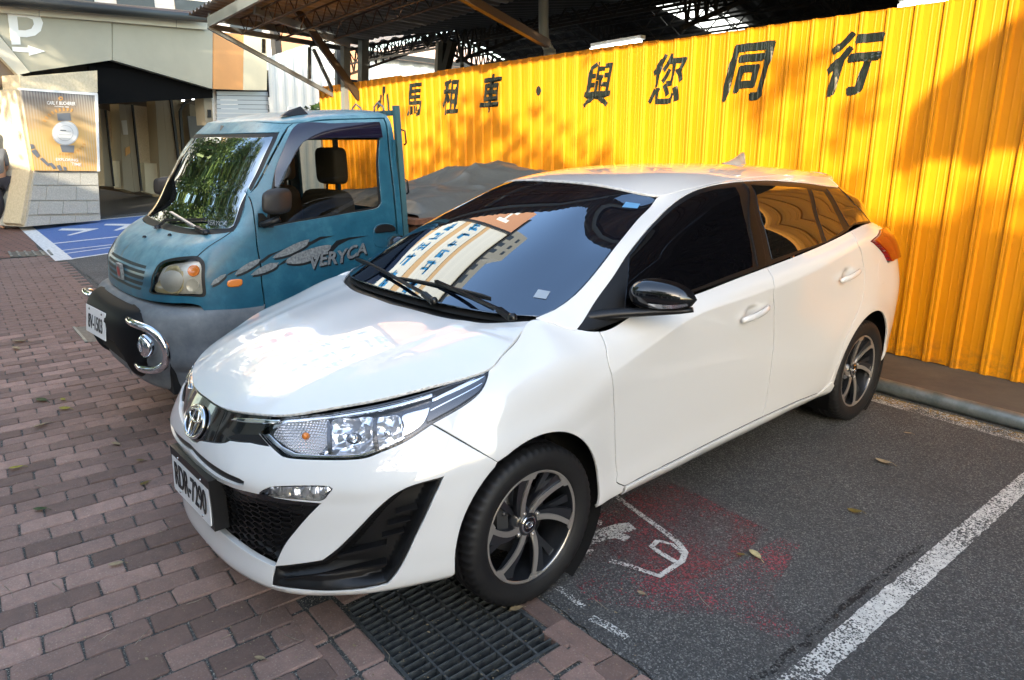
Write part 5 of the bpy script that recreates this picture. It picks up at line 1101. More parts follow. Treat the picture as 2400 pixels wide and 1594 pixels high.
def build_car():
    car = empty('parked_car', (0, 0, 0), label='white five-door hatchback with black mirrors, nearest the camera', cat='car')
    W = MATS['car_white']; K = MATS['gloss_black']; B = MATS['black_plastic']; G = MATS['tinted_glass']; DK = MATS['dark_cavity']
    V = SK.vmax
    def P(z, *pts): return SK.px([z(*p) for p in pts])
    c_ = crv
    def arch(yc, a0, a1, n=40, R=.337, Rz=.362):
        pts = []
        for k in range(n+1):
            a = R_(a0+(a1-a0)*k/n); pts.append((yc+R*math.cos(a)*(1 if math.sin(a) > 0 else 1), .30+Rz*math.sin(a)))
        return SK.yz(pts, mask=(SK.T[:, 0] > .6) & (SK.T[:, 1] < 3.8))
    sm = SK.yz
    # shared lines
    doorfront = c_(SK.px([ZA(250, 1008), ZA(290, 1120), ZA(318, 1260), ZA(335, 1420), ZA(341, 1545), ZC(1390, 400), ZC(1402, 510)])+sm([(1.265, .325), (1.315, .290)]))
    q0 = doorfront[0]; doorfront[0] = (q0[0], V)
    sillline = sm([(1.315, .290), (1.7, .297), (2.34, .305)]); sillline2 = sm([(2.34, .305), (2.7, .300), (2.90, .288)])
    doormid = c_(SK.px([ZA(1200, 662), ZA(1226, 710), ZA(1240, 800), ZA(1243, 900), ZA(1240, 1080), ZA(1222, 1250), ZA(1197, 1420)])+sm([(2.34, .305)])); doormid[0] = (doormid[0][0], V)
    doorrear = c_(SK.px([ZA(1680, 470), ZA(1712, 530), ZA(1740, 610), ZA(1752, 700), ZA(1745, 820), ZA(1722, 905), ZA(1686, 985), ZA(1645, 1080), ZA(1605, 1200), ZA(1565, 1300)])+sm([(2.99, .31), (2.90, .288)])); doorrear[0] = (doorrear[0][0], V)
    seam = P(ZB, *[(1600+390*k/12, 490+226*k/12) for k in range(13)])
    archF = arch(.822, 187, -8)      # from front bottom over to rear bottom
    # split the arch where the seam meets it
    se = np.array(seam[-1]); k = int(np.argmin([np.hypot(*(np.array(p)-se)) for p in archF])); archF_f = archF[:k+1]; archF_r = archF[k:]
    archF_f[-1] = archF_r[0] = seam[-1]
    hl_low = c_(P(ZB, (570, 540), (622, 602), (690, 665), (745, 690), (950, 702), (1180, 695), (1300, 655), (1450, 588), (1600, 490)))
    hl_low2 = c_(P(ZB, (1600, 490), (1800, 375), (1895, 290), (1930, 215), (1938, 172)))
    hl_up = c_(P(ZB, (1938, 172), (1800, 226), (1600, 291), (1400, 346), (1200, 390), (1000, 424), (860, 440), (712, 455), (640, 485), (570, 540)))
    hl_up = [(u, min(v, V-.004)) for u, v in hl_up]
    tip = hl_low2[-1]
    gl = P(ZB, (632, 622), (520, 600), (400, 588), (350, 604)); gb = SK.xz([(.075, .640), (.055, .627), (0, .621)], mask=SK.T[:, 1] < .3)
    g_low = [hl_low[0]]+gl[:3]+c_(gl[2:]+gb, .01); g_low[-1] = (0, g_low[-1][1])
    vtop = lambda u0, u1: [(u, V) for u in np.linspace(u0, u1, 30)]
    # --- front bumper cover
    bot = .035
    lowf = [(0, bot), (archF_f[0][0]-.03, bot)]
    bottom_arch = archF_f[0]
    bump_out = [(0, bot), (bottom_arch[0]-.10, bot+.005), (bottom_arch[0]-.012, bot+.03)]+archF_f+seam[::-1][1:]+hl_low[::-1][1:]+g_low[1:]
    s_hi = P(ZB, (300, 733), (400, 792), (455, 815), (482, 832)); s_lo = P(ZB, (478, 850), (440, 852), (400, 838), (300, 785))
    zc_ = SK.xz([(0, .606), (0, .586)], mask=SK.T[:, 1] < .3)
    slot = crv([zc_[0]]+s_hi, .02)+crv(s_lo+[zc_[1]], .02)
    slot[0] = (0, slot[0][1]); slot[-1] = (0, slot[-1][1])
    grt = P(ZB, (940, 962), (760, 945), (560, 905), (420, 870)); grb = P(ZB, (665, 1335), (560, 1285), (440, 1205), (330, 1112))
    ctop = SK.xz([(.10, .530), (0, .532)], mask=SK.T[:, 1] < .3); zl_ = SK.ev([grb[-1][0]], [grb[-1][1]])[0, 2]; cbot = SK.xz([(0, zl_-.004), (.06, zl_-.003)], mask=SK.T[:, 1] < .3)
    low = [(0, cbot[0][1]), cbot[1]]+c_(grb[::-1], .02)+c_(P(ZB, (665, 1335), (720, 1215), (800, 1110), (880, 1020), (940, 962)), .02)[1:]+c_(grt, .02)[1:]+[ctop[0], (0, ctop[1][1])]
    drl = c_(P(ZB, (575, 905), (620, 872), (690, 860), (850, 856), (985, 860), (1008, 874), (985, 905), (940, 945), (800, 938), (650, 922)), .01, True)
    vent = P(ZB, (665, 1335), (800, 1322))+c_(P(ZB, (950, 1300), (1045, 1228), (1150, 1125), (1280, 990), (1400, 895), (1500, 850), (1668, 803)), .02)+c_(P(ZB, (1640, 870), (1560, 1040), (1480, 1205), (1400, 1360), (1335, 1440)), .02)+c_(P(ZB, (1200, 1470), (1000, 1483), (800, 1470), (650, 1447)), .02)
    def joinh(h): return h    # openings that touch the centre line are cut through the outline instead
    # cut the two centre openings into the outline (the outline runs down the centre line at the end)
    z_gl = g_low[-1][1]
    outl = bump_out[:-1]+[(0, z_gl)]
    outl += slot[:1]+slot[1:-1]+slot[-1:]                # slot notch: top centre -> end -> bottom centre
    outl += low[::-1]
    panel('bumper', SK, outl, W, car, holes=[drl, vent], mirror='join', center=True, res=.02, gap=.0012, thick=.022, label=None)
    # --- fender, doors, quarter
    archRear_b = sm([(1.158, .262)])[0]
    hoodline = [(u, V) for u in np.linspace(tip[0]+.004, q0[0], 40)]
    fend = [seam[0]]+seam[1:-1]+archF_r+sm([(1.165, .255), (1.30, .252), (1.315, .290)])+doorfront[::-1][1:]+hoodline[::-1][1:]+hl_low2[::-1][1:-1]
    panel('fender', SK, fend, W, car, gap=.001, res=.02)
    def cup(y0, z0):
        def f(p, X):
            return .017*np.exp(-(((X[:, 1]-y0)/.045)**2)**1.3-(((X[:, 2]-z0)/.030)**2)**1.3)
        return f
    d1 = doorfront+sillline[1:]+doormid[::-1][1:]+[(u, V) for u in np.linspace(doormid[0][0], doorfront[0][0], 30)][1:-1]
    door1 = panel('front_door', SK, d1, W, car, gap=.0028, res=.022, dz=cup(2.105, .868))
    d2 = doormid+sillline2[1:]+doorrear[::-1][1:]+[(u, V) for u in np.linspace(doorrear[0][0], doormid[0][0], 30)][1:-1]
    panel('rear_door', SK, d2, W, car, gap=.0028, res=.022, dz=cup(3.015, .918))
    sl = sm([(1.318, .288), (1.7, .295), (2.34, .303), (2.7, .298), (2.90, .286)])+sm([(2.96, .305), (3.03, .33)])+sm([(3.062, .30), (3.05, .262), (3.0, .235)])+[(sm([(2.5, .24)])[0][0], .03), (sm([(1.5, .24)])[0][0], .03)]+sm([(1.318, .245)])
    panel('sill', SK, sl, W, car, gap=.0012, res=.03, depth=-.006)
    archR = arch(3.397, 188, -28)
    tl = c_(P(ZA, (1788, 520), (1822, 490), (1835, 452)), .01)+[(SK.yz([(3.70, 1.0)])[0][0], V*.99)]
    tail_in = SK.xyz([(.60, 3.90, 1.03), (.62, 3.95, .93), (.75, 3.92, .90)]); tb = P(ZA, (1885, 640), (1860, 590), (1820, 545), (1788, 520))
    tail = P(ZA, (1788, 520), (1822, 492), (1838, 455))+tail_in+tb[:-1]
    umax = SK.umax
    rear_end = SK.xyz([(.805, 3.80, .30)])[0]
    quart = doorrear+[sm([(2.99, .32)])[0]]+[p for p in archR if p[1] > 0]+[(archR[-1][0]+.05, .12), (umax-.001, .12), (umax-.001, V), (doorrear[0][0], V)]
    quart = doorrear[:-2]+[sm([(3.055, .31)])[0]]+archR+[(archR[-1][0]+.06, .06), (umax-.002, .06), (umax-.002, V)]+[(u, V) for u in np.linspace(umax-.002, doorrear[0][0], 60)][1:-1]
    panel('rear_quarter_panel', SK, quart, W, car, holes=[tail], gap=.002, res=.025)
    t_ = panel('tail_light', SK, tail, MATS['tail_red'], car, gap=.003, res=.02, depth=-.022, thick=.04, edge=.006, round_=.005)
    fc = sm([(3.484+.077*math.cos(a), .885+.078*math.sin(a)) for a in np.linspace(0, 2*math.pi, 28, endpoint=False)])
    panel('fuel_flap', SK, fc, W, car, gap=.0, res=.03, depth=-.0012, thick=.0016, edge=.002, round_=.0012, mirror=None)
    # --- hood
    E3 = SK.ev(np.linspace(0, tip[0]+.33, 200), np.full(200, V)); E3 = E3[E3[:, 1] < .985]
    rear = [(0, .80), (.28, .815), (.50, .868), (.60, .93), (.655, .985)]
    ho = [(0, E3[0, 1])]+[tuple(p[:2]) for p in E3[1:]]+[(.662, .986)]+crv(rear[::-1], .02)[1:]
    hu = HOOD.xy(ho); hu[0] = (0, hu[0][1]); hu[-1] = (0, hu[-1][1])
    def hd(p, X):       # pressed creases of the hood
        x = np.abs(X[:, 0]); y = X[:, 1]; c = .30+.16*(y-.1); w = .03
        f = np.clip((y-.1)/.25, 0, 1)
        return -.0065*f/(1+np.exp(-(x-c)/w*1.8))+.004*f*np.exp(-((x-c-.07)/.05)**2)
    panel('hood', HOOD, hu, W, car, mirror='join', center=True, gap=.0032, res=.03, thick=.012, dz=hd)
    # --- roof
    T3 = GH.ev(np.linspace(0, GH.umax, 260), np.full(260, GH.vmax)); ro = ROOF.xy([tuple(p[:2]) for p in T3]); ro[0] = (0, ro[0][1]); ro[-1] = (0, ro[-1][1])
    panel('roof', ROOF, ro, W, car, mirror='join', center=True, gap=.0015, res=.04, thick=.01)
    # --- greenhouse
    g = lambda z, *pts: GH.px([z(*p) for p in pts])
    GV = GH.vmax
    dlo_lo = g(ZA, (120, 1050), (255, 1008), (500, 920), (790, 805), (1000, 730), (1210, 657), (1400, 580), (1520, 533), (1620, 484), (1665, 452), (1700, 424), (1790, 415))
    dlo_up = g(ZA, (1790, 415), (1700, 310), (1605, 212), (1540, 206), (1450, 192), (1330, 180), (1200, 172), (1100, 176), (1030, 181), (920, 195), (830, 217), (740, 256), (650, 320), (560, 410), (480, 505), (400, 612), (330, 722), (235, 853), (160, 975), (120, 1050))
    dlo = [(u, max(v, .003)) for u, v in dlo_lo[:-1]]+c_(dlo_up[:2], .02)+c_(dlo_up[2:-1], .02)
    ws_r = g(ZE, (1448, 318), (1400, 385), (1285, 500), (1130, 690), (980, 885), (850, 1045), (742, 1158), (660, 1225), (560, 1290), (480, 1325), (390, 1362))
    ws_top = g(ZD, (1460, 236), (1700, 255), (1900, 268)) 
    ws = [(0, .03)]+[(u, .0) for u in np.linspace(.1, ws_r[-1][0]-.05, 10)]
    wsr = c_(ws_r, .02)
    wtopv = [(u, GV-.012) for u in np.linspace(0, wsr[0][0], 16)]
    wsglass = [(0, .012)]+[(u, .012) for u in np.linspace(.05, wsr[-1][0]-.03, 14)]+[(u, max(v, .012)) for u, v in wsr[::-1]]+wtopv[::-1][1:-1]+[(0, GV-.012)]
    # pillars and rails in body colour: everything of the greenhouse less glass and window band
    pil = [(wsr[-1][0]-.02, .001)]+[(u, .001) for u in np.linspace(wsr[-1][0], dlo[0][0], 12)]
    pill = [(u, .0) for u in np.linspace(wsr[-1][0]+.006, dlo[0][0], 10)]+dlo[::-1][:]     # placeholder
    upper = c_(dlo_up[2:-1], .02)
    rail = [(u, .0005) for u in np.linspace(wsr[-1][0]+.008, dlo[0][0]-.004, 8)]+upper[::-1]+[(upper[0][0]+.02, GV), ]+[(u, GV) for u in np.linspace(upper[0][0], wsr[0][0]+.01, 50)]+wsr
    panel('roof_rail', GH, rail, W, car, gap=.001, res=.03, thick=.012)
    panel('window_surround', GH, dlo, B, car, gap=.001, res=.04, thick=.01, depth=.003, holes=[])
    wg = panel('windshield', GH, wsglass, G, car, gap=.003, res=.05, mirror='join', center=True, depth=.004, thick=.004)
    wf = c_(g(ZA, (400, 925), (418, 640), (450, 570), (530, 470), (625, 375), (705, 312), (800, 258), (900, 228)), .02)+g(ZA, (1022, 213), (1030, 226), (1055, 300), (1085, 420), (1105, 520), (1120, 600), (1122, 664), (1000, 708), (790, 790), (600, 860))
    panel('side_window', GH, wf, MATS['side_glass'], car, gap=0, res=.04, depth=.0005, thick=.003, edge=.002, round_=.001)
    wr = g(ZA, (1105, 200), (1180, 203), (1300, 208), (1425, 219), (1430, 232), (1475, 400), (1515, 526), (1400, 566), (1232, 624), (1218, 570), (1190, 450), (1150, 310))
    panel('side_window', GH, wr, MATS['rear_glass'], car, gap=0, res=.04, depth=.0005, thick=.003, edge=.002, round_=.001)
    wq = g(ZA, (1450, 226), (1520, 240), (1560, 300), (1600, 380), (1634, 455), (1537, 520), (1492, 392))
    panel('quarter_window', GH, wq, MATS['rear_glass'], car, gap=0, res=.04, depth=.0005, thick=.003, edge=.002, round_=.001)
    cp = g(ZA, (1538, 222), (1605, 222), (1690, 310), (1776, 405), (1700, 414), (1668, 436), (1632, 380), (1590, 300))
    panel('pillar_trim', GH, cp, K, car, gap=0, res=.04, depth=.0002, thick=.003, edge=.002, round_=.001)
    bp = g(ZA, (1062, 190), (1088, 186), (1120, 300), (1160, 450), (1190, 600), (1195, 655), (1150, 668), (1130, 560), (1098, 340))
    panel('pillar_trim', GH, bp, MATS['satin_black'], car, gap=0, res=.04, depth=-.0015, thick=.004, edge=.002, round_=.001)
    ub = dlo_lo[-1][0]
    rg = [(ub+.004, .002), (GH.umax-.001, .002), (GH.umax-.001, GV-.05)]+[(u, GV-.03) for u in np.linspace(GH.umax-.02, upper[0][0]+.02, 12)]+[dlo_up[1]]
    panel('rear_window', GH, rg, K, car, gap=.001, res=.05, depth=.002, thick=.005)
    sp = [(upper[0][0]+.004, upper[0][1]+.006), (upper[0][0]+.02, GV), (GH.umax-.001, GV), (GH.umax-.001, GV-.05), (upper[0][0]+.05, GV-.028)]
    panel('spoiler', GH, sp, W, car, gap=.0, res=.03, depth=-.002, thick=.01)
    globals().update(CARL=dict(hl_low=hl_low, hl_low2=hl_low2, hl_up=hl_up, g_low=g_low, slot=slot, low=low, drl=drl, vent=vent, V=V, tip=tip, wsr=wsr, dlo=dlo, doorfront=doorfront))
    return car
CAR = build_car()
# ---------------------------------------------------------------- details of the hatchback
def surf(sk, u, v, depth=0.):
    p = sk.ev([u], [v])[0]; n = sk.nrm([u], [v])[0]; return Vector(p-n*depth), Vector(n)
def frame(n, up=(0, 0, 1)):
    n = Vector(n).normalized(); a = Vector(up).cross(n).normalized(); b = n.cross(a); return a, b, n      # a to the viewer's right
def mirrored(mb):
    m = MB(); m.v = [(-x, y, z) for x, y, z in mb.v]; m.f = [f[::-1] for f in mb.f]; m.m = list(mb.m); m.sm = list(mb.sm); return m
def both(mb, name, mats, parent, **kw):
    a = mb.build(name, mats, parent, **kw); b = mirrored(mb).build(name, mats, parent, **kw); return a, b
def ring_ellipse(c, a, b, rx, ry, n=40, a0=0): return [c+a*(rx*math.cos(2*math.pi*k/n+a0))+b*(ry*math.sin(2*math.pi*k/n+a0)) for k in range(n)]
def make_emblem(mb, c, a, b, n, w, mi=0):
    h = w*.68; r = w*.035
    mb.tube([p for p in ring_ellipse(c, a, b, w/2, h/2, 48)], r, 8, mi, closed=True)
    mb.tube([p+n*r*.4 for p in ring_ellipse(c+b*h*.20, a, b, w*.36, h*.19, 40)], r*.8, 8, mi, closed=True)
    mb.tube([p+n*r*.2 for p in ring_ellipse(c-b*h*.02, a, b, w*.155, h*.46, 40)], r*.8, 8, mi, closed=True)
def car_details():
    car = CAR; L = CARL; V = L['V']
    W = MATS['car_white']; K = MATS['gloss_black']; B = MATS['black_plastic']; DK = MATS['dark_cavity']; CH = MATS['chrome']
    P = lambda z, *pts: SK.px([z(*p) for p in pts])
    # dark inner body behind all the gaps
    def circ(yc, r=.36): 
        pts = [(yc+r*math.cos(a), max(.30+(r+.02)*math.sin(a), .10)) for a in np.linspace(0, 2*math.pi, 40, endpoint=False)]
        pts = [(yc+r*1.0*math.cos(R_(t)), .30+(r+.025)*math.sin(R_(t))) for t in range(-12, 193, 6)]
        return SK.yz(pts, mask=(SK.T[:, 0] > .6) & (SK.T[:, 1] < 3.8))
    c1 = circ(.825); c2 = circ(3.397)
    um = SK.umax
    full = [(0, .03), (c1[-1][0], .03)]+c1[::-1]+[(c1[0][0], .05), (c2[-1][0], .05)]+c2[::-1]+[(c2[0][0], .05), (um-.01, .05), (um-.01, V-.003), (0, V-.003)]
    full[2:2] = []
    def deep(p, X):       # more room behind the lamps, grille and nose
        return np.where(X[:, 1] < .45, .075, .026)
    panel('inner_body', SK, full, DK, car, mirror='join', center=True, gap=.004, res=.06, depth=0, dz=deep, thick=0, round_=0)
    panel('inner_body', GH, [(0, .004), (GH.tu[11], .004), (GH.tu[11], GH.vmax-.004), (0, GH.vmax-.004)], DK, car, mirror='join', center=True, gap=.0, res=.08, depth=.03, thick=0, round_=0)
    m = MB(); m.box((0, 2.1, .23), (1.36, 3.0, .06)); m.box((0, .45, .24), (.8, .5, .04)); m.box((0, 2.1, .5), (1.0, 2.9, .5))
    m.build('underbody', DK, car)
    # wheel-house liners
    for yc in (.825, 3.397):
        m = MB(); prof = [(.50, .0), (.50, .385), (.815, .375)]
        m.lathe([(x, r) for x, r in prof], (0, yc, .31), 'x', 40, 0, R_(-100), R_(100))
        for k in range(9):
            a = R_(-70+17*k)
        both(m, 'wheel_liner', MATS['liner'], car)
    # ---- head lamps
    hl = L['hl_low'][:-1]+L['hl_low2'][:-1]+L['hl_up'][:-1]
    def bowl(items, base):
        def f(p, X):
            q = proj(X); d = np.full(len(p), base)
            for (cx, cy, rx, ry, dep) in items:
                c = ZB(cx, cy); r = np.sqrt(((q[:, 0]-c[0])*2.52875/rx)**2+((q[:, 1]-c[1])*2.52875/ry)**2)
                d = d+dep*np.clip(1-r*r, 0, 1)
            return d
        return f
    panel('headlight_housing', SK, hl, MATS['lamp_grey'], car, gap=.003, res=.015, dz=bowl([], .034), thick=.0, round_=0)
    sig = c_(P(ZB, (640, 545), (730, 478), (850, 462), (975, 458), (985, 520), (965, 600), (905, 668), (800, 655), (715, 615)), .01, True) if False else crv(P(ZB, (640, 545), (730, 478), (850, 462), (975, 458), (985, 520), (965, 600), (905, 668), (800, 655), (715, 615)), .01, True)
    panel('reflector', SK, sig, MATS['chrome_ribbed'], car, gap=0, res=.01, dz=bowl([(850, 560, 160, 120, .014)], .016), thick=.012, edge=.002)
    mainr = crv(P(ZB, (1000, 462), (1120, 448), (1240, 440), (1262, 520), (1255, 600), (1180, 668), (1060, 680), (950, 676), (985, 600)), .01, True)
    panel('reflector', SK, mainr, MATS['chrome_facet'], car, gap=0, res=.01, dz=bowl([(1120, 560, 170, 130, .022)], .014), thick=.015, edge=.002)
    lowr = crv(P(ZB, (1255, 460), (1330, 436), (1400, 432), (1420, 500), (1405, 580), (1345, 625), (1270, 650)), .01, True)
    panel('reflector', SK, lowr, MATS['chrome_facet'], car, gap=0, res=.01, dz=bowl([(1335, 535, 105, 105, .018)], .014), thick=.015, edge=.002)
    for q in ((982, 468), (1262, 450)):
        f_ = P(ZB, (q[0]-8, q[1]), (q[0]+10, q[1]), (q[0]+22, q[1]+190), (q[0]-2, q[1]+200)); panel('divider', SK, f_, MATS['lamp_dark'], car, gap=0, res=.01, depth=.006, thick=.02, edge=.001)
    blk = crv(P(ZB, (1425, 430), (1560, 390), (1590, 380), (1570, 440), (1530, 500), (1420, 560), (1432, 500)), .01, True)
    panel('bezel', SK, blk, MATS['lamp_silver'], car, gap=0, res=.015, depth=.014, thick=.01, edge=.002)
    strip = P(ZB, (1590, 360), (1930, 185), (1925, 215), (1885, 285), (1760, 375), (1600, 465), (1570, 480))
    panel('bezel', SK, strip, MATS['lamp_dark'], car, gap=.001, res=.02, depth=.012, thick=.01, edge=.002)
    for a, b, w in (((1600, 345), (1915, 196), 9), ((1590, 405), (1900, 240), 4)):
        st = P(ZB, (a[0], a[1]-w), (b[0], b[1]-w*.6), (b[0], b[1]+w*.6), (a[0], a[1]+w))
        panel('trim_strip', SK, st, CH, car, gap=0, res=.02, depth=.009, thick=.004, edge=.001, round_=.001)
    st = P(ZB, (650, 490), (715, 462), (1000, 430), (1400, 352), (1600, 302), (1600, 322), (1400, 378), (1000, 452), (730, 480), (640, 520))
    panel('trim_strip', SK, st, MATS['lamp_silver'], car, gap=.0, res=.015, depth=.010, thick=.01, edge=.002)
    st = P(ZB, (590, 548), (640, 600), (710, 655), (760, 678), (960, 690), (1180, 682), (1300, 640), (1440, 570), (1430, 555), (1290, 620), (1170, 664), (960, 672), (780, 660), (700, 620), (620, 545))
    panel('trim_strip', SK, st, MATS['lamp_silver'], car, gap=.0, res=.012, depth=.012, thick=.008, edge=.002)
    pos, n = surf(SK, *P(ZB, (848, 560))[0], .020)
    m = MB(); m.lathe([(0, .0), (.004, .009), (.014, .013), (.024, .010), (.030, .0)], (0, 0, 0), 'z', 16)
    M = n.to_track_quat('Z', 'Y').to_matrix(); m.v = [tuple(M@Vector(v)+pos) for v in m.v]
    both(m, 'signal_bulb', MATS['amber'], car)
    for c in ((1125, 565), (1335, 540)):
        pos, n = surf(SK, *P(ZB, c)[0], .030); m = MB(); m.lathe([(0, .012), (.022, .012), (.026, .008), (.026, 0)], (0, 0, 0), 'z', 16)
        M = n.to_track_quat('Z', 'Y').to_matrix(); m.v = [tuple(M@Vector(v)+pos) for v in m.v]; both(m, 'bulb_shield', CH, car)
    panel('headlight', SK, hl, MATS['lens_glass'], car, gap=.0035, res=.02, depth=-.0005, thick=0, round_=.002, edge=.004)
    rim = crv([tuple(p) for p in hl], .02, True)
    def edge_strip(name, poly, w, mt, depth=0., closed=True):
        p = np.array(dens(poly, .012)); p = p if area2(p) > 0 else p[::-1]; q = offset(p, w); a = SK.ev(p[:, 0], p[:, 1])-SK.nrm(p[:, 0], p[:, 1])*depth; b = SK.ev(q[:, 0], q[:, 1])-SK.nrm(q[:, 0], q[:, 1])*depth
        n = len(p); m = MB(); m.add(list(a)+list(b), [(i, (i+1) % n, (i+1) % n+n, i+n) for i in range(n)], 0, True); return both(m, name, mt, car)
    edge_strip('lamp_seal', hl, .0055, K, .001)
    # ---- nose grille
    ng = [(0, V-.002)]+[(u, V-.002) for u in np.linspace(.03, L['hl_up'][-6][0]*.97, 22)]
    ng = [p for p in ng if p[0] < L['hl_low'][0][0]+.015]
    k = next(i for i, p in enumerate(L['hl_up']) if p[0] < ng[-1][0]+.004)
    ng += L['hl_up'][k:]+L['g_low'][1:]
    def ngd(p, X): return np.clip((X[:, 0]-.10)/.05, 0, 1)*.006+.003
    panel('grille', SK, ng, K, car, mirror='join', center=True, gap=.001, res=.015, dz=ngd, thick=.01)
    wing = P(ZB, (430, 452), (560, 458), (698, 466), (682, 486), (600, 488), (500, 482), (405, 466))
    panel('chrome_wing', SK, wing, CH, car, gap=0, res=.01, depth=-.001, thick=.008, edge=.003, round_=.002)
    slotd = P(ZB, (430, 545), (560, 552), (600, 575), (628, 612), (520, 592), (400, 580), (380, 565))
    panel('air_slot', SK, slotd, DK, car, gap=0, res=.015, depth=.007, thick=0, round_=0)
    c, n = surf(SK, 0, SK.xz([(0, .683)], mask=SK.T[:, 1] < .3)[0][1], -.004); a, b, n = frame(n)
    m = MB(); m.add([c-n*.006+a*(.086*math.cos(t))+b*(.060*math.sin(t)) for t in np.linspace(0, 2*math.pi, 40, endpoint=False)], [tuple(range(40))]); m.build('badge_base', K, car)
    m = MB(); make_emblem(m, c, a, b, n, .158); m.build('badge', CH, car)
    # ---- bonnet-lip slot, lower grille
    s = L['slot']; panel('air_slot', SK, [(0, s[0][1])]+list(s[1:-1])+[(0, s[-1][1])], B, car, mirror='join', center=True, gap=-.001, res=.015, depth=.010, thick=0, round_=0)
    lw = L['low']
    panel('lower_grille', SK, lw, MATS['satin_black'], car, mirror='join', center=True, gap=-.001, res=.03, depth=.035, thick=0, round_=0)
    m = MB(); cw, chh = .058, .026; lp = np.array(lw); lpd = np.array(dens(lw, .01)); lpd = lpd[lpd[:, 0] > .01]
    u0, v0 = lp.min(0); u1, v1 = lp.max(0); segs = []
    j = 0; v = v0-chh
    def add_seg(p, q):
        mid = ((p[0]+q[0])/2, (p[1]+q[1])/2)
        if mid[0] < 0 or mid[0] > u1 or not inside([mid], lp)[0] or dist_to([mid], lpd)[0] < .020 and mid[0] > .02: return
        A, n1 = surf(SK, max(p[0], 0), p[1], .015); B2, _ = surf(SK, max(q[0], 0), q[1], .015)
        m.beam(A, B2, .0035, .012, up=tuple(n1))
    while v < v1-.02:
        u = u0-cw+(cw*.75 if j % 2 else 0)
        while u < u1+cw:
            a_, b_, c2, d_ = (u-cw*.25, v), (u+cw*.25, v), (u+cw*.5, v+chh/2), (u-cw*.5, v+chh/2)
            add_seg(a_, b_); add_seg(b_, c2); add_seg(d_, a_)
            u += cw*1.5
        v += chh/2; j += 1
    both(m, 'grille_mesh', MATS['satin_black'], car)
    tr = P(ZB, (560, 902), (640, 925), (800, 945), (938, 952), (925, 978), (780, 968), (640, 950), (470, 905), (420, 880), (450, 872))
    panel('grille_trim', SK, tr, K, car, gap=0, res=.02, depth=.001, thick=.014, edge=.003)
    up = P(ZB, (430, 885), (640, 952), (780, 970), (915, 982), (860, 1050), (700, 1010), (560, 975), (410, 955), (380, 930))
    panel('grille_panel', SK, up, MATS['satin_black'], car, gap=0, res=.02, depth=.012, thick=.01, edge=.003)
    # ---- daytime lamps
    panel('running_light', SK, L['drl'], MATS['chrome_facet'], car, gap=.0, res=.01, dz=lambda p, X: .012+.006*np.sin(X[:, 0]*260), thick=.008, round_=0)
    panel('running_light_lens', SK, L['drl'], MATS['lens_glass'], car, gap=.001, res=.015, depth=.001, thick=0, round_=.001)
    edge_strip('lamp_seal', L['drl'], .004, K, .0005)
    # ---- corner vents
    vp = L['vent']; vv = np.array(vp)
    def vd(p, X):
        q = proj(X); zx = (q[:, 0]-380)*2.52875; zy = (q[:, 1]-800)*2.52875
        e = dist_to(p, np.array(dens(vp, .01))); d = .004+.040*np.clip((e-.008)/.030, 0, 1)**1.2
        low = np.clip((zy-1340)/60, 0, 1)*np.clip((1250-zx)/300, 0, 1); d = d*(1-.75*low)
        return d
    panel('corner_vent', SK, vp, B, car, gap=.001, res=.008, dz=vd, thick=.01, edge=.004, round_=.002)
    m = MB()
    def blade(a, b, w, d0, d1, h=.004):
        (ua, va), (ub, vb) = P(ZB, a, b); A, n1 = surf(SK, ua, va, d0); Bq, n2 = surf(SK, ub, vb, d1)
        A2, _ = surf(SK, ua, va, d0+w); B2, _ = surf(SK, ub, vb, d1+w); t = Vector((0, 0, -h))
        m.add([A, Bq, B2, A2, A+t, Bq+t, B2+t, A2+t], [(0, 1, 2, 3), (7, 6, 5, 4), (0, 4, 5, 1), (1, 5, 6, 2), (2, 6, 7, 3), (3, 7, 4, 0)])
    blade((1385, 1030), (1515, 985), .032, .008, .0); blade((1335, 1102), (1470, 1057), .032, .008, .0); blade((1300, 1170), (1435, 1127), .032, .008, .0)
    blade((1040, 1270), (1330, 1210), .05, -.002, .006, .008); blade((725, 1405), (1330, 1322), .04, -.006, .004, .007)
    both(m, 'vent_fin', B, car)
    # ---- number plate
    bx = MB(); bx.box((0, -.030, .450), (.40, .05, .185)); bx.build('plate_bracket', B, car)
    pl = empty('number_plate'); pl.parent = car; pl.location = (0, -.058, .452); pl.rotation_euler = (R_(-3), 0, 0)
    m = MB(); w, h, r = .19, .08, .012; o = []
    for sx, sz, a0 in ((1, 1, 0), (-1, 1, 90), (-1, -1, 180), (1, -1, 270)):
        for k in range(5): a = R_(a0+22.5*k); o.append((sx*(w-r)+r*math.cos(a), 0, sz*(h-r)+r*math.sin(a)))
    m.prism(o[::-1], (0, .004, 0)); q = m.build('plate', MATS['plate_white'], pl)
    for sx in (-.115, .115):
        for sz in (.066, -.066):
            m = MB(); m.lathe([(0, .005), (-.003, .004), (-.003, 0)], (sx, -.001, sz), 'y', 12); m.build('bolt', CH, pl)
    text('plate_text', 'RDR-7290', .128, MATS['ink'], pl, (0, -.0025, -.009), (R_(90), 0, 0), bold=.0008, sx=.60, depth=.001, align='CENTER')
    # ---- cowl and wipers
    cw = MB(); N = 26; v1 = []; v2 = []; v3 = []
    wsr = L['wsr']
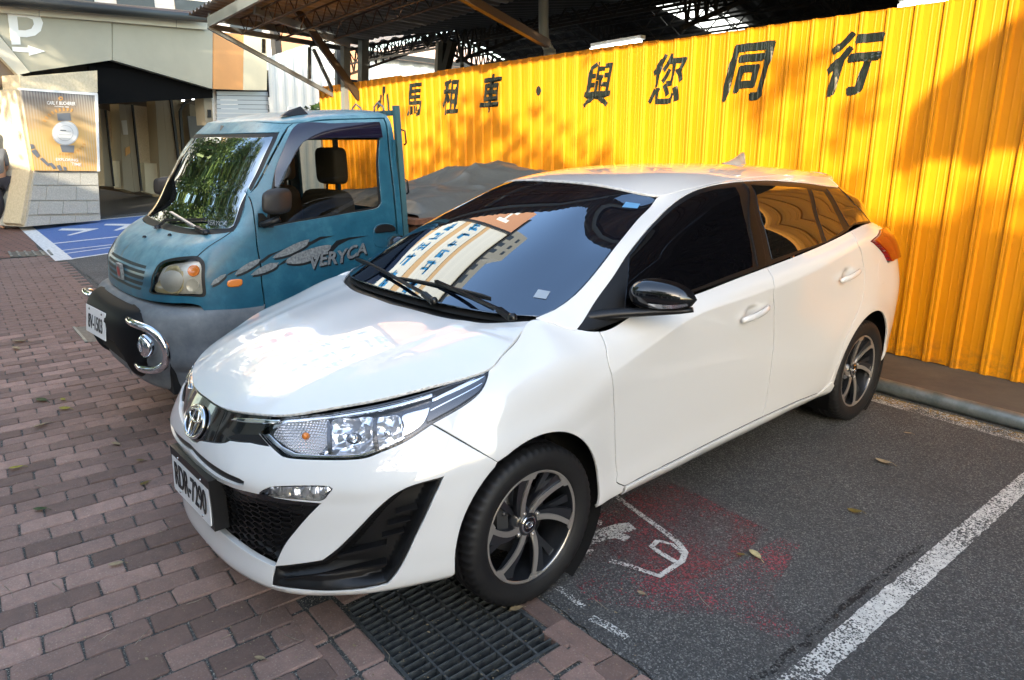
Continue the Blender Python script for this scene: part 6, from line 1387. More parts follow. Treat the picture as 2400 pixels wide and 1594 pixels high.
    for k in range(N+1):
        x = -.665+1.33*k/N; ax = abs(x); yb = np.interp(ax, [0, .28, .50, .60, .665], [.80, .815, .868, .93, .990])
        q = HOOD.xy([(ax, yb)])[0]; z = HOOD.ev([q[0]], [q[1]])[0, 2]; v1.append((x, yb-.012, z-.012)); v2.append((x, yb+.03, z+.002))
        q = GH.xyz([(ax, yb+.12, 1.04)])[0]; uu = q[0]; e = GH.ev([uu], [.055])[0]; v3.append((x, e[1]+.01, e[2]-.006))
    n = N+1; cw.add(v1+v2+v3, [(i, i+1, n+i+1, n+i) for i in range(N)]+[(n+i, n+i+1, 2*n+i+1, 2*n+i) for i in range(N)], 0, True)
    cw.build('cowl', B, car)
    def wiper(base, joint, bend, b0, b1):
        m = MB(); m.lathe([(0, .016), (.012, .016), (.02, .010), (.02, 0)], base, 'z', 14)
        m.beam(base, joint, .022, .016); m.beam(joint, bend, .014, .010); m.build('wiper_arm', MATS['satin_black'], car)
        m = MB(); pts = crv([b0, tuple((Vector(b0)+Vector(b1))/2+Vector((0, 0, .006))), b1], .05); m.tube(pts, [.003]+[.007]*(len(pts)-2)+[.003], 6); m.beam(tuple(Vector(b0)-Vector((0, 0, .006))), tuple(Vector(b1)-Vector((0, 0, .006))), .004, .012); m.build('wiper_blade', MATS['rubber'], car)
    wiper((.285, .812, 1.025), (.215, .815, 1.048), (-.27, .90, 1.078), (-.66, 1.02, 1.058), (-.14, .885, 1.062))
    wiper((.675, .865, 1.022), (.60, .865, 1.045), (.18, .90, 1.080), (-.10, .885, 1.058), (.50, .915, 1.062))
    # ---- stickers inside the windscreen
    for (a, b, c3, d_), col_ in (((ZD(1262, 832), ZD(1338, 845), ZD(1310, 892), ZD(1232, 880)), 'sticker_grey'), ((ZE(1185, 345), ZE(1310, 362), ZE(1285, 402), ZE(1150, 390)), 'sticker_blue')):
        uv = GH.px([a, b, c3, d_]); m = MB(); m.add([tuple(surf(GH, u, v, .002)[0]) for u, v in uv], [(3, 2, 1, 0)]); m.build('sticker', MATS[col_], car)
    # ---- mirrors
    m = MB(); secs = []; ns = 14; nt = 22
    for i in range(ns+1):
        s_ = i/ns; x = .778+.232*s_; e = math.sqrt(max(0, 1-(2*s_-1)**4*.995)) if True else 1
        e = (1-abs(2*s_-1)**3.2)**.55 if 0 < i < ns else .02
        zt = 1.128+.010*math.sin(s_*2.6)-.034*s_; zb = 1.000+.014*s_; zc = (zt+zb)/2-.004; hh = (zt-zb)/2*e; yb = 1.385+.075*s_; dp = .090*e*(1-.25*s_)
        for k in range(nt+1):
            t = math.pi*k/nt; secs.append((x, yb-dp*math.sin(t)**.75, zc+hh*math.cos(t)))
    F = []; MI = []
    for i in range(ns):
        for k in range(nt):
            a = i*(nt+1)+k; F.append((a, a+1, a+nt+2, a+nt+1)); MI.append(1 if k >= nt*.70 else 0)
    mm = MB(); mm.add(secs, [f[::-1] for f in F], 0, True); mm.m = MI
    mm.add([secs[i*(nt+1)] for i in range(ns+1)]+[secs[i*(nt+1)+nt] for i in range(ns+1)], [(i, i+1, ns+2+i, ns+1+i) for i in range(ns)], 1)
    both(mm, 'mirror', [K, B], car)
    m = MB(); arm = crv([(.70, 1.20, .975), (.78, 1.29, .990), (.87, 1.365, .999), (.965, 1.42, 1.012), (.995, 1.44, 1.02)], .02); m.tube(arm, list(np.linspace(.034, .014, len(arm))), 12); m.v = [(x, y*1.0+(y-1.36)*.25, .998+(z-.998)*.72) for x, y, z in m.v]; both(m, 'mirror_arm', B, car)
    ls = [];
    for i in range(6, ns):
        for k in (int(nt*.66), int(nt*.78)):
            v = Vector(secs[i*(nt+1)+k]); ls.append(v+Vector((.001, -.003, 0)) if i < ns-1 else v+Vector((.004, 0, 0)))
    m = MB(); m.add(ls, [(2*i, 2*i+1, 2*i+3, 2*i+2) for i in range(len(ls)//2-1)], 0, True); both(m, 'mirror_signal', MATS['lamp_silver'], car)
    # ---- door handles
    for y0, z0 in ((2.105, .868), (3.015, .918)):
        pts = []; base = SK.yz([(y0-.10+.022*k, z0-.010+.0022*k) for k in range(11)])
        for i, (u, v) in enumerate(base):
            lift = .006+.026*math.sin(math.pi*min(1, max(0, (i+.6)/10.6)))**.6; p, n = surf(SK, u, v, -lift); pts.append(p)
        m = MB(); m.tube(pts, [.009, .0125, .0135, .0135, .0132, .013, .0128, .0126, .0125, .0120, .008], 12)
        ctr = sum((Vector(p) for p in pts), Vector())/len(pts)
        m.v = [(ctr.x+(x-ctr.x)*.75, y, ctr.z+(z-ctr.z)*1.1) for x, y, z in m.v]
        both(m, 'door_handle', W, car)
        p, n = surf(SK, *SK.yz([(y0+.075, z0+.010)])[0], -.029); m = MB(); m.lathe([(0, .006), (.002, .005), (.002, 0)], (p.x-.004, p.y, p.z), 'x', 12); m.build('door_lock', MATS['seam_grey'], car)
    # ---- roof fin
    m = MB(); prof = [(3.13, 1.462), (3.20, 1.470), (3.28, 1.492), (3.335, 1.518), (3.352, 1.519), (3.362, 1.50), (3.375, 1.455)]
    vs = []; n = len(prof)
    for y, z in prof: vs += [(-.004, y, z), (.004, y, z)]
    base = [(0, 3.12, 1.455)]+[(.032*math.sin(math.pi*(.15+.7*k/6))**.6, 3.13+.25*k/6, 1.452) for k in range(7)]
    f = []
    for i in range(n-1): f.append((2*i, 2*i+1, 2*i+3, 2*i+2))
    m.add(vs, f, 0, True)
    for sgn in (0, 1):
        bb = len(m.v); m.v += [((-1 if sgn == 0 else 1)*(.010+.02*math.sin(math.pi*k/(n-1))), 3.12+.26*k/(n-1), 1.448) for k in range(n)]
        for i in range(n-1):
            q = (2*i+sgn, 2*i+2+sgn, bb+i+1, bb+i); m.f.append(q if sgn == 1 else q[::-1]); m.m.append(0); m.sm.append(True)
    m.build('roof_antenna', MATS['car_grey'], car)
    # ---- wheels
    for yc in (.825, 3.397):
        w = make_wheel(); w.parent = car; w.location = (.742, yc, .300)
        w2 = copy_tree(w, car); w2.location = (-.742, yc, .300); w2.rotation_euler = (0, 0, math.pi)
    m = MB(); m.add([(.63, 3.12, .12), (.80, 3.12, .12), (.80, 3.10, .26), (.63, 3.10, .26)], [(0, 1, 2, 3), (3, 2, 1, 0)]); m.build('mud_flap', B, car)
def make_wheel():
    w = empty('wheel')
    # tyre
    half = [(.070, .206), (.084, .212), (.090, .225), (.0975, .245), (.0985, .262), (.094, .279), (.086, .291), (.076, .2965)]
    tread = [(.055, .2985), (.036, .2992), (.034, .293), (.028, .293), (.026, .2996), (.004, .300), (.003, .293), (-.003, .293), (-.004, .300), (-.026, .2996), (-.028, .293), (-.034, .293), (-.036, .2992), (-.055, .2985)]
    prof = half+tread+[(-x, r) for x, r in half[::-1]]; m = MB(); n = 180; m.lathe(prof, (0, 0, 0), 'x', n); Lp = len(prof); vs = []
    for k in range(n):
        a = 2*math.pi*k/n
        for i in range(Lp):
            x, y, z = m.v[k*Lp+i]; r = math.hypot(y, z)
            if (k % 3 == 0) and i in (6, 7, 8, 9, Lp-7, Lp-8, Lp-9, Lp-10): r -= .007
            if abs(x) > .08 and .232 < r < .27 and k % 2: pass
            zz = r*math.sin(a)
            if zz < -.2955: zz = -.2955-(abs(zz)-.2955)*.25; x *= 1.02
            vs.append((x, r*math.cos(a), zz))
    m.v = vs; m.build('tyre', MATS['tyre'], w)
    m = MB(); m.lathe([(.072, .213), (.078, .2135), (.0815, .211), (.0815, .2045), (.079, .2015), (.070, .200), (.04, .192), (-.06, .185), (-.07, .20)], (0, 0, 0), 'x', 72); m.build('rim', MATS['rim_dark'], w)
    m = MB(); m.lathe([(.0800, .2125), (.0826, .2105), (.0826, .2035), (.0795, .2010)], (0, 0, 0), 'x', 96); m.build('rim_lip', MATS['machined'], w)
    # spokes
    def pol(a, r, x): return (x, r*math.cos(R_(a)), r*math.sin(R_(a)))
    def slab(outline, x_of_r, th, name, mt, ch=.0):
        mb = MB(); front = [pol(a, r, x_of_r(r)) for a, r in outline]; n_ = len(front)
        back = [(x-th, y*1.0, z*1.0) for x, y, z in front]
        mb.add(front+back, [tuple(range(n_)), tuple(range(2*n_-1, n_-1, -1))]+[(i, i+n_, (i+1) % n_+n_, (i+1) % n_) for i in range(n_)]); return mb.build(name, mt, w)
    xr = lambda r: .052+.029*min(1, max(0, (r-.05)/.15))**.8
    outs = [91, 38, -18, -90, -142, 162]
    for k, a in enumerate(outs):
        off = 30
        def path(da0, da1, w0, w1, r0=.036, r1=.204, N=9):
            L_, R2 = [], []
            for i in range(N+1):
                t = i/N; r = r0+(r1-r0)*t; ang = a+off*(1-t)**1.25; wd = (w0+(w1-w0)*t); h_ = math.degrees(wd/r/2)
                L_.append((ang-h_+da0*(1-t)+da1*t, r)); R2.append((ang+h_+da0*(1-t)+da1*t, r))
            return L_+R2[::-1]
        slab(path(0, 0, .023, .019), lambda r: xr(r)+.0012, .006, 'spoke', MATS['machined'])
        slab(path(4, 9, .034, .050, .04), lambda r: xr(r)-.006, .022, 'spoke_body', MATS['rim_dark'])
        # flared foot of the arm along the lip
        slab([(a-3, .185), (a+14, .2025), (a+5, .2035), (a-7, .2035)], lambda r: .0815, .004, 'spoke_foot', MATS['machined'])
        b = a-27 if k not in (2,) else a-36
        slab([(b-5, .198), (b-3.5, .06), (b+8, .06), (b+3.5, .198)], lambda r: xr(r)-.022, .014, 'spoke_body', MATS['rim_dark'])
    m = MB(); m.lathe([(.053, .044), (.0575, .040), (.0575, .030), (.053, .028)], (0, 0, 0), 'x', 40); m.lathe([(.02, .07), (.046, .06), (.052, .044)], (0, 0, 0), 'x', 32); m.build('hub', MATS['rim_dark'], w)
    m = MB()
    m.lathe([(.0575, .033), (.0600, .030), (.0600, .027)], (0, 0, 0), 'x', 40); make_emblem(m, Vector((.0605, 0, 0)), Vector((0, 1, 0)), Vector((0, 0, 1)), Vector((1, 0, 0)), .036); m.build('centre_ring', CH_(), w)
    m = MB(); m.lathe([(.0590, .028), (.0595, .0)], (0, 0, 0), 'x', 30); m.build('centre_cap', MATS['gloss_black'], w)
    for a in (112, 30, -66, -152):
        y, z = .052*math.cos(R_(a)), .052*math.sin(R_(a)); m = MB(); m.lathe([(.035, .0135), (.0545, .0135), (.0548, .0120), (.045, .011)], (0, y, z), 'x', 16); m.build('lug_seat', MATS['rim_dark'], w)
        m = MB(); m.lathe([(.040, .0085), (.058, .0085), (.061, .006), (.061, 0)], (0, y, z), 'x', 6); m.build('lug_nut', MATS['machined'], w)
    m = MB(); m.lathe([(-.005, .03), (.0, .125), (-.012, .127), (-.014, .03)], (0, 0, 0), 'x', 48); m.build('brake_disc', MATS['disc_steel'], w)
    m = MB(); m.box((.012, -.105, .03), (.05, .05, .13), ch=.01); m.tube([(.03, -.10, .07), (.045, -.10, .075)], .01, 10); m.build('brake_caliper', MATS['caliper'], w)
    return w
def CH_(): return MATS['chrome']
car_details()
# ================================================================ small blue-green truck
TX = -2.03
TP = [
 [(0, .275, .775), (0, .285, .86), (0, .305, .95), (0, .41, 1.065), (0, .55, 1.145), (0, .73, 1.40), (0, .90, 1.635), (0, .98, 1.72)],
 [(.30, .285, .777), (.30, .295, .86), (.30, .315, .95), (.30, .42, 1.065), (.30, .56, 1.145), (.28, .737, 1.40), (.27, .905, 1.637), (.27, .99, 1.718)],
 [(.52, .325, .782), (.52, .335, .865), (.52, .352, .955), (.515, .455, 1.072), (.51, .59, 1.152), (.48, .762, 1.402), (.46, .93, 1.640), (.45, 1.01, 1.712)],
 [(.64, .38, .785), (.642, .39, .87), (.640, .405, .962), (.632, .505, 1.085), (.62, .63, 1.160), (.59, .795, 1.408), (.558, .96, 1.643), (.54, 1.045, 1.705)],
 [(.712, .465, .76), (.714, .472, .865), (.710, .485, .972), (.702, .575, 1.10), (.690, .685, 1.170), (.652, .85, 1.418), (.615, 1.01, 1.648), (.585, 1.10, 1.703)],
 [(.738, .575, .62), (.742, .58, .82), (.740, .60, .985), (.734, .68, 1.115), (.725, .755, 1.185), (.693, .93, 1.435), (.648, 1.09, 1.660), (.605, 1.17, 1.712)],
 [(.744, .78, .46), (.750, .78, .78), (.750, .79, .985), (.746, .83, 1.125), (.740, .87, 1.192), (.710, 1.02, 1.448), (.660, 1.17, 1.680), (.612, 1.24, 1.732)],
 [(.745, 1.18, .42), (.752, 1.18, .78), (.752, 1.18, .99), (.748, 1.19, 1.135), (.743, 1.20, 1.205), (.715, 1.28, 1.46), (.665, 1.38, 1.698), (.617, 1.42, 1.748)],
 [(.745, 1.70, .42), (.752, 1.70, .78), (.752, 1.70, .99), (.748, 1.70, 1.14), (.743, 1.70, 1.225), (.718, 1.70, 1.47), (.671, 1.70, 1.712), (.622, 1.70, 1.762)]]
TS = Skin([[c[r] for c in TP] for r in range(8)], nu=260, nv=120, off=(TX, 0, 0))
TRX = [0, .3, .5, .6, .66]; TRY = [.90, 1.0, 1.1, 1.25, 1.45, 1.75]
TRZ = [[1.655, 1.727, 1.755, 1.775, 1.790, 1.800], [1.65, 1.723, 1.750, 1.771, 1.786, 1.796], [1.635, 1.708, 1.732, 1.755, 1.772, 1.782], [1.62, 1.680, 1.706, 1.734, 1.752, 1.764], [1.58, 1.64, 1.665, 1.695, 1.715, 1.725]]
TR_ = Skin([[(x, y, TRZ[i][j]) for i, x in enumerate(TRX)] for j, y in enumerate(TRY)], nu=60, nv=60, off=(TX, 0, 0))
m = mat('truck_teal', (.012, .13, .17), .42, 0, Coat_Weight=.45, Coat_Roughness=.18); t = NT(m); p = t.coord()
n = t.noise(p, 5.5, 7, .72); c = t.ramp(n, [(.3, (.004, .070, .120)), (.52, (.006, .100, .160)), (.68, (.022, .150, .215)), (.85, (.08, .24, .29))])
nz = t.n('SeparateXYZ', i_Vector=t.n('NewGeometry').outputs['Normal']).outputs[2]; up = t.ramp(nz, [(.2, 0.), (.8, 1.)])
c = t.mix(t.math('MULTIPLY', up, t.ramp(t.noise(p, 9, 7, .75), [(.32, .35), (.65, .95)])), c, (.19, .37, .42))
c = t.mix(t.math('MULTIPLY', t.ramp(t.noise(t.coord((1, 1, .3)), 24, 6, .75), [(.62, 0.), (.72, .8)]), up), c, (.02, .07, .08)); c = t.mix(t.math('MULTIPLY', t.ramp(t.noise(p, 3.3, 5, .6), [(.68, 0.), (.76, 1.)]), up), c, (.22, .14, .06))
t.base(c); t.rough(t.ramp(n, [(.3, .35), (.7, .6)])); t.bump(t.noise(p, 3, 3), .1, .02)
m = mat('bumper_grey', (.115, .125, .135), .55); t = NT(m); n = t.noise(t.coord(), 6, 6, .7); t.base(t.ramp(n, [(.35, (.10, .115, .13)), (.65, (.18, .195, .20)), (.8, (.26, .26, .25))]))
m = mat('bumper_black', (.0025, .003, .004), .6, 0, Specular_IOR_Level=.25); t = NT(m); t.bump(t.noise(t.coord(), 120, 3), .15, .002)
mat('seat_dark', (.17, .155, .13), .9); mat('mirror_brown', (.035, .030, .026), .5); mat('lamp_yellow', (.62, .52, .28), .2, 0, Coat_Weight=1., Coat_Roughness=.05); mat('lamp_cream', (.66, .64, .55), .3, .3)
m = mat('decal_silver', (.34, .36, .37), .45, .2); t = NT(m); t.base(t.ramp(t.noise(t.coord(), 70, 4), [(.35, (.13, .15, .16)), (.7, (.30, .32, .32))]))
mat('decal_black', (.006, .007, .008), .4); m = mat('tarp_grey', (.125, .130, .118), .42); t = NT(m); t.bump(t.noise(t.coord((1, 2.5, 1)), 4, 3, .5), .35, .03)
m = mat('rusty_wood', (.17, .065, .03), .8); t = NT(m); t.base(t.ramp(t.noise(t.coord((1, 4, 4)), 6, 6, .7), [(.3, (.10, .045, .025)), (.7, (.28, .12, .06))]))
film_glass('cab_windshield', (.006, .008, .008), (.88, .95, 1.), .34, 1.6); thin_glass('cab_glass', (.42, .40, .34), 1.6); thin_glass('visor_smoke', (.14, .11, .18), 1.5)
mat('old_sheet', (.045, .13, .15), .5)
def rounded_box(m, c, d, e=.35, n=20, k=12):
    vs = []
    for j in range(k+1):
        v = -math.pi/2+math.pi*j/k
        for i in range(n):
            u = 2*math.pi*i/n; f = lambda a: math.copysign(abs(a)**e, a); vs.append((c[0]+d[0]/2*f(math.cos(v))*f(math.cos(u)), c[1]+d[1]/2*f(math.cos(v))*f(math.sin(u)), c[2]+d[2]/2*f(math.sin(v))))
    m.add(vs, [(j*n+i, j*n+(i+1) % n, (j+1)*n+(i+1) % n, (j+1)*n+i) for j in range(k) for i in range(n)], 0, True)
def build_truck():
    tr = empty('pickup_truck', (TX, 0, 0), label='small faded teal cab truck with black bull bar and tarp over its bed', cat='truck')
    T, K, BG, BB = MATS['truck_teal'], MATS['rubber'], MATS['bumper_grey'], MATS['bumper_black']
    V = TS.vmax; U = TS.umax
    P = lambda z, *pts: TS.px([z(*p) for p in pts])
    # outlines
    gapf = crv(P(ZY, (745, 725), (775, 770), (800, 830), (830, 1010), (860, 1250), (880, 1440), (897, 1568)), .02); lo = TS.yz([(.80, .55), (.80, .45)], mask=TS.T[:, 0] > .6); gapf = gapf+[lo[0], (lo[1][0], .03)]
    ws_s = crv(P(ZY, (1018, 262), (985, 340), (905, 510), (810, 700), (735, 860), (655, 1040)), .02)
    ws_v1 = ws_s[0][1]; ws_v0 = ws_s[-1][1]
    win = crv(P(ZY, (1120, 265), (1160, 240), (1300, 228), (1560, 215), (1790, 205)), .02)+crv(P(ZY, (1800, 215), (1790, 500), (1812, 820), (1790, 852), (1740, 868)), .02)[1:]+crv(P(ZY, (1740, 868), (1400, 925), (1150, 968), (975, 1000)), .03)[1:]+crv(P(ZY, (975, 1000), (930, 980), (945, 800), (960, 700), (990, 560), (1050, 400), (1120, 265)), .02)[1:-1]
    HL = crv(P(ZT, (640, 738), (648, 690), (665, 600), (710, 530), (800, 500), (920, 488), (985, 498), (1018, 560), (1022, 700), (1010, 760), (900, 758), (760, 750)), .012, True)
    hoodback = P(ZT, (1235, 290))[0]
    front = [(0, .03), (P(ZT, (1000, 840))[0][0], P(ZT, (1000, 840))[0][1])]+P(ZT, (1040, 960), (1080, 1030))+[(TS.yz([(.62, .56)], mask=TS.T[:, 0] > .6)[0][0], .03), (gapf[-1][0], .03)]+gapf[::-1][1:]+P(ZY, (770, 700))+[ws_s[-3]]+[ws_s[-1]]+[(0, ws_v0)]
    panel('cab_front', TS, front, T, tr, holes=[HL], mirror='join', center=True, gap=.0028, res=.03, thick=.012)
    hz_ = P(ZT, (975, 480), (1060, 405), (1180, 330), (1232, 292)); m = MB(); pts = [Vector(surf(TS, u, v, -.0012)[0]) for u, v in hz_]
    m.tube(crv([tuple(q) for q in pts], .03), .0022, 5); both(m, 'bonnet_seam', MATS['decal_black'], tr)
    door = gapf[:]+[(TS.yz([(1.655, .45)])[0][0], .03)]+[TS.yz([(1.655, z)], mask=TS.T[:, 0] > .6)[0] for z in (.7, 1.0, 1.3, 1.6)]+crv(P(ZY, (1832, 160), (1600, 165), (1300, 180), (1130, 200), (1070, 260), (1020, 350), (930, 520), (840, 690), (790, 740)), .03)
    # clean the loop: the door's front-top meets the gap
    panel('door', TS, door, T, tr, holes=[win], gap=.003, res=.03, thick=.02)
    # pillars and roof rail
    rail = P(ZY, (770, 700))+[ws_s[-3]]+ws_s[::-1][3:]+[(0.0, ws_v1)]+[(0, V), (U, V), (U, .03), (TS.yz([(1.665, .45)])[0][0], .03)]+[TS.yz([(1.662, z)], mask=TS.T[:, 0] > .6)[0] for z in (.7, 1.0, 1.3, 1.6)]+crv(P(ZY, (1838, 152), (1600, 158), (1300, 172), (1122, 192), (1060, 255), (1010, 345), (920, 515), (832, 680), (790, 730)), .03)
    panel('cab_shell', TS, rail, T, tr, mirror='join', center=True, gap=.001, res=.03, thick=.012)
    T3 = TS.ev(np.linspace(0, U, 120), np.full(120, V)); ro = TR_.xy([tuple(q[:2]) for q in T3]); ro[0] = (0, ro[0][1]); ro.append((0, ro[-1][1]))
    # roof height follows the rail
    panel('roof', TR_, ro, T, tr, mirror='join', center=True, gap=-.004, res=.04, thick=.004, round_=.006, edge=.02)
    # glass
    ws = [(0, ws_v0)]+[(u, ws_v0) for u in np.linspace(.08, ws_s[-1][0]-.04, 8)]+ws_s[::-1]+[(0, ws_v1)]
    panel('windshield_seal', TS, ws, K, tr, mirror='join', center=True, gap=.0, res=.05, depth=.004, thick=.0, round_=0)
    wi = [(0, ws_v0+.035)]+[(u, ws_v0+.035) for u in np.linspace(.08, ws_s[-1][0]-.055, 8)]+[(u-.03, min(max(v, ws_v0+.05), ws_v1-.03)) for u, v in ws_s[::-1][2:-2]]+[(0, ws_v1-.018)]
    panel('windshield', TS, wi, MATS['cab_windshield'], tr, mirror='join', center=True, gap=.0, res=.05, depth=.0015, thick=.002)
    panel('side_window', TS, win, MATS['cab_glass'], tr, gap=.001, res=.05, depth=.010, thick=0, round_=0)
    def strip(name, poly, w, mt, d=0, off=None):
        p = np.array(dens(poly, .012)); p = p if area2(p) > 0 else p[::-1]; q = offset(p, w); a = TS.ev(p[:, 0], p[:, 1])-TS.nrm(p[:, 0], p[:, 1])*d; b = TS.ev(q[:, 0], q[:, 1])-TS.nrm(q[:, 0], q[:, 1])*d; n = len(p); m = MB(); m.add(list(a)+list(b), [(i, (i+1) % n, (i+1) % n+n, i+n) for i in range(n)], 0, True); both(m, name, mt, tr)
    strip('window_seal', win, .014, K, .004)
    vis = crv(P(ZY, (975, 700), (990, 560), (1060, 380), (1130, 255), (1170, 225)), .02)+P(ZY, (1400, 214), (1790, 200), (1812, 312), (1780, 316), (1400, 318), (1240, 330), (1195, 350), (1130, 450), (1060, 570), (1000, 700))
    panel('rain_visor', TS, vis, MATS['visor_dark'], tr, gap=0, res=.03, depth=-.022, thick=.002)
    cu = bpy.data.curves.new('w', 'FONT'); cu.body = 'VERYCA'; cu.size = 1.; cu.shear = .2; o = bpy.data.objects.new('w', cu); COL.objects.link(o); bpy.context.view_layer.update()
    me0 = bpy.data.meshes.new_from_object(o.evaluated_get(bpy.context.evaluated_depsgraph_get())); bpy.data.objects.remove(o); Vt = np.array([v.co[:] for v in me0.vertices]); mn, mx = Vt.min(0), Vt.max(0); c0, c1, c2, c3 = [np.array(q) for q in P(ZY, (455, 990), (605, 1000), (612, 965), (462, 950))]
    for v, q in zip(me0.vertices, Vt):
        a, b = (q[0]-mn[0])/(mx[0]-mn[0]), (q[1]-mn[1])/(mx[1]-mn[1]); uv = (c0*(1-a)+c1*a)*(1-b)+(c3*(1-a)+c2*a)*b; v.co = surf(TS, uv[0], uv[1], -.002)[0]
    me0.name = 'glass_lettering'; me0.materials.clear(); me0.materials.append(MATS['wiper_silver']); meshobj('glass_lettering', me0, tr)
    # decals
    for q in (((478, 1465), (500, 1425), (560, 1385), (600, 1375), (585, 1400), (540, 1440)), ((665, 1385), (690, 1345), (780, 1285), (870, 1255), (850, 1290), (760, 1350)), ((790, 1385), (830, 1345), (940, 1290), (1010, 1285), (990, 1320), (900, 1365)), ((960, 1250), (1040, 1190), (1160, 1130), (1250, 1105), (1230, 1150), (1100, 1220)), ((1062, 1285), (1130, 1225), (1300, 1165), (1420, 1150), (1370, 1220), (1200, 1290))):
        o = [(x+10, y+16) for x, y in q]; panel('decal', TS, crv(P(ZY, *o), .02, True), MATS['decal_black'], tr, gap=0, res=.03, depth=-.0028, thick=0, round_=0, mirror=None)
        panel('decal', TS, crv(P(ZY, *q), .02, True), MATS['decal_silver'], tr, gap=0, res=.03, depth=-.0038, thick=0, round_=0, mirror=None)
    for q in (((590, 1395), (640, 1358), (720, 1330), (640, 1375)), ((850, 1285), (930, 1225), (1055, 1178), (950, 1235), (880, 1290)), ((1230, 1140), (1330, 1085), (1450, 1075), (1340, 1105), (1240, 1160)), ((990, 1320), (1050, 1270), (1150, 1230), (1060, 1290)), ((1390, 1200), (1460, 1115), (1560, 1090), (1715, 1075), (1560, 1108), (1480, 1150), (1420, 1215))):
        panel('decal', TS, P(ZY, *q), MATS['decal_black'], tr, gap=0, res=.03, depth=-.0032, thick=0, round_=0, mirror=None)
    # VERYCA lettering along a rising line
    cu = bpy.data.curves.new('w', 'FONT'); cu.body = 'VERYCA'; cu.size = 1.; cu.offset = .03; cu.shear = .25; cu.resolution_u = 3; o = bpy.data.objects.new('w', cu); COL.objects.link(o); bpy.context.view_layer.update()
    me0 = bpy.data.meshes.new_from_object(o.evaluated_get(bpy.context.evaluated_depsgraph_get())); bpy.data.objects.remove(o); Vt = np.array([v.co[:] for v in me0.vertices]); mn, mx = Vt.min(0), Vt.max(0)
    c0, c1, c2, c3 = [np.array(q) for q in P(ZY, (1262, 1348), (1700, 1225), (1690, 1135), (1250, 1238))]
    for k, (mt, dd, ox) in enumerate(((MATS['decal_black'], -.0044, .006), (MATS['decal_silver'], -.0052, 0))):
        me = me0.copy()
        for v, q in zip(me.vertices, Vt):
            a, b = (q[0]-mn[0])/(mx[0]-mn[0]), (q[1]-mn[1])/(mx[1]-mn[1]); b += .10*math.sin(a*9); uv = (c0*(1-a)+c1*a)*(1-b)+(c3*(1-a)+c2*a)*b; uv = uv+np.array([ox, -ox]); v.co = surf(TS, uv[0], uv[1], dd)[0]
        me.name = 'lettering'; me.materials.clear(); me.materials.append(mt); meshobj('lettering', me, tr)
    # lamps
    panel('headlight_housing', TS, HL, MATS['lamp_cream'], tr, gap=.004, res=.02, depth=.028, thick=0, round_=0)
    big = crv(P(ZT, (655, 730), (670, 640), (720, 560), (800, 530), (838, 560), (852, 640), (845, 700), (820, 742)), .01, True)
    def dish(c, r, d0, d1): 
        def f(p, X): q = proj(X+TS.off); cc = ZT(*c); rr = np.hypot((q[:, 0]-cc[0])*3.1367/r, (q[:, 1]-cc[1])*3.1367/r); return d0+d1*np.clip(1-rr**2, 0, 1)
        return f
    panel('reflector', TS, big, MATS['lamp_yellow'], tr, gap=0, res=.012, dz=dish((760, 650), 110, .012, .05), thick=.01, edge=.002)
    for cx, cy, rr, mt, d in ((940, 575, 42, 'amber', .010), (935, 690, 52, 'lamp_cream', .012)):
        panel('reflector', TS, P(ZT, *[(cx+rr*math.cos(a), cy+rr*math.sin(a)) for a in np.linspace(0, 2*math.pi, 24, endpoint=False)]), MATS[mt], tr, gap=0, res=.01, dz=dish((cx, cy), rr, d, .012), thick=.01, edge=.004, round_=.003)
    panel('headlight', TS, HL, MATS['lens_glass'], tr, gap=.004, res=.03, depth=-.002, thick=0, round_=.003, edge=.006)
    p_ = np.array(HL) if area2(HL) > 0 else np.array(HL)[::-1]; strip('lamp_seal', [tuple(q) for q in offset(p_, -.012)], .016, K, -.001)
    mk = P(ZT, *[(1254+56*math.copysign(abs(math.cos(a))**.6, math.cos(a)), 669+28*math.copysign(abs(math.sin(a))**.7, math.sin(a))-8*math.cos(a)) for a in np.linspace(0, 2*math.pi, 28, endpoint=False)])
    panel('side_marker', TS, mk, MATS['amber'], tr, gap=0, res=.02, depth=-.010, thick=.012, edge=.006, round_=.004)
    # grille slots and badge
    for a, b, c_, d_ in (((355, 460), (608, 542), (600, 566), (352, 488)), ((352, 503), (598, 582), (590, 606), (350, 530)), ((352, 545), (592, 624), (583, 648), (352, 573)), ((356, 590), (585, 664), (575, 690), (358, 615)), ((362, 632), (575, 704), (562, 722), (366, 655))):
        q = P(ZT, b, c_); u1, v1 = q[0]; u2, v2 = q[1]; ql = P(ZT, ((a[0]+b[0])/2, (a[1]+b[1])/2), ((c_[0]+d_[0])/2, (c_[1]+d_[1])/2))
        panel('grille_slot', TS, [(0, ql[0][1]), ql[0], (u1, v1), (u2, v2), ql[1], (0, ql[1][1])], MATS['grille_dark'], tr, mirror='join', center=True, gap=.001, res=.03, depth=-.001, thick=.0, round_=.0)
    bd = P(ZT, (450, 560), (452, 622)); vb0, vb1 = sorted((bd[0][1], bd[1][1])); vm = (vb0+vb1)/2
    c, n = surf(TS, 0, vm, -.006); m = MB(); m.box(c+n*.004, (.088, .016, .088)); m.build('badge', MATS['decal_silver'], tr); m = MB(); m.add([tuple(c+Vector((.028*math.cos(a), -.0135, .028*math.sin(a)))) for a in np.linspace(0, 2*math.pi, 24, endpoint=False)], [tuple(range(24))]); m.build('badge_roundel', MATS['letter_red2'], tr)
    # bumper, lower body
    def BS(rows, cols): return Skin([[(x*s, y+dy, z) for (x, y) in cols] for (z, s, dy) in rows], nu=120, nv=40, off=(TX, 0, 0))
    bc = [(0, .215), (.25, .218), (.45, .235), (.60, .28), (.70, .37), (.748, .47), (.758, .60), (.760, .78)]
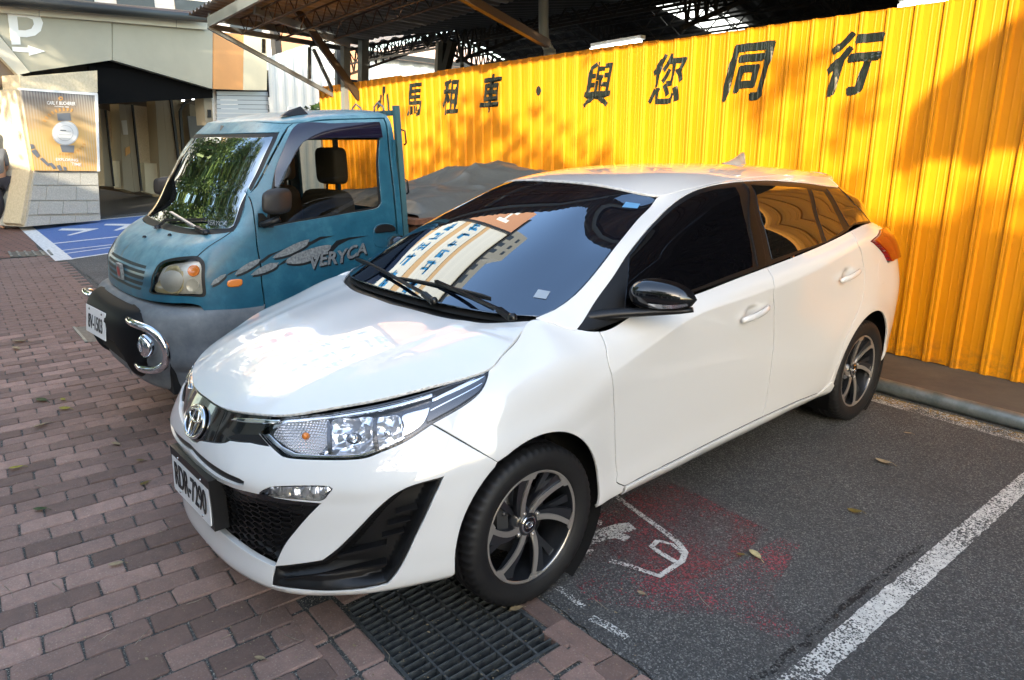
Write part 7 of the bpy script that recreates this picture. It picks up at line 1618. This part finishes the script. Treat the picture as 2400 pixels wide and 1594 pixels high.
    bs = BS([(.32, .92, .07), (.345, .96, .015), (.43, .985, 0.), (.455, .99, 0), (.47, 1., -.004), (.60, 1.003, -.004), (.70, 1., .0), (.755, .985, .015), (.778, .96, .045), (.785, .90, .12)], bc)
    panel('bumper', bs, [(0, 0.004), (bs.umax, .004), (bs.umax, bs.vmax*.80), (bs.umax-.12, bs.vmax*.9), (bs.umax-.22, bs.vmax-.003), (0, bs.vmax-.003)], BG, tr, mirror='join', center=True, gap=0, res=.03, thick=.02)
    # black guard with cut-out, plate and lamp hoops
    gc = [(0, .135), (.20, .140), (.34, .155), (.43, .185), (.49, .235), (.51, .29)]
    gs = BS([(.36, .84, .07), (.40, .90, .03), (.48, .98, 0.), (.58, 1.02, -.006), (.70, 1.0, 0), (.745, .96, .03), (.768, .93, .09), (.775, .92, .16)], gc)
    gp = [(0, gs.vmax*.42)]+[(gs.umax*.42, gs.vmax*.42), (gs.umax*.60, gs.vmax*.30), (gs.umax*.66, .006), (gs.umax*.95, .006), (gs.umax, gs.vmax*.30), (gs.umax, gs.vmax*.62), (gs.umax*.93, gs.vmax*.98), (gs.umax*.62, gs.vmax*.995), (gs.umax*.55, gs.vmax*.90), (0, gs.vmax*.90)]
    panel('bull_bar', gs, crv(gp[:1], 1)+gp[1:] if False else gp, BB, tr, mirror='join', center=True, gap=0, res=.03, thick=.06, round_=.006, edge=.012)
    m = MB(); m.box((0, .20, .56), (.50, .03, .24)); m.build('bull_bar_back', MATS['dark_cavity'], tr)
    for sx in (1, -1):
        m = MB(); pts = [(.40, .195, .712), (.48, .185, .716), (.58, .195, .715), (.66, .235, .695), (.705, .265, .64), (.715, .275, .58), (.695, .265, .52), (.64, .230, .482), (.54, .195, .472), (.42, .20, .470)]
        m.tube(crv([(sx*x, y, z) for x, y, z in pts], .02), .021, 14); m.build('hoop', MATS['chrome'], tr)
        m = MB(); m.lathe([(-.012, 0), (-.012, .040), (0, .060), (.010, .066), (.05, .058), (.075, .03)], (0, 0, 0), 'y', 28); m.v = [(sx*.545+x, .205+y+abs(x)*.1, .592+z) for x, y, z in m.v]; m.build('fog_lamp', MATS['chrome'], tr)
        m = MB(); m.lathe([(-.016, 0), (-.016, .022), (-.010, .034)], (sx*.545, .203, .592), 'y', 20); m.build('fog_lens', MATS['chrome_facet'], tr)
    pl = empty('number_plate', (-.01, .118, .635)); pl.parent = tr; pl.rotation_euler = (R_(-8), 0, R_(3.5))
    m = MB(); m.box((0, 0, 0), (.345, .004, .155)); m.build('plate', MATS['plate_white'], pl); text('plate_text', '8V-1503', .115, MATS['ink'], pl, (0, -.0035, -.012), (R_(90), 0, 0), bold=.0008, sx=.66, depth=.001, align='CENTER')
    for x in (-.11, .11): m = MB(); m.lathe([(0, .007), (-.004, .005), (-.004, 0)], (x, -.001, .060), 'y', 10); m.build('bolt', MATS['ink'], pl)
    # wheels
    for yc in (.98, 2.9):
        for sx in (1, -1):
            w = empty('wheel', (sx*.64, yc, .27)); w.parent = tr; w.rotation_euler = (0, 0, 0 if sx > 0 else math.pi)
            m = MB(); m.lathe([(-.07, .17), (.07, .17), (.08, .20), (.082, .24), (.07, .265), (.04, .27), (-.04, .27), (-.07, .265), (-.082, .24), (-.08, .2), (-.07, .17)], (0, 0, 0), 'x', 40); m.build('tyre', MATS['tyre'], w); m = MB(); m.lathe([(.07, .17), (.055, .16), (.03, .14), (.03, .05), (.05, .04), (.05, 0)], (0, 0, 0), 'x', 32); m.build('rim', MATS['galvanised'], w)
    m = MB(); m.box((0, 1.9, .42), (1.3, 3.2, .18)); m.box((0, .80, .58), (1.30, .75, .40)); m.build('chassis', MATS['dark_cavity'], tr)
    # cab interior
    m = MB(); m.box((0, .66, 1.02), (1.28, .30, .16), ch=.03); m.build('dashboard', MATS['seat_dark'], tr)
    for sx in (.36, -.36):
        m = MB(); rounded_box(m, (sx, 1.41, 1.04), (.50, .15, .56)); rounded_box(m, (sx, 1.20, .80), (.50, .48, .16)); m.build('seat', MATS['seat_dark'], tr)
        m = MB(); m.v += []; rounded_box(m, (sx, 1.455, 1.46), (.27, .10, .22)); m.tube([(sx-.06, 1.44, 1.26), (sx-.06, 1.455, 1.40)], .008, 6); m.tube([(sx+.06, 1.44, 1.26), (sx+.06, 1.455, 1.40)], .008, 6); m.build('headrest', MATS['seat_dark'], tr, angle=50)
    m = MB(); m.tube([(.36+.17*math.cos(a), .86+.08*math.sin(a), 1.13+.15*math.sin(a)) for a in np.linspace(0, 2*math.pi, 32, endpoint=False)], .014, 8, closed=True); m.build('steering_wheel', MATS['seat_dark'], tr)
    m = MB(); m.box((0, 1.685, .90), (1.42, .02, .60)); m.box((0, 1.685, 1.67), (1.30, .02, .12)); m.box((.64, 1.685, 1.40), (.16, .02, .42)); m.box((-.64, 1.685, 1.40), (.16, .02, .42)); m.box((.0, 1.685, 1.40), (.04, .02, .42)); m.build('back_wall', T, tr)
    m = MB(); m.box((0, 1.38, 1.69), (1.05, .5, .01)); m.build('headliner', MATS['seat_dark'], tr)
    m = MB(); m.box((0, .93, 1.60), (.24, .02, .07), ch=.01); m.tube([(0, .93, 1.63), (0, .95, 1.70)], .01, 6); m.build('rear_view_mirror', MATS['seat_dark'], tr)
    # door mirror
    A = np.array(TS.off); mp = lambda a, b, x: Vector(onx(*ZY(a, b), TX+x)-A)
    cx = .86; tl, tr2, br, bl = mp(905, 715, cx), mp(1090, 715, cx), mp(1118, 880, cx), mp(905, 915, cx)
    ctr = (tl+tr2+br+bl)/4
    m = MB(); N_ = 28; vs = []; 
    for (s_, dx) in ((.55, .055), (.88, .045), (1.0, .015), (1.0, -.02), (.9, -.03)):
        for k in range(N_):
            a = 2*math.pi*k/N_; ca, sa = math.cos(a), math.sin(a); e = .55; xx = math.copysign(abs(ca)**e, ca); zz = math.copysign(abs(sa)**e, sa); h_ = (tr2-tl)*.5*xx+(tl-bl)*.5*zz; vs.append(ctr+h_*s_+Vector((dx*1.0, -dx*1.1, 0)))
    fs = [(j*N_+k, j*N_+(k+1) % N_, (j+1)*N_+(k+1) % N_, (j+1)*N_+k) for j in range(4) for k in range(N_)]+[tuple(range(N_))[::-1], tuple(range(4*N_, 5*N_))]
    m.add(vs, fs, 0, True); both(m, 'door_mirror', MATS['mirror_brown'], tr)
    m = MB(); b0 = mp(880, 985, .755); m.tube([tuple(b0), tuple(b0+Vector((.05, -.01, .0))), tuple(ctr-Vector((0, 0, .09)))], .018, 8); q = [mp(848, 900, .752), mp(880, 900, .752), mp(965, 985, .752), mp(965, 1012, .752), mp(850, 1010, .752)]; m.prism([tuple(v+Vector((.012, 0, 0))) for v in q[::-1]], (-.012, 0, 0)); both(m, 'mirror_bracket', K, tr)
    # handle recess
    hr = crv(P(ZY, (1752, 1060), (1770, 1000), (1830, 978), (1900, 990), (1925, 1030), (1920, 1120), (1890, 1160), (1800, 1168), (1758, 1140)), .015, True); panel('handle_recess', TS, hr, T, tr, gap=0, res=.015, depth=-.0012, thick=.0, round_=.001, edge=.004)
    hh = crv(P(ZY, (1760, 1050), (1780, 1000), (1840, 985), (1900, 995), (1922, 1035), (1840, 1048)), .015, True); panel('door_handle', TS, hh, K, tr, gap=0, res=.015, depth=-.012, thick=.012, round_=.003, edge=.005)
    u, v = P(ZY, (1880, 1115))[0]; p0, n0 = surf(TS, u, v, -.002); m = MB(); m.lathe([(0, .013), (.006, .011), (.007, 0)], tuple(p0), 'x', 14); m.build('door_lock', MATS['chrome'], tr)
    # wipers, antenna base, roof hooks
    for (b, j, e, l0, l1) in ((ZY(450, 1065), ZY(390, 1035), ZY(180, 905), ZY(80, 910), ZY(450, 960)), (ZY(60, 1000), ZY(35, 985), ZY(-25, 925), ZY(-20, 890), ZY(90, 905))):
        q = TS.px([b, j, e, l0, l1]); pts = [surf(TS, a_, b_, -d_)[0] for (a_, b_), d_ in zip(q, (.008, .022, .022, .014, .014))]
        m = MB(); m.lathe([(0, .02), (.015, .018), (.02, 0)], tuple(pts[0]), 'z', 10); m.beam(pts[0], pts[1], .022, .018); m.build('wiper_mount', K, tr); m = MB(); m.beam(pts[1], pts[2], .014, .008); m.build('wiper_arm', MATS['wiper_silver'], tr); m = MB(); m.beam(pts[3], pts[4], .010, .014); m.build('wiper_blade', K, tr)
    for q in (ZY(162, 1078), ZT(535, 262)):
        u, v = TS.px([q])[0]; p0, n0 = surf(TS, u, v, -.003); m = MB(); m.lathe([(0, .013), (.010, .008), (.012, 0)], tuple(p0), 'z', 8); m.build('washer_nozzle', K, tr)
    r = onx(*ZY(1110, 170), TX+.50)-A; m = MB(); r = Vector((.47, 1.20, 1.755)); m.add([tuple(r+Vector(q)) for q in ((-.02, -.09, -.01), (.03, -.10, -.012), (.035, .06, 0), (-.02, .07, .01), (0, -.04, .022), (.005, .03, .045))], [(0, 1, 4), (1, 2, 5, 4), (2, 3, 5), (3, 0, 4, 5)]); m.build('aerial_mount', K, tr)
    for x in (.30, .56):
        m = MB(); m.tube([(x, 1.66, 1.77), (x, 1.66, 1.80), (x+.03, 1.67, 1.825), (x+.07, 1.68, 1.80), (x+.07, 1.69, 1.76)], .006, 6); m.build('roof_hook', MATS['galvanised'], tr)
    m = MB(); m.box((0, 1.735, 1.765), (1.30, .03, .03)); m.beam((.735, 1.735, .60), (.683, 1.735, 1.805), .03, .035, up=(0, 1, 0)); m.beam((-.735, 1.735, .60), (-.683, 1.735, 1.805), .03, .035, up=(0, 1, 0)); m.build('headboard', MATS['old_sheet'], tr)
    for (y, z) in ((1.77, 1.62), (1.77, 1.33)):
        m = MB(); m.tube([(.70, y-.02, z+.05), (.715, y, z+.04), (.715, y+.005, z-.03), (.70, y, z-.04)], .006, 6); m.build('rope_hook', K, tr)
    # load bed
    m = MB()
    for s_ in (1, -1): m.box((s_*.76, 2.72, .84), (.04, 1.90, .18))
    m.box((0, 3.68, .84), (1.5, .04, .18)); m.box((0, 2.72, .76), (1.5, 1.94, .06)); m.build('load_bed', MATS['old_sheet'], tr)
    m = MB(); m.box((.78, 2.72, .94), (.05, 1.93, .025)); m.box((-.78, 2.72, .94), (.05, 1.93, .025)); m.build('bed_rail', MATS['galvanised'], tr)
    for k in range(1): pass
    ld = MB(); ld.box((.09, 2.58, 1.125), (1.44, 1.66, .03)); o = ld.build('wooden_board', MATS['rusty_wood']); o.location = (TX, 0, 0); tag(o, 'brown wooden board lying across the truck bed under the tarp', 'board')
    ld = MB(); ld.box((.09, 2.58, 1.00), (1.36, 1.60, .22)); o = ld.build('storage_crate', MATS['rusty_wood']); o.location = (TX, 0, 0); tag(o, 'reddish brown crate in the truck bed directly beneath the board', 'crate')
    # tarp heap
    from mathutils import noise as nz
    nx, ny = 90, 120; vs = []
    for j in range(ny+1):
        for i in range(nx+1):
            a, b = i/nx, j/ny; x = -.60+1.36*a; y = 1.82+1.70*b
            h = np.interp(b, [0, .10, .26, .40, .50, .60, .80, .90, 1.], [.05, .11, .135, .135, .19, .25, .262, .225, .02])*(1-.55*abs(a-.45)**1.5*1.6)
            h *= min(1, min(a, 1-a)*9)**.5*min(1, b*14+.3)*min(1, (1-b)*8+.05)
            p = Vector((x*1.2+y*.35, y*.8-x*.5, 0)); r1 = (1-abs(nz.noise(p*1.9)))**7; r2 = (1-abs(nz.noise(Vector((x*2.2-y*1.6, y*2.6+x*1.9, 3)))))**9; r3 = (1-abs(nz.noise(Vector((x*6, y*3.5, 7)))))**8
            z = 1.150+h+(.034*r1+.014*r2-.012)*min(1, h*8)+.006*nz.noise(Vector((x*2, y*2, 1)))
            vs.append((x+.02*nz.noise(Vector((y*4, 0, 2))), y, max(z, 1.142+(.01*nz.noise(Vector((x*9, y*9, 0))))) if 0 < a < 1 else 1.128))
    m = MB(); m.add(vs, [(j*(nx+1)+i, j*(nx+1)+i+1, (j+1)*(nx+1)+i+1, (j+1)*(nx+1)+i) for j in range(ny) for i in range(nx)], 0, True); o = m.build('tarpaulin', MATS['tarp_grey']); o.location = (TX, 0, 0); tag(o, 'crumpled grey tarpaulin heaped over the load behind the teal cab', 'tarp')
mat('grille_dark', (.018, .028, .030), .6); mat('wiper_silver', (.45, .46, .47), .35, .6); mat('letter_red2', (.40, .03, .03), .4); mat('visor_dark', (.010, .008, .022), .12, 0, Coat_Weight=1.)
build_truck()
